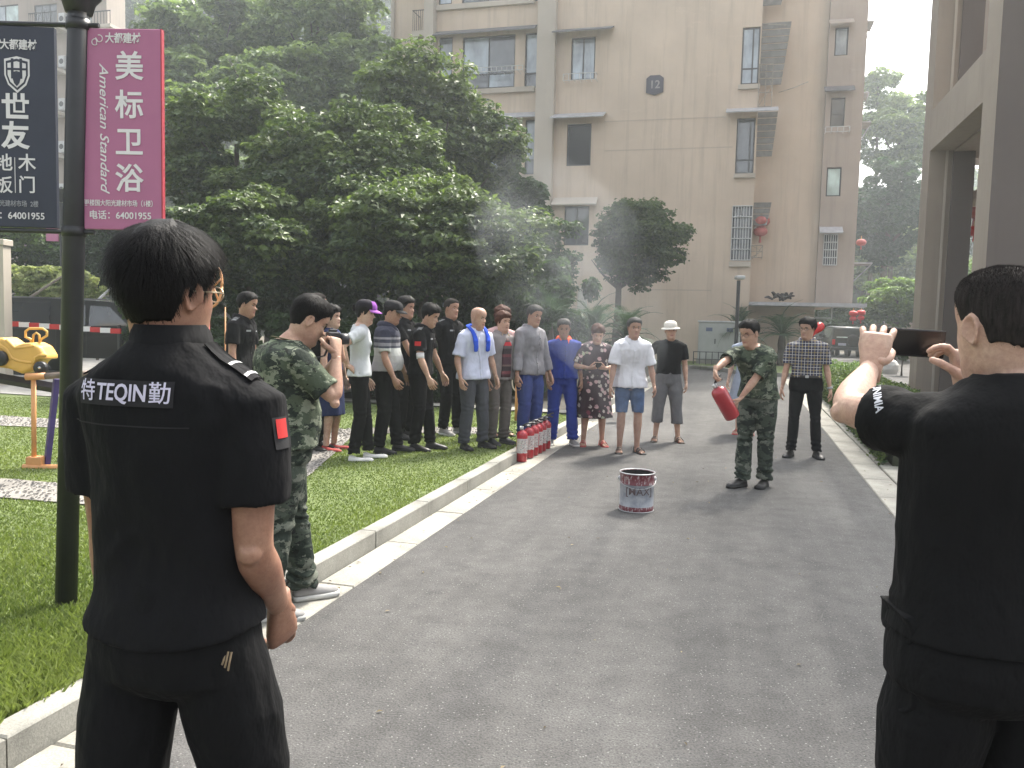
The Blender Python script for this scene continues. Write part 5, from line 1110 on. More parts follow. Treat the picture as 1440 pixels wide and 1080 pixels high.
# banner geometry: the two box signs stand in one plane through the post
z1, z0 = PD(117, 40, YP).z, PD(117, 322, YP).z
for z in (z1 + .015, z0 - .015):
    b = Bag(); b.tube([(base.x - .5, YP, z), (LX(z) + .10, YP, z)], .012, 8); b.build("bracket_arm", M_BLK, lp)
    b = Bag(); b.tube([(LX(z), YP, z - .025), (LX(z), YP, z + .025)], .056, 16); b.build("clamp", M_BLK, lp, True)
S = 4.12 / FPX
def banner(xa, xb, ya, yb, mat, yaw, label, name="banner"):
    a, c = PD(xa, (ya + yb) / 2, YP), PD(xb, (ya + yb) / 2, YP); zc = (z0 + z1) / 2; mid = Vector(((a.x + c.x) / 2, YP, zc)); w_, h_ = c.x - a.x, z1 - z0
    b = Bag(); b.box(-w_ / 2, w_ / 2, -.012, .012, -h_ / 2, h_ / 2, bev=.003); root = b.build(name, mat); root.location = mid; root.rotation_euler = (0, 0, yaw); root['label'] = label; root['category'] = "banner"
    def put(s, px, py, hpx, bold=.0, mat=M_WH, wsc=1.0, rot=0, shear=0., nm="lettering"):
        q = PD(px, py, YP); t = text_bag(s, hpx * S * 1.12, bold, .0008, shear); t.xf(Matrix.Diagonal((wsc, 1, 1, 1))); t.xf(Matrix.Rotation(rot, 4, 'Z')); t.xf(Matrix.Rotation(R(90), 4, 'X')); o = t.build(nm, mat, root); o.location = (q.x - mid.x, -.0145, q.z - zc); return o
    return root, put, mid, w_, h_
bn, put, mid, w_, h_ = banner(118, 229, 38, 322, M_PINK, R(-2), "pink banner with white Chinese characters hanging right of the lamp post")
for ch, y in zip("美标卫浴", (97, 151, 203, 254)): put(ch, 184, y, 36, .018)
put("大都建材", 175, 56, 13, .022, wsc=.85)
b = Bag(); 
for sx, sy, r0 in ((135, 60, 4.2), (141, 55, 4.6)):
    q = PD(sx, sy, YP); th = np.linspace(.3, 5.6, 18) + (0 if sx < 140 else 2.6); b.tube([(q.x - mid.x + r0 * S * math.cos(t), -.0145, q.z - mid.z + r0 * S * math.sin(t)) for t in th], .0022, 5)
q = PD(137.5, 64, YP); b.tube([(q.x - mid.x, -.0145, q.z - mid.z), (q.x - mid.x, -.0145, q.z - mid.z + .03)], .002, 5); b.build("logo", M_WH, bn)
put("American Standard", 148, 180, 15.5, .006, rot=R(-90), shear=.35, wsc=1.28 * 1.0)
put("更楼国大阳光建材市场（1楼）", 171, 287, 8.2, .01, wsc=.82); put("电话：64001955", 171, 304, 11.5, .012, wsc=.98)
b = Bag(); b.box(w_ / 2, w_ / 2 + .006, -.014, .014, -h_ / 2, h_ / 2); b.build("red_edge", pm("red_edge", (.35, .03, .05), .5), bn)
bk, put, mid, w_, h_ = banner(-34, 79, 45, 322, M_NAVY, R(2), "navy banner with a white shield and characters hanging left of the lamp post")
put("大都建材", 28, 65, 13, .022, wsc=.85); put("世", 24, 154, 34, .03, wsc=1.0); put("友", 24, 194, 34, .03); put("木", 40, 231, 22, .012); put("门", 40, 262, 22, .012); put("地", 8, 231, 22, .012); put("板", 8, 262, 22, .012)
put("更楼国大阳光建材市场  2楼", 10, 287, 8.2, .01, mat=M_GREY, wsc=.82); put("电话：64001955", 20, 304, 11.5, .012, mat=M_WH, wsc=.98); put("P", 0, 62, 14, .0)
b = Bag(); q = PD(23.5, 247, YP); b.box(q.x - mid.x - .0015, q.x - mid.x + .0015, -.0150, -.0135, q.z - mid.z - .085, q.z - mid.z + .085); b.build("divider", M_WH, bk)
q = PD(26, 106, YP); sh = [(-.5, .42), (0, .5), (.5, .42), (.5, -.02), (.36, -.28), (0, -.5), (-.36, -.28), (-.5, -.02)]
def shield(k, y, mi, b, kx=1.0): b.prism([(x * 34 * S * k * kx + q.x - mid.x, z * 49 * S * k + q.z - mid.z) for x, z in sh], y, y + .001, mi)
b = Bag(); shield(1, -.0135, 0, b); shield(.86, -.0146, 1, b); shield(.72, -.0157, 0, b)
for dx in (-.17, .17): b.box(q.x - mid.x + dx * 34 * S - .006, q.x - mid.x + dx * 34 * S + .006, -.0172, -.0160, q.z - mid.z - .02, q.z - mid.z + .075, 1)
b.box(q.x - mid.x - .045, q.x - mid.x + .045, -.0176, -.0172, q.z - mid.z + .02, q.z - mid.z + .030, 1); b.prism([(x * 34 * S * .3 + q.x - mid.x, z * 49 * S * .42 + q.z - mid.z - .02) for x, z in sh], -.0180, -.0174, 1); b.build("shield_logo", [M_WH, M_NAVY], bk)
rebase(lp, (base.x, YP, .08))
# distant twin of the post
Yd = 27.0; q = PD(88, 420, Yd); o = empty("lamp_post", (0, 0, 0), 0, "distant thin lamp post with a tiny pink banner behind the pickup truck", "lamp post")
b = Bag(); b.tube([(q.x, Yd, 0), (q.x, Yd, PD(88, 285, Yd).z)], .06, 8); b.build("pole", M_BLK, o); zz = PD(88, 280, Yd).z
b = Bag(); b.lathe([(.04, -.1), (.3, .1), (.36, .28), (.02, .3)], 10, at=(q.x, Yd, zz)); b.build("lantern_head", M_BLK, o)
a, c = PD(66, 339, Yd), PD(82, 321, Yd); b = Bag(); b.box(a.x, c.x, Yd - .04, Yd + .04, a.z, c.z); bb_ = b.build("banner_panel", M_PINK, o); rebase(o, (q.x, Yd, 0))
# CCTV post, bollard lamp, cabinet
Yc = 31.5; q = PD(1039, 392, Yc); o = empty("camera_post", (q.x, Yc, .09), 0, "slim black security camera post before the beige wall right of the cabinet", "post")
b = Bag(); b.tube([(0, 0, -.05), (0, 0, q.z - .15)], .07, 10); b.build("pole", M_BLK, o); b = Bag(); b.box(-.14, .16, -.3, .12, q.z - .12, q.z + .02, bev=.03); b.build("camera_housing", M_ALU, o)
b = Bag(); b.tube([(0.1, -.06, .0), (.1, -.06, 1.3)], .03, 6); b.build("conduit", M_ALU, o)
Yc = 24; q = PD(819, 412, Yc); o = empty("garden_lamp", (q.x, Yc, .09), 0, "short white garden lamp beside the cycads in the smoke", "lamp"); b = Bag(); b.tube([(0, 0, -.05), (0, 0, q.z - .6)], .035, 8); b.build("pole", M_ALU, o); b = Bag(); b.box(-.13, .13, -.13, .13, q.z - .62, q.z, bev=.03); b.box(-.16, .16, -.16, .16, q.z, q.z + .05, bev=.02); b.build("lamp_shade", pm("lamp_shade", (.55, .54, .48), .5), o)
Yc = 33.0; a, c = PD(981, 513, Yc), PD(1040, 452, Yc); wd = c.x - a.x; o = empty("electrical_cabinet", ((a.x + c.x) / 2, Yc, .09), -AZ, "pale grey electrical cabinet against the beige wall", "cabinet"); M_CAB = pm("cabinet_grey", (.42, .44, .42), .5, .08, 3, .05)
hh = c.z - .09; b = Bag(); b.box(-wd / 2, wd / 2, 0, .6, .18, hh - .06, bev=.01); b.build("body", M_CAB, o); b = Bag(); b.box(-wd / 2 - .04, wd / 2 + .04, -.04, .64, hh - .058, hh, bev=.01); b.build("lid", M_ALU, o)
b = Bag(); b.box(-wd / 2 - .05, wd / 2 + .05, -.05, .65, -.05, .178); b.build("plinth", M_CONC, o)
for i in range(2):
    x0 = -wd / 2 + .04 + i * wd / 2; b = Bag(); b.box(x0, x0 + wd / 2 - .08, -.018, -.002, .24, hh - .1, bev=.004); d_ = b.build("door", M_CAB, o); b = Bag(); b.box(x0 + .25, x0 + .5, -.03, -.02, hh - .42, hh - .27); b.build("notice", pm("blue_notice", (.10, .13, .22), .5), d_); b = Bag(); b.box(x0 + wd / 2 - .2, x0 + wd / 2 - .16, -.04, -.02, .8, 1.0); b.build("handle", M_DARKF, d_)
o = empty("low_fence", (0, 0, 0), 0, "low black metal fence in front of the grey cabinet", "fence"); b = Bag(); p0 = PD(975, 505, 32.3); p1 = PD(1045, 505, 32.3)
for i in range(9): x = p0.x + (p1.x - p0.x) * i / 8; bb = Bag(); bb.tube([(x, 32.3, 0), (x, 32.3, .6)], .018, 5); bb.build("post", M_DARKF, o)
for z in (.3, .58): bb = Bag(); bb.tube([(p0.x, 32.3, z), (p1.x, 32.3, z)], .016, 5); bb.build("rail", M_DARKF, o)
rebase(o, (p0.x, 32.3, 0))
# bucket
M_TIN = pm("galvanised", (.42, .43, .44), .35, .15, 9, .1, metal=.5)
m, n, p = newmat("bucket_print"); v = coords(n); t = tex_noise(n, coords(n, 'Object', (1, 1, .35)), 55, 4, .7); sp_ = n.nodes.new("ShaderNodeSeparateXYZ"); n.links.new(v, sp_.inputs[0]); t2 = tex_noise(n, v, 14, 4)
redw = ramp(n, t, [(.40, (.11, .018, .028)), (.52, (.14, .025, .035)), (.60, (.36, .33, .33))]); wh_ = ramp(n, t2, [(.3, (.20, .22, .26)), (.65, (.38, .40, .43))])
band = maths(n, 'ADD', maths(n, 'GREATER_THAN', sp_.outputs[2], .232), maths(n, 'LESS_THAN', sp_.outputs[2], .045), True); n.links.new(mixc(n, band, wh_, redw), p.inputs['Base Color']); p.inputs['Roughness'].default_value = .35
bp = G(898, 722); bp = Vector((bp.x, bp.y + .145, 0)); o = empty("paint_bucket", bp, 0, "white and red tin paint bucket standing alone on the asphalt", "bucket"); rr = .146
b = Bag(); b.lathe([(rr - .004, 0), (rr, .004), (rr, .03), (rr - .002, .034), (rr - .002, .228), (rr + .003, .232), (rr - .001, .238), (rr, .318), (rr + .003, .325), (rr - .008, .325), (rr - .008, .02), (.002, .02)], 48); b.build("body", m, o, True)
b = Bag(); b.tube([(rr * math.cos(t) * 1.01, rr * math.sin(t) * 1.01, .326) for t in np.linspace(0, 6.2832, 49)], .0055, 8); b.build("rim", M_TIN, o, True); b = Bag(); b.tube([(rr * math.cos(t) * 1.01, rr * math.sin(t) * 1.01, .005) for t in np.linspace(0, 6.2832, 49)], .004, 6); b.build("bottom_rim", M_TIN, o, True)
for s in (-1, 1): b = Bag(); b.lathe([(.001, -.012), (.022, -.012), (.022, .0), (.008, .012), (.001, .012)], 12); b.xf(Matrix.Translation((s * (rr + .008), 0, .27)) @ Matrix.Rotation(R(90) * s, 4, 'Y')); b.build("handle_ear", M_TIN, o, True)
b = Bag(); b.tube([((rr + .012) * math.cos(t), -(rr + .012) * math.sin(t) * .98, .27 - .065 * math.sin(t)) for t in np.linspace(0, math.pi, 25)], .0022, 6); b.build("wire_handle", M_TIN, o, True)
t = text_bag("[MAX]", .088, .006, 0); V = t.V(); va = -.02; t.v = [np.stack([(rr + .001) * np.sin(V[:, 0] / rr), -(rr + .001) * np.cos(V[:, 0] / rr), V[:, 1] + .178], -1)]; t.build("lettering", pm("faded_print", (.10, .07, .075), .5, .3, 40, 0), o)
b = Bag(); b.lathe([(rr - .0095, .321), (rr - .0095, .1), (.001, .1), (.001, .09), (rr - .0085, .09), (rr - .0085, .322)], 40, cap=False); b.build("dark_liner", pm("dark_lining", (.012, .011, .010), .95, .4, 30, .8), o)  # dark lining down the inner wall and over the fill
# extinguishers
M_RED = pm("extinguisher_red", (.36, .016, .026), .28, .08, 5, .03, coat=.5); M_LBL = None
m, n, p = newmat("extinguisher_label"); v = coords(n); t = tex_noise(n, coords(n, 'Object', (1, 1, 2.2)), 60, 2, .5); n.links.new(ramp(n, t, [(.36, (.09, .08, .08)), (.42, (.5, .49, .47)), (.60, (.52, .51, .49)), (.66, (.35, .05, .05))]), p.inputs['Base Color']); p.inputs['Roughness'].default_value = .5; M_LBL = m
def extinguisher(r_, h_, label, group=None, hose=True):
    o = empty("fire_extinguisher", (0, 0, 0), 0, label, "fire extinguisher", group)
    b = Bag(); b.lathe([(r_ * .85, 0), (r_ * .97, .006), (r_ * .97, .022), (r_, .026), (r_, h_ * .84), (r_ * .94, h_ * .90), (r_ * .72, h_ * .95), (r_ * .36, h_ * .985), (r_ * .34, h_)], 28); b.build("cylinder", M_RED, o, True)
    b = Bag(); n_ = 14; V = []; 
    for i in range(n_ + 1):
        a = -1.25 + 2.5 * i / n_; V += [((r_ + .0012) * math.sin(a), -(r_ + .0012) * math.cos(a), z) for z in (h_ * .28, h_ * .74)]
    b.add(V, [(2 * i, 2 * i + 2, 2 * i + 3, 2 * i + 1) for i in range(n_)]); b.build("paper_label", M_LBL, o, True)
    b = Bag(); b.tube([(0, 0, h_), (0, 0, h_ + .035)], [.017, .014], 10); b.box(-.012, .012, -.014, .014, h_ + .02, h_ + .045); b.build("valve", M_TIN, o, True)
    b = Bag(); b.tube([(-.028, 0, h_ + .027), (-.012, 0, h_ + .027)], [.020, .020], 12); b.build("gauge", pm("gauge_white", (.6, .6, .58), .4, .02, 5, 0), o, True)
    b = Bag(); b.tube([(.0, 0, h_ + .045), (.05, 0, h_ + .05), (.10, 0, h_ + .035)], [(.009, .004)] * 3, 6); b.tube([(0, 0, h_ + .05), (.05, 0, h_ + .075), (.11, 0, h_ + .085)], [(.009, .004)] * 3, 6); b.build("lever", M_BLK, o, True)
    if hose: b = Bag(); b.tube([(0, .015, h_ + .03), (.0, r_ * .8, h_ + .01), (0, r_ + .018, h_ * .85), (0, r_ + .018, h_ * .35)], .0085, 8); b.tube([(0, r_ + .018, h_ * .35), (0, r_ + .02, h_ * .15)], [.009, .016], 8); b.build("hose", M_BLK, o, True)
    return o
e0 = extinguisher(.062, .355, "nearest red fire extinguisher in the row on the gutter, its label fully visible", "fire extinguishers in a row on the gutter"); lab = ["second red fire extinguisher in the row, half hidden by the nearest", "third red fire extinguisher in the gutter row, only a sliver showing", "fourth red fire extinguisher in the gutter row, only a sliver showing", "fifth red fire extinguisher in the gutter row, only its side showing", "farthest red fire extinguisher in the row, beside the blue trouser leg"]
g0, g1 = uv(G(733.5, 651)), uv(G(768, 632)); ex = [e0] + [copy_tree(e0) for _ in range(5)]
for i, e in enumerate(ex):
    t = [0, .26, .45, .62, .78, .98][i]; e.location = W(g0[0] + (g1[0] - g0[0]) * t, g0[1] + (g1[1] - g0[1]) * t, .008) + Vector((0, .06, 0)); e.rotation_euler.z = [.1, .35, -.2, .5, .2, .6][i]
    if i: e['label'] = lab[i - 1]
# far off-roader and neighbours
M_CARD = pm("dark_car_paint", (.012, .015, .013), .45, .1, 3, .02, coat=.1, spec=.3); M_TYRE = pm("tyre", (.018, .018, .018), .8, .2, 30, .3); M_CHROME = pm("chrome", (.5, .5, .5), .2, .05, 5, 0, metal=1.); M_LAMP = pm("tail_lamp", (.45, .02, .025), .25, .1, 5, 0); M_PLATE = pm("number_plate", (.35, .40, .55), .4, .1, 20, 0)
def wheel(root, x, y, r_, w_, spokes=6, axis='X'):
    b = Bag(); b.lathe([(r_ * .62, -w_ / 2), (r_ * .93, -w_ / 2), (r_, -w_ * .36), (r_, w_ * .36), (r_ * .93, w_ / 2), (r_ * .62, w_ / 2), (r_ * .60, 0)], 28)
    Mx = Matrix.Translation((x, y, r_)) @ Matrix.Rotation(R(90), 4, 'Y' if axis == 'X' else 'X'); b.f.append(()) if False else None; b.xf(Mx); t = b.build("tyre", M_TYRE, None, True); return t, Mx
def wheel_full(root, x, y, r_, w_, axis='Y'):
    Mx = Matrix.Translation((x, y, r_)) @ Matrix.Rotation(R(90), 4, 'X' if axis == 'Y' else 'Y')
    b = Bag(); b.lathe([(r_ * .60, -w_ / 2), (r_ * .93, -w_ / 2), (r_, -w_ * .36), (r_, w_ * .36), (r_ * .93, w_ / 2), (r_ * .60, w_ / 2)], 28); b.xf(Mx); wl = b.build("wheel", M_TYRE, root, True)
    b = Bag(); b.lathe([(r_ * .60, -w_ * .4), (r_ * .61, w_ * .42), (r_ * .52, w_ * .30), (r_ * .5, -w_ * .1), (r_ * .02, -w_ * .1)], 24); b.tube([(0, 0, 0), (0, 0, w_ * .4)], r_ * .14, 10)
    for i in range(6): a = i * math.pi / 3; b.tube([(0, 0, w_ * .32), (r_ * .54 * math.cos(a), r_ * .54 * math.sin(a), w_ * .34)], [(r_ * .09, .015), (r_ * .07, .012)], 6)
    b.xf(Mx); b.build("rim", M_CHROME, wl, True); return wl
Ys = 47; q = PD(1192, 500, Ys); o = empty("off_roader", (q.x, Ys, 0.0), -AZ + R(6), "dark green off-roader with a spare wheel on its tailgate seen from behind", "car")
W2, H2 = .9, 1.75; b = Bag()
rings = []
for y, wf, zb, zs, zt_, tw in ((0, .97, .48, 1.05, 1.62, .86), (.12, 1.0, .42, 1.08, 1.74, .88), (1.4, 1.0, .40, 1.08, 1.78, .88), (2.5, 1.0, .40, 1.08, 1.76, .86), (3.2, 1.0, .42, 1.06, 1.12, .92), (4.3, .96, .45, 1.0, 1.05, .9), (4.45, .9, .5, .9, .95, .85)):
    a, t_ = W2 * wf, W2 * wf * tw; rings.append([(-a, y, zb), (-a, y, zs - .1), (-a * .985, y, zs), (-t_, y, zt_ - .07), (-t_ * .9, y, zt_), (t_ * .9, y, zt_), (t_, y, zt_ - .07), (a * .985, y, zs), (a, y, zs - .1), (a, y, zb)])
b.loft(rings); b.build("body", M_CARD, o, True)
b = Bag(); b.add([(-.66, -.012, 1.12), (.66, -.012, 1.12), (.62, .075, 1.58), (-.62, .075, 1.58), (-.66, .02, 1.12), (.66, .02, 1.12), (.62, .11, 1.58), (-.62, .11, 1.58)], [(0, 1, 2, 3), (4, 7, 6, 5), (0, 4, 5, 1), (3, 2, 6, 7), (0, 3, 7, 4), (1, 5, 6, 2)]); b.build("rear_window", M_GLASSL, o)
b = Bag(); b.box(-.95, .95, -.16, .05, .42, .60, bev=.03); b.build("bumper", M_BLK, o); b = Bag(); b.box(-.55, -.12, -.03, -.005, .68, .82); b.build("number_plate", M_PLATE, o)
b = Bag(); b.lathe([(.02, -.1), (.31, -.1), (.34, -.06), (.34, .06), (.2, .08), (.02, .08)], 24); b.xf(Matrix.Translation((.22, -.13, .98)) @ Matrix.Rotation(R(90), 4, 'X')); b.build("spare_wheel", M_TYRE, o, True)
for s in (-1, 1): b = Bag(); b.box(s * .80 - .08, s * .80 + .08, -.035, .0, .72, 1.02, bev=.01); b.build("tail_light", M_LAMP, o); b = Bag(); b.box(s * .99 - .1, s * .99 + .1, 2.6, 2.75, 1.1, 1.3, bev=.02); b.build("wing_mirror", M_BLK, o)
for x in (-.78, .78):
    for y in (.7, 3.5): wheel_full(o, x, y, .37, .26, 'X')
for s in (-1, 1): b = Bag(); b.add([(s * .902, .5, 1.1), (s * .902, 2.7, 1.1), (s * .80, 2.5, 1.66), (s * .80, .5, 1.66)], [(0, 1, 2, 3)]); b.build("side_window", M_GLASSD, o)
# SUV in shadow left of it
o2 = empty("parked_car", (PD(1160, 500, 50).x, 50, 0), -AZ, "dark parked car in the shade left of the off-roader, partly hidden by the plaid shirt", "car"); b = Bag(); rings = []
for y, zb, zs, zt_, tw in ((0, .4, .9, .95, .85), (.4, .35, .95, 1.35, .8), (1.2, .33, .95, 1.46, .78), (2.4, .33, .93, 1.42, .78), (3.3, .35, .9, .95, .85), (4.3, .4, .75, .8, .85)):
    rings.append([(-.88, y, zb), (-.9, y, zs - .1), (-.87, y, zs), (-.9 * tw, y, zt_ - .05), (-.8 * tw, y, zt_), (.8 * tw, y, zt_), (.9 * tw, y, zt_ - .05), (.87, y, zs), (.9, y, zs - .1), (.88, y, zb)])
b.loft(rings); b.build("body", M_CARD, o2, True); b = Bag(); b.add([(-.6, .02, .98), (.6, .02, .98), (.55, .38, 1.32), (-.55, .38, 1.32)], [(0, 1, 2, 3)]); b.build("rear_window", M_GLASSD, o2)
for s in (-1, 1): b = Bag(); b.box(s * .72 - .12, s * .72 + .12, -.02, .02, .68, .85, bev=.01); b.build("tail_light", M_LAMP, o2)
for x in (-.76, .76):
    for y in (.8, 3.5): wheel_full(o2, x, y, .33, .2, 'X')
# red lanterns, heart balloon
M_LAN = pm("lantern_silk", (.50, .028, .030), .6, .15, 8, .1); M_LANP = pm("faded_lantern_silk", (.42, .12, .11), .65, .2, 8, .1)
def lantern(label, px, py, rpx, Y, mat=M_LAN, group=None, double=False):
    c = PD(px, py, Y); r_ = rpx * Y / FPX; o = empty("paper_lantern", c, 0, label, "lantern", group)
    for k, (dz, s) in enumerate(((0, 1), (-1.35, .8)) if double else ((0, 1),)):
        b = Bag(); n_ = 16; rings = []
        for i in range(13): t = -1 + 2 * i / 12; q = math.sqrt(max(0, 1 - t * t)) * .96 + .16; rings.append([(r_ * s * q * (1 + .03 * (j % 2)) * math.cos(j * 6.2832 / 32), r_ * s * q * (1 + .03 * (j % 2)) * math.sin(j * 6.2832 / 32), r_ * s * .8 * t + dz * r_) for j in range(32)])
        b.loft(rings); sh_ = b.build("shade", mat, o, True)
    zb = -.8 * r_ - (1.2 * r_ if double else 0); b = Bag(); b.tube([(0, 0, zb), (0, 0, zb - .2 * r_), (0, 0, zb - .8 * r_)], [.14 * r_, .12 * r_, .2 * r_], 8); b.build("tassel", mat, o); b = Bag(); b.tube([(0, 0, .78 * r_), (0, 0, 1.5 * r_)], .02, 5); b.tube([(0, 0, .75 * r_), (0, 0, .9 * r_)], .22 * r_, 10); b.build("cap", pm("lantern_gold", (.45, .30, .10), .5), o); return o
lantern("faded red double lantern hanging beside the white window grille", 1070, 311, 10.5, 35.2, M_LANP, double=True)
lantern("pinkish lantern hanging off the far corner of the stair tower", 1211, 341, 6, 38, M_LANP)
lantern("left one of two red lanterns above the off-roader", 1200, 441, 5.2, 42, double=True); lantern("right one of two red lanterns above the off-roader", 1211, 440, 5.2, 42, double=True)
lantern("large dusty red lantern seen through the porch opening", 1371, 293, 17, 24.2, M_LANP); lantern("smaller bright red lantern below the large one in the porch opening", 1370, 325, 9, 24.0, M_LAN)
c = PD(1146, 461, 14.5); b = Bag(); k = 13 * 14.5 / FPX; th = np.linspace(0, 2 * math.pi, 36, endpoint=False); hx = np.sin(th) ** 3; hz = (13 * np.cos(th) - 5 * np.cos(2 * th) - 2 * np.cos(3 * th) - np.cos(4 * th)) / 16
b.loft([[(x * k * s, y * k * .5, z * k * s) for x, z in zip(hx, hz)] for y, s in ((-1, .35), (-.8, .7), (-.4, .92), (0, 1), (.4, .92), (.8, .7), (1, .35))]); o = empty("heart_balloon", (c.x, 14.5, 0), 0, "red heart shaped balloon behind the head of the plaid shirt man", "balloon"); f = b.build("balloon", pm("balloon_foil", (.6, .03, .03), .3, .05, 5, 0), o, True); f.location = (0, 0, c.z); f.rotation_euler = (0, R(12), 0); b = Bag(); b.tube([(0, 0, c.z - k), (.02, 0, c.z * .5), (0, 0, .02)], .004, 4); b.build("stick", M_ALU, o)
# bundle on the canopy
c = PD(1106, 424, 34.7); r_ = np.random.RandomState(3); b = Bag()
for i in range(22): p_ = np.array([r_.uniform(-.6, .35), r_.uniform(-.2, .2), r_.uniform(0, .2)]); d = r_.normal(0, .22, 3); d[2] = abs(d[2]) * .5; b.tube([p_, p_ + d * .6 + [0, 0, .05], p_ + d], [.05, .06, .03], 5, rnd_end=True)
o = b.build("rubbish_bundle", pm("dark_rags", (.05, .045, .042), .9, .6, 6, .4)); o.location = (c.x, 34.7, FV(1106, 429, 35)[1] + .22); props(o, "dark bundle of rags and wire lying on the canopy", "bundle")
# black white boulder beyond the hedge
c = PD(1247, 512, 30.5); b = Bag(); q = c.z; b.loft([[(.42 * s * math.cos(t) * (1 + .12 * math.sin(2 * t)), .3 * s * math.sin(t), z) for t in np.linspace(0, 6.283, 20, endpoint=False)] for s, z in ((.85, 0), (1, .15), (.98, .3), (.8, .42), (.45, .50), (.05, .53))]); o = b.build("garden_stone", pm("white_stone", (.68, .67, .64), .7, .06, 6, .2)); o.location = (c.x, 30.5, 0); props(o, "smooth white garden stone behind the far stretch of hedge", "stone"); o.scale = (1.1, 1, 1.1)
px_tree("dark spiky plant beside the white garden stone", 1270, 490, 16, 20, 29.5, 1800, .22, L_DARK, 77, name='shrub', cat='plant', tr=.03, ncl=10)
# ---------------------------------------------------------------- left side: pickup, playground
M_TRK = pm("black_truck_paint", (.007, .0075, .0075), .5, .1, 3, .02, coat=.05, spec=.25)
M_CAB_G = glass_mat("cab_glass", (.04, .045, .05), .08); Yt = 19.6; x0 = PD(-4, 440, Yt).x; L = PD(300, 440, Yt).x - x0 + .2; o = empty("pickup_truck", (x0 + L / 2, Yt, .0), 0, "black pickup truck with a covered bed parked beyond the lawn", "truck")
X = lambda f: -L / 2 + f * L
prof = [(.0, .55), (.0, .98), (.03, 1.12), (.075, 1.78), (.10, 1.83), (.30, 1.86), (.34, 1.84), (.36, 1.84), (.56, 1.80), (.60, 1.75), (.72, 1.20), (.76, 1.15), (.97, 1.05), (1.0, .85), (.99, .48)]
rings = []
for sy, nar in ((-1, 0), ):
    pass
def side(y, shrink, mi=0): return [(X(f), y - (np.sign(y) * shrink * max(0, z - 1.1) * .30), z) for f, z in prof]
b = Bag(); n_ = len(prof); rings = [side(-.90, 1), side(.90, 1)]; b.loft([[(x, -.86, z) if False else (x, y, z) for x, y, z in rg] for rg in ([(x, y * .97, z) for x, y, z in rings[0]], )] + [rings[1]], cap=True) if False else b.loft(np.array([rings[0], rings[1]]), cap=True); b.build("body", M_TRK, o)
def sidepatch(name, pts, mat, off=.004, th=.006):
    for s in (-1,):
        b = Bag(); V = [(X(f), s * (.90 - max(0, z - 1.1) * .30 + off), z) for f, z in pts] + [(X(f), s * (.90 - max(0, z - 1.1) * .30 + off + th), z) for f, z in pts]; k = len(pts)
        b.add(V, [tuple(range(k)), tuple(range(k, 2 * k))[::-1]] + [(i, i + k, (i + 1) % k + k, (i + 1) % k) for i in range(k)]); r = b.build(name, mat, o)
    return r
sidepatch("canopy_window", [(.055, 1.22), (.09, 1.72), (.315, 1.76), (.325, 1.22)], M_GLASSD); sidepatch("rear_side_window", [(.375, 1.24), (.385, 1.70), (.465, 1.70), (.475, 1.24)], M_CAB_G); sidepatch("front_side_window", [(.49, 1.24), (.485, 1.70), (.57, 1.68), (.66, 1.26)], M_CAB_G)
for f in (.35, .48, .66): sidepatch("door_seam", [(f, .6), (f, 1.15), (f + .004, 1.15), (f + .004, .6)], M_TYRE, .002, .002)
for f in (.455, .63): sidepatch("door_handle", [(f - .02, 1.10), (f - .02, 1.13), (f + .015, 1.13), (f + .015, 1.10)], M_CHROME, .01, .02)
sidepatch("roof_rail", [(.10, 1.845), (.12, 1.875), (.55, 1.86), (.56, 1.82)], pm("roof_trim", (.10, .10, .10), .4), -.03, .03)
for f in (.20, .80):
    b = Bag(); c0 = X(f); b.tube([(c0 + .50 * math.cos(t), -.93, .42 + .50 * math.sin(t)) for t in np.linspace(-.1, math.pi + .1, 17)], (.04), 6); b.build("wheel_arch", M_TRK, o, True)
    b = Bag(); b.lathe([(.01, 0), (.47, 0), (.47, .02), (.01, .02)], 24); b.xf(Matrix.Translation((c0, -.905, .42)) @ Matrix.Rotation(R(90), 4, 'X')); b.build("wheel_well", M_TYRE, o)
    wheel_full(o, c0, -.84, .39, .26, 'Y'); wheel_full(o, c0, .80, .39, .26, 'Y')
b = Bag(); b.box(X(0) - .05, X(0) + .12, -.94, -.72, .92, 1.18, bev=.03); b.build("tail_light", M_LAMP, o); b = Bag(); b.box(X(0) - .12, X(0) + .05, -.9, .9, .5, .68, bev=.03); b.build("bumper", M_CHROME, o)
# striped barrier rail
Yb = 16.6; a, c = PD(-30, 452, Yb), PD(170, 466, Yb); o = empty("barrier_rail", (a.x, Yb, 0), 0, "red and white striped barrier rail in front of the pickup truck", "barrier"); Lr = c.x - a.x; zr = (a.z + c.z) / 2 - .02
nb = 14
for i in range(nb): b = Bag(); x = Lr * i / nb; b.box(x, x + Lr / nb - .003, -.02, .02, a.z - (a.z - c.z) * (i + .5) / nb - .05, a.z - (a.z - c.z) * (i + .5) / nb + .05); b.build("stripe", M_LAN if i % 2 else M_WH, o)
for f in (.02, .98): b = Bag(); b.tube([(Lr * f, .05, 0), (Lr * f, .05, a.z + .0)], .04, 8); b.build("post", M_BLK, o)
# leaning poles behind the truck
for i, (xa, ya, xb, yb, Y, lb) in enumerate(((50, 413, 92, 386, 22, "thin grey pole slanting up behind the pickup truck's bed"), (142, 418, 166, 396, 22, "short pale slanting bar behind the pickup truck's cab"))):
    b = Bag(); p0, p1 = PD(xa, ya, Y), PD(xb, yb, Y); d = p1 - p0; p0 = p0 - d * (p0.z / d.z); b.tube([p0, p1], .035, 6); o = b.build("slanting_pole", M_ALU if i else pm("weathered_wood", (.16, .14, .12), .8)); props(o, lb, "pole")
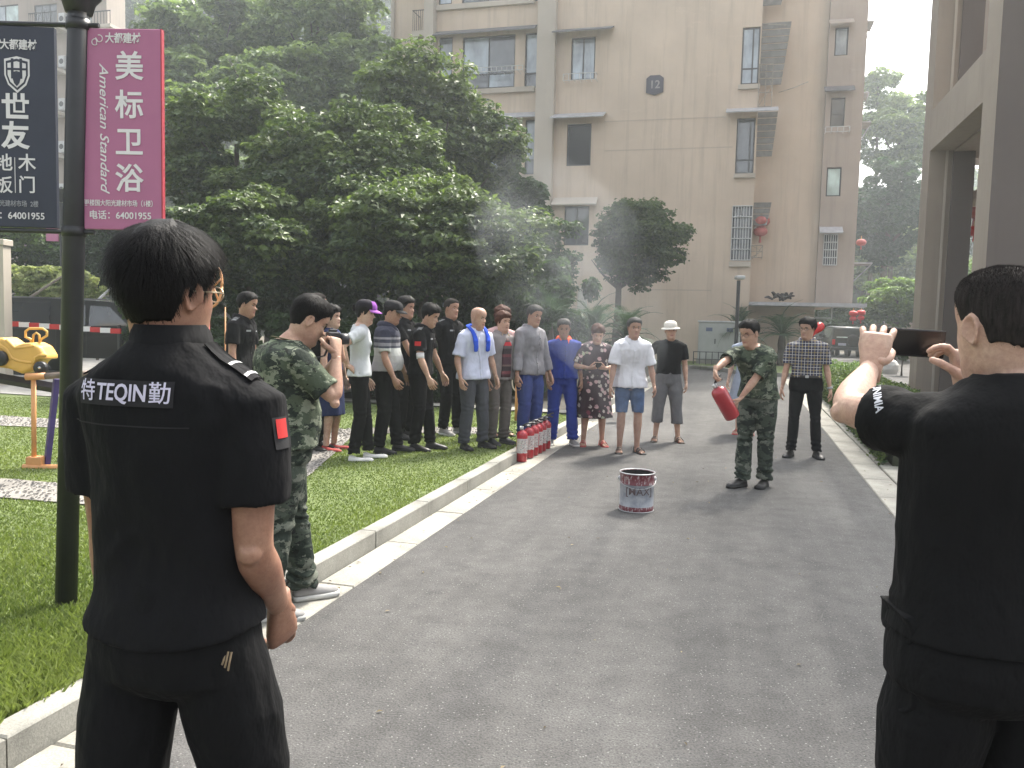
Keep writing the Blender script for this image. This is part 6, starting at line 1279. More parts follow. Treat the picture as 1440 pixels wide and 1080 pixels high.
# seesaw frame
M_ORG = pm("orange_tube", (.62, .30, .12), .5, .12, 6, .05); M_PUR = pm("purple_steel", (.055, .035, .16), .45, .2, 6, .05); M_YEL = pm("yellow_plastic", (.68, .40, .10), .38, .08, 3, .03); M_WORN = pm("worn_tube", (.22, .17, .14), .55, .4, 9, .1)
Yw = 7.35; gp = G(48, 655, .1); Yw = gp.y; o = empty("seesaw", (gp.x, Yw, .09), 0, "purple and orange playground seesaw frame on the lawn at the left", "seesaw"); kx = Yw / FPX
zt_ = PD(48, 530, Yw).z - .09
b = Bag(); b.tube([(0, 0, .03), (.01, 0, zt_)], .022 * 1.0, 12); b.build("post", M_ORG, o, True); b = Bag(); b.tube([(.42, .35, .03), (.43, .35, zt_ + .05)], .022, 12); b.build("post", M_ORG, o, True)
b = Bag(); b.tube([(-.05, -.02, zt_), (.12, 0, zt_ + .01)], .033, 14); b.build("bar_end", M_ORG, o, True); b = Bag(); b.tube([(.12, 0, zt_ + .01), (.62, .1, zt_ + .05)], .030, 14); b.build("crossbar", M_WORN, o, True)
b = Bag(); b.box(-.05, .09, -.05, .05, -.02, .10, bev=.006); b.build("foot_bracket", M_ORG, o); b = Bag(); b.tube([(-.08, -.04, .0), (.5, .0, .0)], .032, 12); b.build("foot_tube", M_ORG, o, True)
b = Bag(); b.tube([(.10, .04, .02), (.20, .05, zt_ - .02)], [(.035, .03)] * 2, 4); b.build("upright", M_PUR, o); b = Bag(); b.tube([(.17, .16, .02), (.28, .16, zt_ - .02)], [(.04, .03)] * 2, 4); b.build("upright", M_PUR, o); b = Bag(); b.tube([(.33, .1, .1), (.44, .12, zt_ - .1)], [(.04, .03)] * 2, 4); b.build("upright", M_PUR, o)
b = Bag(); b.tube([(.22, .1, .42), (.5, .1, .34)], .022, 8); b.build("rung", M_PUR, o, True); b = Bag(); b.tube([(.25, .3, zt_ - .06), (.6, .3, zt_ - .1)], .04, 10); b.build("bearing_tube", M_PUR, o, True)
b = Bag(); q0, q1 = PD(-60, 520, Yw + .25), PD(62, 548, Yw + .25); b.tube([(q0.x - gp.x, .25, q0.z - .09 - .01), (q1.x - gp.x + .5, .25, q1.z - .13)], [(.05, .035)] * 2, 4); b.build("beam", pm("dark_beam", (.03, .028, .04), .5), o)
# yellow car-shaped seat
o = empty("rocking_seat", (0, 0, 0), 0, "yellow plastic car-shaped seat with black wheels mounted on the seesaw beam", "play seat"); Yr = Yw + .2; P2 = lambda px, py: (PD(px, py, Yr).x, PD(px, py, Yr).z)
prof = [(-30, 500), (-22, 482), (-5, 476), (14, 474), (22, 480), (31, 486), (42, 482), (54, 481), (66, 487), (74, 500), (74, 505), (66, 505), (60, 510), (56, 520), (40, 525), (22, 518), (-20, 512)]
pp = [P2(*q) for q in prof]; b = Bag(); cx_, cz_ = np.mean([q[0] for q in pp]), np.mean([q[1] for q in pp]); n_ = len(pp)
b.loft([[(cx_ + (x - cx_) * s, Yr + y, cz_ + (z - cz_) * s) for x, z in pp] for y, s in ((-.13, .86), (-.12, .95), (-.09, 1), (.09, 1), (.12, .95), (.13, .86))]); V, F, N = remesh(b, .011, 4); Bag().add(V, [tuple(f) for f in np.asarray(F).tolist()]).build("body", M_YEL, o, True)
for pts in ([(-10, 486), (8, 482), (20, 490), (28, 503), (38, 507), (54, 509)], [(20, 478), (31, 489), (44, 488), (58, 486)], [(58, 509), (60, 502), (66, 499), (75, 499)], [(-2, 497), (4, 490), (14, 488), (22, 494), (26, 505)]):
    b = Bag(); b.tube([(P2(*q)[0], Yr - .125, P2(*q)[1]) for q in pts], [(.012, .016)] * len(pts), 8, rnd_end=True, ref=(0, 1, 0)); b.build("moulding", M_YEL, o, True)
for px, py, r in ((13, 503, .074), (70, 516, .062), (-25, 500, .06)):
    x, z = P2(px, py); b = Bag(); b.lathe([(r * .55, -.03), (r * .92, -.03), (r, -.02), (r, .02), (r * .92, .03), (.01, .03)], 22); b.xf(Matrix.Translation((x, Yr - .15, z)) @ Matrix.Rotation(R(90), 4, 'X')); w_ = b.build("wheel", M_BLK, o, True)
    b = Bag(); b.lathe([(.005, .0), (r * .28, .0), (r * .3, .02), (r * .12, .036), (.004, .036)], 14); b.xf(Matrix.Translation((x, Yr - .155, z)) @ Matrix.Rotation(R(90), 4, 'X')); b.build("hub", M_CHROME, w_, True)
b = Bag(); hp = [(44, 481), (43, 477), (36, 474), (36, 466), (41, 462), (60, 462), (66, 466), (66, 472), (58, 477), (56, 481)]; b.tube([(P2(*q)[0], Yr, P2(*q)[1]) for q in hp], .012, 8, ref=(0, 1, 0), rnd_end=True); b.tube([(P2(*q)[0], Yr, P2(*q)[1]) for q in ((46, 481), (47, 471), (51, 468), (55, 471), (56, 481))], .011, 8, ref=(0, 1, 0)); b.build("handlebar", M_YEL, o, True)
rebase(o, (cx_, Yr, cz_ - .1))
# spinning exercise wheel
Yq = 9.6; c = PD(300, 403, Yq); o = empty("exercise_wheel", (c.x, Yq, .09), 0, "orange shoulder-turning exercise wheel behind the uniformed man's glasses", "exercise wheel"); k = Yq / FPX; zc = c.z - .09
b = Bag(); b.tube([(12 * k * math.cos(t) + 0, .05 * math.sin(t), zc + 28 * k * math.sin(t)) for t in np.linspace(0, 6.2832, 33)], .016, 8); b.build("ring", M_ORG, o, True)
for i in range(5): a = i * 1.2566 + .4; b = Bag(); b.tube([(0, 0, zc), (12 * k * math.cos(a), .0, zc + 28 * k * math.sin(a))], .012, 6); b.build("spoke", M_ORG, o, True)
b = Bag(); zr_ = PD(288, 440, Yq).z - .09; b.tube([(PD(287, 440, Yq).x - c.x, .1, 0), (PD(287, 440, Yq).x - c.x, .1, zr_)], .03, 10); b.build("post", pm("red_tube", (.4, .03, .03), .45), o, True); b = Bag(); b.tube([(.12, .05, 0), (.12, .05, zc - 28 * k)], .008, 6); b.build("support_rod", M_ORG, o, True)
# plastic play house behind the floral dress
Yh = 14.2; o = empty("play_house", (0, 0, 0), 0, "small yellow and green plastic play house behind the woman in the floral dress", "play house"); a = PD(812, 590, Yh); c = PD(868, 480, Yh); z0_ = .02
b = Bag(); b.box(a.x + .03, a.x + .13, Yh, Yh + .1, z0_, c.z - .25, bev=.01); b.build("post", M_YEL, o); b = Bag(); b.box(c.x - .17, c.x - .07, Yh, Yh + .1, z0_, c.z - .25, bev=.01); b.build("post", M_YEL, o)
b = Bag(); b.box(a.x + .03, c.x - .07, Yh + .12, Yh + .2, z0_ + .5, c.z - .28, bev=.01); b.build("side_panel", M_YEL, o); b = Bag(); b.box(a.x + .13, a.x + .3, Yh + .02, Yh + .08, z0_ + .1, 1.0, bev=.01); b.build("door", M_ORG, o)
b = Bag(); b.prism([(a.x - .1, c.z - .25), (a.x - .05, c.z - .12), ((a.x + c.x) / 2, c.z), (c.x + .05, c.z - .12), (c.x + .1, c.z - .25)], Yh - .1, Yh + .6); b.build("roof", pm("green_plastic", (.06, .32, .14), .4), o); rebase(o, ((a.x + c.x) / 2, Yh, .02))
c = G(878, 590); b = Bag(); b.loft([[(x * .10 * s, y * .05 * s, z) for x, y in ((-1, -1), (1, -1), (1, 1), (-1, 1))] for z, s in ((0, .8), (.1, 1), (.3, .9), (.36, .4))]); o = b.build("plastic_bag", pm("blue_bag", (.03, .08, .40), .4), None); o.location = PD(874, 572, 13.4); o.location.z = .25; props(o, "blue plastic bag held low beside the floral dress", "bag")
# red fitness panel behind the grey trousers
Yf = 12.4; q = PD(738, 612, Yf); o = empty("lawn_panel", (q.x, Yf, .09), 0, "tall red panel on a beige tube frame standing on the lawn behind blue trousers", "panel"); b = Bag(); k = Yf / FPX
b.loft([[(x * .055, y, z) for x, y in ((-1, -.015), (1, -.015), (1, .015), (-1, .015))] for z in (0, .3, .55, .7)] + [[(x * .02, y, .78) for x, y in ((-1, -.015), (1, -.015), (1, .015), (-1, .015))]]); b.build("board", pm("signal_red", (.70, .05, .035), .4), o); b = Bag(); b.tube([(-.14, 0, 0), (-.14, 0, .72)], .022, 8); b.build("post", M_ORG, o, True); b = Bag(); b.tube([(-.14 + .07 * math.cos(t), 0, .58 + .13 * math.sin(t)) for t in np.linspace(1.57, 4.71, 12)], .010, 6); b.build("hoop", M_TRIM, o, True)
# smoke
def smoke():
    m = bpy.data.materials.new("smoke"); m.use_nodes = True; n = m.node_tree; n.nodes.remove(n.nodes["Principled BSDF"]); v = n.nodes.new("ShaderNodeVolumePrincipled"); v.inputs['Color'].default_value = (.80, .85, .92, 1); v.inputs['Anisotropy'].default_value = .2
    co = coords(n, 'Object', (1, 1, .8)); t = tex_noise(n, co, 1.5, 3, .6); e = n.nodes.new("ShaderNodeNewGeometry")
    d = ramp(n, t, [(.46, (0, 0, 0)), (.72, (1, 1, 1))]); n.links.new(maths(n, 'MULTIPLY', d, SMOKE_D), v.inputs['Density']); n.links.new(v.outputs[0], n.nodes["Material Output"].inputs['Volume']); return m
SMOKE_D = .10
b = Bag(); pts = [bp + Vector((0, 0, .30)), PD(892, 600, 7.2), PD(880, 530, 7.8), PD(860, 465, 8.6), PD(830, 410, 9.6), PD(785, 355, 10.8), PD(740, 290, 12)]
b.tube(pts, [.12, .24, .40, .60, .85, 1.1, .9], 20, rnd_end=True); o = b.build("smoke", smoke(), None, True); props(o, kind='stuff')
# ---------------------------------------------------------------- clothes materials
def camo(name, cols, sc_=7.0):
    if name in _mc: return _mc[name]
    m, n, p = newmat(name); c = cols[0]; out = None
    for i, (cc, th, s) in enumerate(((cols[1], .50, 1.0), (cols[2], .555, 1.35), (cols[3], .62, 1.9))):
        v = coords(n, 'Object', (1, 1, 1.7)); mp = n.nodes.new("ShaderNodeMapping"); mp.inputs['Location'].default_value = (i * 7.3, i * 3.1, i * 5.7); n.links.new(v, mp.inputs[0])
        t = tex_noise(n, mp.outputs[0], sc_ * s, 4, .62); f = maths(n, 'GREATER_THAN', t, th); out = mixc(n, f, out if out is not None else c, cc)
    v = coords(n); n.links.new(mixc(n, 1.0, out, ramp(n, tex_noise(n, v, 30, 3), [(.3, (.85, .85, .85)), (.7, (1.12, 1.12, 1.12))]), 'MULTIPLY'), p.inputs['Base Color'])
    p.inputs['Roughness'].default_value = .9; p.inputs['Specular IOR Level'].default_value = .2; bump(n, p, tex_noise(n, v, 22, 3), .4, .02); _mc[name] = m; return m
def plaid():
    m, n, p = newmat("plaid_shirt"); v = coords(n); s = n.nodes.new("ShaderNodeSeparateXYZ"); n.links.new(v, s.inputs[0])
    def line(o, per, w_, off=0): return maths(n, 'LESS_THAN', maths(n, 'FRACT', maths(n, 'ADD', maths(n, 'DIVIDE', o, per), 10 + off)), w_)
    base = (.022, .024, .045)
    def both(c, per, w_, off, k): 
        nonlocal base
        f = maths(n, 'MAXIMUM', line(s.outputs[0], per, w_, off), line(s.outputs[2], per, w_, off)); base = mixc(n, maths(n, 'MULTIPLY', f, k), base, c)
    both((.085, .085, .13), .072, .42, .2, .6); both((.42, .33, .11), .072, .07, .05, .85); both((.55, .54, .52), .072, .085, .55, .9)
    n.links.new(base, p.inputs['Base Color']); p.inputs['Roughness'].default_value = .9; bump(n, p, tex_noise(n, v, 22, 3), .35, .02); return m
def floral():
    m, n, p = newmat("floral_dress"); v = coords(n); vo = n.nodes.new("ShaderNodeTexVoronoi"); vo.inputs['Scale'].default_value = 15; nz = tex_noise(n, v, 26, 4, .7)
    mx = n.nodes.new("ShaderNodeVectorMath"); mx.operation = 'ADD'; sc2 = n.nodes.new("ShaderNodeVectorMath"); sc2.operation = 'SCALE'; cmb = n.nodes.new("ShaderNodeCombineXYZ"); n.links.new(nz, cmb.inputs[0]); n.links.new(nz, cmb.inputs[2]); n.links.new(cmb.outputs[0], sc2.inputs[0]); sc2.inputs['Scale'].default_value = .07; n.links.new(v, mx.inputs[0]); n.links.new(sc2.outputs[0], mx.inputs[1]); n.links.new(mx.outputs[0], vo.inputs['Vector'])
    sp_ = n.nodes.new("ShaderNodeSeparateColor"); n.links.new(vo.outputs['Color'], sp_.inputs[0]); fl = maths(n, 'LESS_THAN', maths(n, 'ADD', vo.outputs['Distance'], maths(n, 'MULTIPLY', nz, .5)), .66)
    cc = ramp(n, sp_.outputs[1], [(0, (.45, .30, .30)), (.4, (.42, .38, .34)), (.7, (.16, .04, .06)), (.85, (.30, .33, .22))], True)
    n.links.new(mixc(n, maths(n, 'MULTIPLY', fl, maths(n, 'GREATER_THAN', sp_.outputs[0], .25)), (.032, .016, .022), cc), p.inputs['Base Color']); p.inputs['Roughness'].default_value = .85; bump(n, p, tex_noise(n, v, 22, 3), .35, .02); return m
def banded(name, stops, z0=.85, z1=1.45):
    m, n, p = newmat(name); v = coords(n); s = n.nodes.new("ShaderNodeSeparateXYZ"); n.links.new(v, s.inputs[0]); f = maths(n, 'DIVIDE', maths(n, 'SUBTRACT', s.outputs[2], z0), z1 - z0)
    n.links.new(ramp(n, f, stops, True), p.inputs['Base Color']); p.inputs['Roughness'].default_value = .88; bump(n, p, tex_noise(n, v, 22, 3), .35, .02); return m
K_BLK = cloth("black_uniform", (.0070, .0072, .0082), fold=.5); K_BLK2 = cloth("black_trousers", (.0060, .0062, .0068), fold=.5); K_TEE = cloth("black_tee", (.0055, .0057, .0062), fold=.4); K_WHITE = cloth("white_shirt", (.66, .66, .70), .04); K_PALE = cloth("pale_blue_shirt", (.52, .55, .68), .04); K_GREY = cloth("grey_work_cloth", (.23, .225, .24)); K_BLUE = cloth("royal_blue_cloth", (.026, .048, .25)); K_BLUE2 = cloth("worn_blue_cloth", (.045, .065, .20))
K_ORG = cloth("orange_collar", (.70, .11, .04)); K_DENIM = cloth("denim", (.07, .115, .22), .3); K_GRAYT = cloth("slate_trousers", (.065, .068, .078)); K_BROWNG = cloth("brown_grey_trousers", (.12, .108, .10)); K_JACK = cloth("grey_jacket", (.23, .21, .205)); K_NAVY = cloth("navy_cloth", (.025, .035, .095)); K_CAPG = cloth("grey_capri", (.135, .135, .14)); K_TEEW = cloth("grey_white_tee", (.50, .52, .54), .05); K_PINKT = cloth("pink_top", (.50, .33, .32)); K_TOWEL = cloth("blue_towel", (.03, .09, .55), .2); K_SKY = cloth("pale_blue_skirt", (.30, .34, .42), .1)
C_FIRE = camo("fire_camo", ((.066, .085, .056), (.026, .036, .028), (.17, .19, .14), (.018, .018, .016)), 8.5); C_PHOTO = camo("photo_camo", ((.068, .086, .058), (.026, .034, .027), (.19, .21, .155), (.016, .018, .015)), 9.0); C_TROU = camo("camo_trousers", ((.050, .062, .048), (.020, .028, .022), (.12, .13, .105), (.014, .015, .014)), 7.0)
M_PATCH = pm("patch_cloth", (.012, .012, .014), .85, .1, 30, .1); M_FLAG = pm("flag_red", (.50, .02, .02), .7, .1, 30, .1); M_SILV = pm("badge_silver", (.34, .35, .36), .45, .1, 30, .05); M_THREAD = pm("white_thread", (.62, .60, .74), .7, .05, 80, .1)
S_TAN = skin("tan_skin", (.37, .225, .160)); S_MID = skin("mid_skin", (.46, .30, .22)); S_FAIR = skin("fair_skin", (.53, .365, .285)); S_DARK = skin("weathered_skin", (.30, .18, .125)); S_NEAR = skin("near_tan_skin", (.31, .175, .120))
H_BLK = hairmat("black_hair"); H_RED = hairmat("reddish_hair", (.06, .025, .016)); H_CROP = hairmat("cropped_hair", (.022, .019, .018), .7); H_GREY = hairmat("greying_hair", (.05, .048, .046))
SHORT = dict(front=.186, side=.128, back=.055, thick=.014, seed=1); CROP = dict(front=.188, side=.14, back=.06, thick=.006, seed=2); THICK = dict(front=.178, side=.118, back=.045, thick=.022, seed=5); BOB = dict(front=.170, side=.085, back=.02, thick=.026, seed=8, sidevol=1.2)
def ploc(px, py, z=0.0): g = G(px, py, z); return Vector((g.x, g.y, z))
def tolocal(pos, az, H, wp):
    d = Vector(wp) - Vector(pos); a = R(az); k = H / 1.70; return np.array([(d.x * math.cos(a) - d.y * math.sin(a)) / k, (d.x * math.sin(a) + d.y * math.cos(a)) / k, d.z / k])
def todir(az, wd): a = R(az); return np.array([wd[0] * math.cos(a) - wd[1] * math.sin(a), wd[0] * math.sin(a) + wd[1] * math.cos(a), wd[2]])
def sleeve_patch(info, s, w_, h_, mats, name, dz=0.0, label=None, out=None, yoff=0.0):
    S = info.arms[0 if s < 0 else 1][2]; E = info.arms[0 if s < 0 else 1][3]; c = S * (.62 - dz) + E * (.38 + dz); g = grid_bag(w_, h_, 6, 6); d = (-s, yoff, 0.02) if out is None else out
    o = conform(info, g, c, d, .003).build(name, mats, info.root, True); return o
def epaulette(info, s, wide=.035, long=.11, mat=None):
    c = info.bend([[s * .135, -.005, 1.42]])[0]; V, F = info.top[1], info.top[2]; tree = BVHTree.FromPolygons([Vector(v) for v in V], [tuple(f) for f in np.asarray(F).tolist()]); rows = []
    for i in range(7):
        row = []
        for j in range(4):
            x = s * (.085 + long * i / 6); y = -.008 + wide * (j / 3 - .5) * 1.6; q = info.bend([[x, y, 1.5]])[0]; h = tree.ray_cast(Vector(q), Vector((0, 0, -1))); row.append(np.array(h[0]) + [0, 0, .004] if h[0] is not None else q - [0, 0, .1])
        rows.append(row)
    b = Bag(); Gd = np.array(rows); n_, m_, _ = Gd.shape; V = np.concatenate([Gd.reshape(-1, 3), Gd.reshape(-1, 3) + [0, 0, .003]]); o = n_ * m_
    F = [(o + i * m_ + j, o + (i + 1) * m_ + j, o + (i + 1) * m_ + j + 1, o + i * m_ + j + 1) for i in range(n_ - 1) for j in range(m_ - 1)]; ed = [(0, j) for j in range(m_)] + [(i, m_ - 1) for i in range(1, n_)] + [(n_ - 1, j) for j in range(m_ - 2, -1, -1)] + [(i, 0) for i in range(n_ - 2, 0, -1)]; ix = [i * m_ + j for i, j in ed]
    for q in range(len(ix)): a, c_ = ix[q], ix[(q + 1) % len(ix)]; F.append((a, c_, c_ + o, a + o))
    ep = b.add(V, F).build("epaulette", mat or M_BLK, info.root, True)
    for i in (3, 5):
        g = Gd[i], Gd[min(i + 1, n_ - 1)]; bb = Bag(); A, B_ = g[0] + [0, 0, .0045], g[0] * .6 + g[1] * .4 + [0, 0, .0045]; k = len(A); bb.add(np.vstack([A, B_]), [(j, j + k, j + k + 1, j + 1) for j in range(k - 1)]); bb.build("rank_bar", M_SILV, ep)
    return ep
def badge(info, x, z, w_, h_, mat, name="badge"):
    q = info.bend([[x, .10, z]])[0]; return conform(info, grid_bag(w_, h_, 4, 3), q, (0, -1, 0), .004).build(name, mat, info.root, True)
hang = lambda s, x=.27, y=.06, z=.83: (s * x, y, z)
UNI = lambda **k: dict(dict(mat=K_BLK, ease=.018, hem=.88, sleeve=.72, sr=1.12, collar='fold', gap=.7, placket=True, button='black', pockets=[(-.085, 1.24, .10, .11), (.085, 1.24, .10, .11)]), **k)
TR = lambda mat, **k: dict(dict(kind='trousers', mat=mat, loose=1.08), **k)
def guard_extras(I, flag=1):
    for s in (-1, 1): epaulette(I, s)
    for s in ((flag,) if flag else ()): sleeve_patch(I, s, .075, .05, M_FLAG, "flag_patch")
    badge(I, .085, 1.315, .055, .018, M_SILV); badge(I, -.085, 1.31, .06, .014, M_SILV, "name_strip")
# ---- foreground man in the black uniform, back to the camera
def fit(bag, wdt, cx=0.0):
    V = bag.V(); s_ = wdt / (V[:, 0].max() - V[:, 0].min()); m_ = (V[:, 0].max() + V[:, 0].min()) / 2; bag.xf(Matrix.Translation((cx, 0, 0)) @ Matrix.Diagonal((s_, 1, 1, 1)) @ Matrix.Translation((-m_, 0, 0))); return bag
posA = Vector((-.680, 1.68, 0)); azA = 13; HA = 1.745; LA = lambda px, py, Y: tolocal(posA, azA, HA, PD(px, py, Y))
I = person("man in black uniform with white TEQIN lettering on his back, nearest at the left", posA, azA, HA, dict(fine=1, vox=.0042, gvox=.0062, skin=S_NEAR, hairm=H_BLK, build=.94, head=(13, 3, 2), hs=.96, neck=.004,
    hair=dict(front=.176, side=.112, back=.045, thick=.0150, sidevol=.8, seed=5, lump=.55, lift=.2, strands=12000, slen=.055, sw=.0007, l0=.45), glasses='wire', feet=[(-.15, -.10, -12), (.17, .12, 14)], lean=-1, headoff=(-.022, -.022),
    armR=dict(wrist=LA(393, 852, 1.80), pole=(.25, -1, .1), palm=(-.9, .3, .1), curl=((.25, .3, .2), (.5, .5, .3), (.6, .6, .4), (.7, .7, .4)), thumb=(.35, .3), hdir=(-.10, .35, -.93)), armL=dict(wrist=(-.185, .06, .84), pole=(.1, -1, 0)),
    top=dict(mat=K_BLK, ease=.016, hem=.905, flare=.004, sleeve=.66, sr=1.16, collar='stand', collarh=.030, gap=.3, wr=.009, box=.93, hemcurve=.03, trap=.045), bottom=TR(K_BLK2, loose=1.2, ease=.010)))
pc = I.bend([[-.025, -.10, 1.392]])[0]; pd_ = (0.0, 1, 0)
conform(I, grid_bag(.205, .048, 24, 8), pc, pd_, .003).build("back_patch", M_PATCH, I.root, True)
t1 = fit(text_bag("特", .042, .008), .040, -.078); t2 = Bag(); [t2.join(fit(text_bag("TEQIN", .044 + q_ * .0, 0, .0002, shear=.08), .105, dx_).xf(Matrix.Translation((0, dy_, 0)))) for q_, dx_, dy_ in ((0, -.0007, -.0005), (0, .0007, .0005), (0, -.0007, .0005), (0, .0007, -.0005))]; t3 = fit(text_bag("勤", .042, .008), .040, .078)
for t in (t1, t2, t3): conform(I, t, pc, pd_, .0055).build("lettering", M_THREAD, I.root)
conform(I, grid_bag(.27, .0025, 24, 1), I.bend([[-.03, -.10, 1.332]])[0], pd_, .0035).build("yoke_seam", M_PATCH, I.root, True)
sleeve_patch(I, 1, .046, .060, M_PATCH, "shoulder_badge", -.22, yoff=.12); sleeve_patch(I, 1, .032, .036, M_FLAG, "flag_patch", -.25, yoff=.12).location = (.0015, -.001, 0)
for s in (-1, 1): epaulette(I, s, .026, .10, K_BLK)
for i, dx in enumerate((0, .012, .026)): b = Bag(); b.tube([(.150 + dx * .5, -.072, .90), (.152 + dx * .5, -.082, .885), (.150 + dx * .5, -.084, .878 - .005 * i)], [(.0022, .001)] * 3, 5); b.build("key", pm("key_metal", (.22, .16, .09), .5, .1, 20, 0), I.root)
# ---- foreground man in the black tee holding up a phone
posB = Vector((1.045, 1.74, 0)); azB = 4; HB_ = 1.715; LB = lambda px, py, Y: tolocal(posB, azB, HB_, PD(px, py, Y))
I = person("man in black tee with a cropped head raising a phone at the right edge", posB, azB, HB_, dict(fine=1, vox=.0038, gvox=.0062, skin=S_FAIR, hairm=H_CROP, build=1.04, head=(-14, 5, -2), hs=.98,
    hair=dict(front=.190, side=.135, back=.060, thick=.0035, seed=2, strands=40000, slen=.0055, sf=.6, crew=True, sw=.00045, tp=.85, shell=dict(back=.066, side=.140, jag=.005, lump=.0)), feet=[(-.14, 0, -10), (.14, .05, 10)], armfat=1.05,
    armL=dict(wrist=LB(1225, 517, 2.14), elbow=LB(1192, 574, 1.98), hdir=todir(azB, (.22, .25, .92)), palm=todir(azB, (.42, .86, -.25)), curl=((.30, 1.5, 1.0), (.42, 1.5, 1.0), (.36, 1.45, 1.0), (.20, 1.4, 1.0)), thumb=(.45, .8), tcurl=.6, spread=.16, hscale=.98, lift=.0, fwd=.05),
    armR=dict(wrist=LB(1352, 540, 2.17), pole=(1, -.1, -.6), hdir=todir(azB, (-.22, .12, .95)), palm=todir(azB, (-.93, .32, -.12)), curl=((.55, .7, .5), (.7, .8, .5), (.8, .9, .6), (.85, 1.0, .6)), thumb=(.55, .55), tcurl=.75, spread=.14, hscale=.95, lift=.0, fwd=.05),
    top=dict(mat=K_TEE, ease=.018, hem=.93, flare=.022, sleeve=.46, sr=1.15, collar='rib', wr=.009, box=1.0, trap=.03, pockets=[]), bottom=TR(K_BLK2, loose=1.3, ease=.03, name='cargo_trousers')))
ph = PD(1283, 482, 2.26); b = Bag(); b.box(-.079, .079, -.004, .004, -.0375, .0375, bev=.0025); o = b.build("phone", pm("phone_glass", (.018, .018, .02), .18, .1, 3, .0)); o.location = ph; o.rotation_euler = (R(4), R(2.2), R(-20)); props(o, "black phone held sideways in both raised hands at the right", "phone")
b = Bag(); b.box(-.068, .068, -.0049, -.0041, -.033, .033); b.build("screen", pm("phone_screen", (.012, .012, .013), .12, .1, 3, 0), o)
Sx = I.arms[0][2]; Ex = I.arms[0][3]
t = text_bag("UNIMIA", .024, .02); cL = Sx * .52 + Ex * .48; t.xf(Matrix.Rotation(R(-75), 4, 'Z')); conform(I, t, cL + [-.01, -.03, .03], (.45, .8, -.45), .003).build("sleeve_print", pm("reflective_print", (.55, .56, .6), .4, .05, 10, 0), I.root)
for s in (-1, 1):
    b = Bag(); Hh, Kn = I.hips[0 if s < 0 else 1][1], I.hips[0 if s < 0 else 1][2]; c = Hh * .62 + Kn * .38 + [-s * .040, 0, .12]
    b.box(c[0] + s * .075, c[0] + s * .125, c[1] - .08, c[1] + .07, c[2] - .10, c[2] + .06, bev=.02); b.box(c[0] + s * .07, c[0] + s * .140, c[1] - .088, c[1] + .078, c[2] + .05, c[2] + .115, bev=.012); V, F, N = remesh(b, .008, 5); V = V + N * (.004 * vnoise(V * 14 + 3))[:, None]; Bag().add(V, [tuple(f) for f in np.asarray(F).tolist()]).build("cargo_pocket", K_BLK2, I.root, True)
# ---- photographer in camouflage
azC = 62; HC = 1.70; posC = ploc(396, 858); LC = lambda px, py, Y: tolocal(posC, azC, HC, PD(px, py, Y)); Yc_ = posC.y
I = person("man in green camouflage tee photographing from the gutter, bent to his camera", posC, azC, HC, dict(fine=1, vox=.0055, gvox=.0075, skin=S_MID, hairm=H_BLK, build=1.18, belly=.05, lean=3, head=(4, 30, 0), neck=.0, face=True,
    hair=dict(front=.182, side=.122, back=.05, thick=.014, seed=4, strands=4000, slen=.03, sw=.001), feet=[(-.10, .14, -5), (.13, -.12, 14)],
    armR=dict(wrist=LC(473, 500, Yc_ - .02), pole=(.5, -.35, -1), hdir=todir(azC, (-.1, .25, .9)), palm=todir(azC, (-.7, .5, .3)), curl=(.9, 1.1, .8), thumb=(.5, .5)),
    armL=dict(wrist=LC(478, 500, Yc_ + .17), pole=(-.6, .2, -1), hdir=todir(azC, (-.25, -.1, .8)), palm=todir(azC, (-.3, -.5, .5)), curl=(.8, 1.0, .7), thumb=(.5, .5)),
    top=dict(mat=C_PHOTO, ease=.022, hem=.90, flare=.015, sleeve=.80, sr=1.2, collar='rib', collarmat=pm("olive_rib", (.20, .24, .15), .85, .1, 60, .2), wr=.011), bottom=TR(C_TROU, loose=1.22, ease=.012, stack=.012, wr=.012), foot='sneaker', footc='grey'))
cc = PD(468, 476, Yc_ + .07); o = empty("camera", cc, -R(azC) - R(8), "small black camera pressed to the face of the man in green camouflage", "camera"); b = Bag(); b.box(-.06, .06, -.03, .03, -.036, .036, bev=.006); b.box(-.025, .025, -.02, .02, .034, .052, bev=.006); b.build("body", M_BLK, o); b = Bag(); b.tube([(0, .03, -.002), (0, .085, -.002)], [.031, .029], 20); b.build("lens", M_BLK, o, True)
neckC = I.root.matrix_basis @ Vector(I.bend([[.05, -.04, 1.455]])[0]); b = Bag(); k0 = cc + Vector((0, 0, .01)); b.tube([k0, k0 + Vector((-.03, -.06, -.10)), k0 + Vector((-.10, -.09, -.12)), neckC + Vector((.07, -.05, -.03)), neckC], [(.006, .0015)] * 5, 6); b.v = [v - np.array(cc) for v in b.v]; b.xf(Matrix.Rotation(R(azC) + R(8), 4, 'Z')); b.build("strap", M_BLK, o, True)
b = Bag(); aa = np.linspace(0, 6.283, 30); b.tube([I.bend([[.074 * math.cos(q), .072 * math.sin(q) - .006, 1.455 - .012 * math.sin(q)]])[0] for q in aa], [(.0035, .011)] * 30, 8, ref=(0, 0, 1)); b.build("neck_strap", pm("olive_strap", (.09, .085, .03), .7, .1, 40, .1), I.root, True)
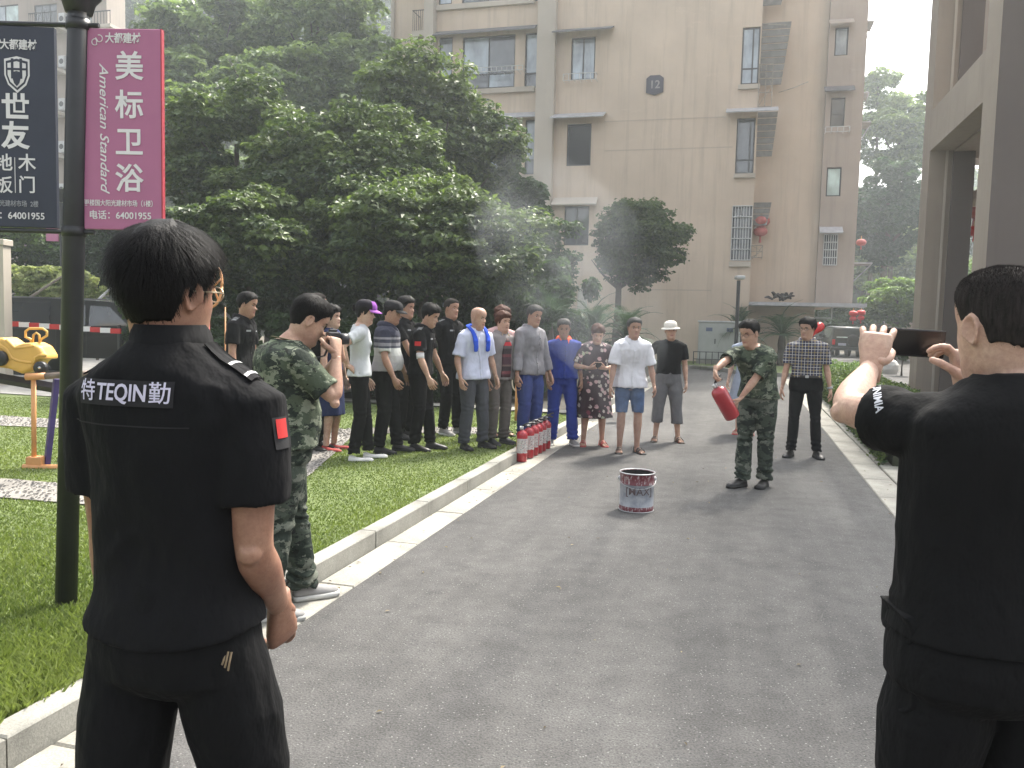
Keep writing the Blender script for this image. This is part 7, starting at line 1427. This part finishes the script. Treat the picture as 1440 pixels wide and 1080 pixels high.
# ---- the crowd on the lawn, left to right
LG = .088
def crowd(label, px, py, az, H, z=LG, **P): return person(label, ploc(px, py, z), az, H, P)
ag = dict(armL=dict(wrist=hang(-1), palm=(1, .3, 0)), armR=dict(wrist=hang(1), palm=(-1, .3, 0)))
I = crowd("policeman in black with silver shoulder marks, farthest left beyond the near man's shoulder", 338, 640, 100, 1.72, skin=S_TAN, hair=SHORT, top=UNI(), bottom=TR(K_BLK2), head=(0, 10, 0), **ag); guard_extras(I, 0)
I = crowd("short-haired man of whom only the head top shows behind the camera man", 440, 632, 100, 1.74, skin=S_TAN, hair=CROP, hairm=H_CROP, top=UNI(), bottom=TR(K_BLK2), head=(0, 5, 0), **ag)
I = crowd("short-haired woman in a navy dress behind the camera man", 464, 632, 105, 1.60, skin=S_FAIR, hair=BOB, build=.92, bare=1, top=dict(mat=K_NAVY, hem=.95, sleeve=.3, ease=.012, wr=.006, waist=.01, collar='rib'), bottom=dict(kind='skirt', name='skirt', mat=K_NAVY, len=.42, flare=.05, ease=.012), foot='flat', footc='red', head=(8, 5, 0), **ag)
I = crowd("woman in a purple and black cap and grey-white tee, hand on hip", 505, 646, 78, 1.665, skin=S_FAIR, hair=dict(front=.175, side=.1, back=.04, thick=.012, seed=3, bun=True), build=.88, fine=0, hat=dict(kind='cap', mat=cloth("cap_black", (.018, .016, .022)), front=cloth("cap_purple", (.24, .075, .33)), brimmat=cloth("cap_brim", (.34, .12, .42))), head=(14, 10, 0),
    armR=dict(wrist=(.205, -.13, 1.02), pole=(.9, -.9, .1), hdir=(-.5, .5, -.35), palm=(-.5, -.2, -.4)), armL=dict(wrist=(-.25, .08, .86)), feet=[(-.09, .10, 0), (.09, -.06, 6)],
    top=dict(mat=K_TEEW, ease=.014, hem=.90, sleeve=.62, sr=.95, collar='rib', wr=.008, waist=.012, bust=1), bottom=TR(K_BLK2, loose=.98), foot='flat', footc='white')
badge(I, .0, 1.20, .12, .10, pm("tee_print", (.62, .63, .64), .6, .1, 60, 0), "tee_print")
I = crowd("stout man in a dark cap and navy, grey and pale striped polo", 541, 636, 92, 1.675, skin=S_TAN, hair=CROP, build=1.12, belly=.06, hat=dict(kind='cap', mat=cloth("cap_charcoal", (.02, .02, .022))), head=(14, 16, 0), feet=[(-.10, .12, 0), (.10, -.05, 8)],
    armR=dict(wrist=(.26, .14, .86), palm=(-1, .3, 0)), armL=dict(wrist=(-.25, .18, .88)), top=dict(mat=banded("striped_polo", [(0, (.34, .34, .35)), (.30, (.38, .38, .37)), (.42, (.44, .45, .43)), (.56, (.05, .055, .075)), (.60, (.20, .20, .22)), (.66, (.035, .038, .06)), (.72, (.22, .22, .24)), (.76, (.022, .024, .045))]), ease=.016, hem=.93, sleeve=.78, sr=1.05, collar='fold', gap=.8, wr=.008), bottom=TR(K_BLK2, loose=1.1), lean=3)
I = crowd("guard in black standing behind the man in the striped polo", 566, 616, 108, 1.745, skin=S_TAN, hair=THICK, top=UNI(), bottom=TR(K_BLK2), head=(6, 8, 0), armL=dict(wrist=(-.06, .20, .92), pole=(-1, -.4, 0)), armR=dict(wrist=(.07, .22, .90), pole=(1, -.4, 0))); guard_extras(I, 0)
I = crowd("guard in black with a red flag patch and a white bandage above his elbow", 590, 632, 100, 1.66, skin=S_MID, hair=THICK, top=UNI(), bottom=TR(K_BLK2), head=(14, 20, 0), lean=5, feet=[(-.10, .10, 0), (.10, -.04, 10)], armR=dict(wrist=(.26, .17, .86)), armL=dict(wrist=(-.25, .20, .86))); guard_extras(I, 1)
a_ = I.arms[1]; c = a_[2] * .12 + a_[3] * .88; b = Bag(); dd = (a_[3] - a_[2]) / np.linalg.norm(a_[3] - a_[2]); b.tube([c - dd * .03, c + dd * .035], [.046, .044], 14); b.build("bandage", M_WH, I.root, True)
I = crowd("tall guard in black with cropped hair and grey canvas shoes", 630, 610, 122, 1.755, skin=S_TAN, hair=CROP, hairm=H_CROP, build=.98, top=UNI(), bottom=TR(K_BLK2), head=(4, 4, 0), foot='sneaker', footc='grey', feet=[(-.12, .06, -5), (.11, 0, 12)], armL=dict(wrist=(-.10, -.13, .97), pole=(-1, -.4, 0)), armR=dict(wrist=(.12, -.12, .95), pole=(1, -.4, 0))); guard_extras(I, 1)
I = crowd("bald man in a pale blue shirt with a bright blue towel round his neck", 664, 630, 138, 1.64, skin=S_MID, hair=None, build=1.02, head=(-8, 10, 0), lean=4, feet=[(-.13, .03, -14), (.13, 0, 12)],
    armL=dict(wrist=(-.27, .10, .86)), armR=dict(wrist=(.28, .10, .86)), top=dict(mat=K_PALE, ease=.024, hem=.84, flare=.022, sleeve=.86, sr=1.2, collar='fold', gap=1.1, placket=True, wr=.010, pockets=[(-.085, 1.23, .10, .11)]), bottom=TR(K_GRAYT, loose=1.15, wr=.011))
half = [(.088, .150, 1.19), (.088, .152, 1.25), (.090, .145, 1.32), (.094, .115, 1.39), (.100, .060, 1.445), (.100, .0, 1.475), (.075, -.065, 1.485)]; kp = half + [(0, -.092, 1.49)] + [(-x, y, z) for x, y, z in half[::-1]]
b = Bag(); b.tube(I.bend(kp), [(.036, .013)] * 4 + [(.030, .013)] * 7 + [(.036, .013)] * 4, 12, ref=(1, 0, 0), rnd_end=True); V, F, N = remesh(b, .008, 3); V = V + N * (.006 * vnoise(V * 26))[:, None]; tw = Bag().add(V, [tuple(f) for f in np.asarray(F).tolist()]).build("towel", K_TOWEL, None, True); tw.matrix_basis = I.root.matrix_basis.copy(); props(tw, "bright blue towel draped round the bald man's neck", "towel")
I = crowd("woman in an open grey jacket over a dark red patterned top", 699, 624, 140, 1.59, skin=S_MID, hair=dict(BOB, thick=.022, side=.10, back=.04), hairm=H_RED, build=.98, belly=.03, head=(4, 8, 0), top=dict(name='jacket', mat=K_JACK, ease=.026, hem=.84, sleeve=1.92, sr=1.05, collar='fold', gap=1.3, wr=.010), bottom=TR(K_BROWNG, loose=1.1), foot='sneaker', footc='dark', armL=dict(wrist=(-.26, .10, .84)), armR=dict(wrist=(.26, .10, .84)))
tree_ = BVHTree.FromPolygons([Vector(v) for v in I.top[1]], [tuple(f) for f in np.asarray(I.top[2]).tolist()]); rows = []
for z in np.linspace(.88, 1.40, 16):
    row = []; hw = .075 if z < 1.3 else .075 * (1.42 - z) / .12
    for x in np.linspace(-1, 1, 7): q = I.bend([[x * hw, .5, z]])[0]; h = tree_.ray_cast(Vector(q), Vector((0, -1, 0))); row.append(np.array(h[0]) + [0, .006, 0] if h[0] is not None else q - [0, .4, 0])
    rows.append(row)
patch_bag(np.array(rows), .005).build("patterned_top", banded("patterned_top", [(0, (.06, .02, .025)), (.12, (.14, .03, .04)), (.18, (.03, .02, .025)), (.28, (.13, .09, .08)), (.32, (.05, .02, .03)), (.48, (.12, .03, .04)), (.54, (.03, .02, .025)), (.66, (.10, .08, .08)), (.72, (.45, .03, .04)), (.80, (.09, .05, .05))]), I.root, True)
b = Bag(); b.tube([I.bend([[.055 * math.sin(q), .075 + .035 * max(0, math.cos(q)), 1.435 - .07 * max(0, math.cos(q))]])[0] for q in np.linspace(-2, 2, 18)], .005, 6); b.build("necklace", pm("brass", (.5, .35, .16)), I.root, True)
I = crowd("woman with reddish hair mostly hidden behind the woman in the grey jacket", 700, 612, 145, 1.66, skin=S_FAIR, hair=dict(BOB, thick=.03), hairm=H_RED, build=.92, top=dict(mat=K_PINKT, hem=.9, sleeve=.2, ease=.014, wr=.007, collar='rib'), bottom=TR(K_BLK2), foot='sandal', footc='black', bare=1, **ag)
I = crowd("man in a grey long-sleeved work shirt and worn blue trousers", 742, 622, 140, 1.685, skin=S_TAN, hair=SHORT, hairm=H_GREY, head=(-4, 8, 0), top=dict(mat=K_GREY, ease=.024, hem=.86, sleeve=1.80, sr=1.12, collar='fold', gap=1.0, placket=True, button='black', pockets=[(-.085, 1.235, .11, .12), (.085, 1.235, .11, .12)], wr=.012), bottom=TR(K_BLUE2, loose=1.2, wr=.012), footc='dark', armL=dict(wrist=(-.27, .09, .84)), armR=dict(wrist=(.28, .09, .84)))
I = crowd("man in royal blue work clothes with an orange collar", 789, 625, 178, 1.615, z=.006, skin=S_DARK, hair=SHORT, hairm=H_GREY, head=(0, 12, 0), top=dict(name='work_jacket', mat=K_BLUE, ease=.024, hem=.90, sleeve=1.35, sr=1.15, collar='fold', collarmat=K_ORG, gap=.9, placket=True, button='black', pockets=[(-.08, 1.22, .10, .10), (.08, 1.22, .10, .10)], wr=.012), bottom=TR(K_BLUE, loose=1.2, wr=.012), foot='sneaker', footc='grey', feet=[(-.15, .02, -14), (.14, 0, 14)], armL=dict(wrist=(-.24, .08, .87)), armR=dict(wrist=(.22, .14, .88)))
I = crowd("woman in a dark floral dress looking down at her phone", 833, 626, 178, 1.575, z=0, skin=S_MID, hair=dict(BOB, thick=.018, side=.11, back=.05), hairm=H_RED, build=1.06, belly=.03, bare=1, head=(0, 32, 0), lean=3, top=dict(name='dress_bodice', mat=floral(), ease=.020, hem=.93, sleeve=.85, sr=1.3, collar='rib', wr=.009, bust=1), bottom=dict(kind='skirt', name='dress_skirt', mat=None, len=.40, flare=.07, ease=.022, waist=1.05, ripple=.05, wr=.012), foot='flip', footc='red', feet=[(-.13, 0, -10), (.13, 0, 10)],
    armL=dict(wrist=(-.10, .27, 1.10), pole=(-1, -.3, -.8), hdir=(.75, .45, .15), palm=(.3, -.5, .8), curl=(.5, .7, .5)), armR=dict(wrist=(.11, .27, 1.10), pole=(1, -.3, -.8), hdir=(-.75, .45, .15), palm=(-.3, -.5, .8), curl=(.5, .7, .5)))
for ch in I.root.children:
    if ch.name.startswith('dress_skirt'): ch.data.materials.clear(); ch.data.materials.append(bpy.data.materials['floral_dress'])
pw = I.root.matrix_basis @ Vector((0, .34, 1.135)); b = Bag(); b.box(-.036, .036, -.07, .07, -.004, .004, bev=.002); o = b.build("phone", pm("phone_glass", (.018, .018, .02))); o.location = pw; o.rotation_euler = (R(35), 0, -R(178)); props(o, "small phone in the hands of the woman in the floral dress", "phone"); b = Bag(); b.box(-.032, .032, -.062, .062, .0042, .005); b.build("screen", M_GLASSB, o)
I = crowd("man in a white short-sleeved shirt and denim shorts leaning forward", 882, 636, 176, 1.655, z=0, skin=S_TAN, hair=SHORT, hairm=H_GREY, bare=1, head=(0, 6, 4), lean=9, shift=(0, .02), top=dict(mat=K_WHITE, ease=.026, hem=.83, flare=.026, sleeve=.86, sr=1.25, collar='fold', gap=1.0, placket=True, wr=.012, pockets=[(-.085, 1.23, .11, .12)]), bottom=dict(kind='shorts', mat=K_DENIM, len=.46, loose=1.12, ease=.01), foot='sandal', footc='black', feet=[(-.12, 0, -14), (.10, -.02, 12)], armL=dict(wrist=(-.28, .14, .86)), armR=dict(wrist=(.27, .16, .85)))
I = crowd("man in a white sun hat, black tee and grey three-quarter trousers", 936, 620, 182, 1.625, z=0, skin=S_MID, hair=CROP, bare=1, head=(4, 8, 0), hat=dict(kind='bucket', mat=cloth("hat_white", (.66, .63, .57), .04)), top=dict(mat=K_TEE, ease=.014, hem=.96, sleeve=.66, sr=1.1, collar='rib', wr=.008), bottom=dict(kind='capri', mat=K_CAPG, len=.76, loose=1.3, ease=.014, wr=.012), foot='sandal', footc='brown', feet=[(-.16, .05, -10), (.15, 0, 14)], armL=dict(wrist=(-.25, .04, .84)), armR=dict(wrist=(.20, -.10, .98), pole=(1, -1, 0)))
# ---- demonstrator with the extinguisher, man in plaid, woman behind
posF = ploc(1060, 684); azF = 222; HF_ = 1.675; YF = posF.y; LF = lambda px, py, Y: tolocal(posF, azF, HF_, PD(px, py, Y))
hR, hL = PD(1003, 522, YF - .42), PD(1037, 566, YF - .30)
I = person("man in camouflage and glasses tilting a fire extinguisher towards the bucket", posF, azF, HF_, dict(fine=1, vox=.0065, gvox=.0085, skin=S_MID, hairm=H_BLK, build=1.05, lean=19, head=(10, 16, 0), glasses='black', hair=dict(front=.184, side=.125, back=.055, thick=.015, seed=6),
    armR=dict(wrist=tolocal(posF, azF, HF_, hR), pole=(1, -.2, .2), hdir=todir(azF, (-.12, -.3, -.9)), palm=todir(azF, (.8, -.3, .3)), curl=(.7, .9, .7), lift=.0), armL=dict(wrist=tolocal(posF, azF, HF_, hL), pole=(-.8, -.3, -.9), hdir=todir(azF, (-.55, -.2, -.5)), palm=todir(azF, (-.4, .3, .85)), curl=(.5, .6, .4)),
    feet=[(-.075, -.08, -8), (.075, .11, 14)], top=dict(mat=C_FIRE, ease=.022, hem=.90, flare=.012, sleeve=.88, sr=1.22, collar='rib', collarmat=pm("olive_rib", (.16, .19, .12)), wr=.012), bottom=TR(C_TROU, loose=1.22, wr=.013, stack=.012), foot='sneaker', footc='black'))
eh = extinguisher(.078, .36, "red fire extinguisher held tilted in the hands of the man in camouflage", hose=False); p_top = PD(1005, 540, YF - .40); p_bot = PD(1029, 584, YF - .33); ax = (p_top - p_bot).normalized(); eh.location = p_bot - ax * .02; eh.rotation_euler = ax.to_track_quat('Z', 'X').to_euler(); eh.scale = (.95, .95, .95)
for ch in list(eh.children):
    if ch.name.startswith("paper_label"): ch.rotation_euler = (0, 0, R(170))
I = crowd("man in a plaid shirt, glasses and black trousers watching with arms down", 1128, 642, 196, 1.70, z=0, skin=S_MID, hair=THICK, build=1.06, belly=.02, head=(34, 4, 0), glasses='black', top=dict(mat=plaid(), ease=.016, hem=.985, flare=-.002, sleeve=.80, sr=1.1, collar='fold', gap=.7, placket=True, button='black', wr=.008), bottom=TR(K_BLK2, loose=1.02, ease=.016, waist=1.01), belt=1.0, feet=[(-.16, .02, -16), (.14, .04, 20)], armL=dict(wrist=(-.28, .06, .84)), armR=dict(wrist=(.28, .06, .84)))
b = Bag(); a_ = I.arms[0]; wq = a_[4] - a_[5] * .02; b.tube([wq - a_[5] * .012, wq + a_[5] * .012], [.034, .034], 14); b.build("wristwatch", M_SILV, I.root, True)
I = crowd("woman with reddish hair and a pale skirt hidden behind the man in camouflage", 1046, 610, 200, 1.60, z=0, skin=S_FAIR, hair=dict(BOB, thick=.03), hairm=H_RED, build=.9, bare=1, head=(20, 5, 0), top=dict(mat=K_SKY, hem=.95, sleeve=.5, ease=.012, wr=.006, collar='rib'), bottom=dict(kind='skirt', name='skirt', mat=K_SKY, len=.50, flare=.10, ease=.014), foot='flip', footc='red', shift=(0, 0), **ag)
# ---------------------------------------------------------------- haze
HAZE = 0.0019
# fallen leaves and grit along the gutter
r_ = np.random.RandomState(9); n_ = 260; vv = r_.uniform(1, 16, n_); side_ = r_.rand(n_); uu = np.where(side_ < .45, r_.uniform(UK, UL + .1, n_), np.where(side_ < .65, r_.uniform(UR - .1, UR + .8, n_), r_.uniform(UL, UR, n_))); V = []
for u_, v_, q_ in zip(uu, vv, side_):
    c = W(u_, v_, .012 if (u_ < UL or u_ > UR) else .005); a = r_.rand() * 6.28; s_ = r_.uniform(.008, .022); dx, dy = math.cos(a) * s_, math.sin(a) * s_
    V += [(c.x - dx, c.y - dy, c.z + .002), (c.x + dy * .4, c.y - dx * .4, c.z + .006), (c.x + dx, c.y + dy, c.z + .001), (c.x - dy * .4, c.y + dx * .4, c.z + .005)]
props(link("fallen_leaves", big_mesh("fallen_leaves", np.array(V), np.arange(n_ * 4).reshape(-1, 4), leafmat("dry_leaf", (.05, .035, .02), (.26, .20, .09), .1), r_.rand(n_))), kind='stuff')
b = Bag(); b.box(-130, 130, -12, 195, -1.8, 75); m = bpy.data.materials.new("haze"); m.use_nodes = True; n = m.node_tree; n.nodes.remove(n.nodes["Principled BSDF"]); v = n.nodes.new("ShaderNodeVolumePrincipled"); v.inputs['Color'].default_value = (.86, .93, .97, 1); v.inputs['Density'].default_value = HAZE; v.inputs['Anisotropy'].default_value = .6; n.links.new(v.outputs[0], n.nodes["Material Output"].inputs['Volume'])
if HAZE: props(b.build("haze", m), kind='stuff')
# roots built in world coordinates: move their empties to the foot of the thing
rebase(bl, W(-4, VB, 0)); rebase(rb, W(5, 18.5, 0)); rebase(fb, W(uR - 8, VF, 0))
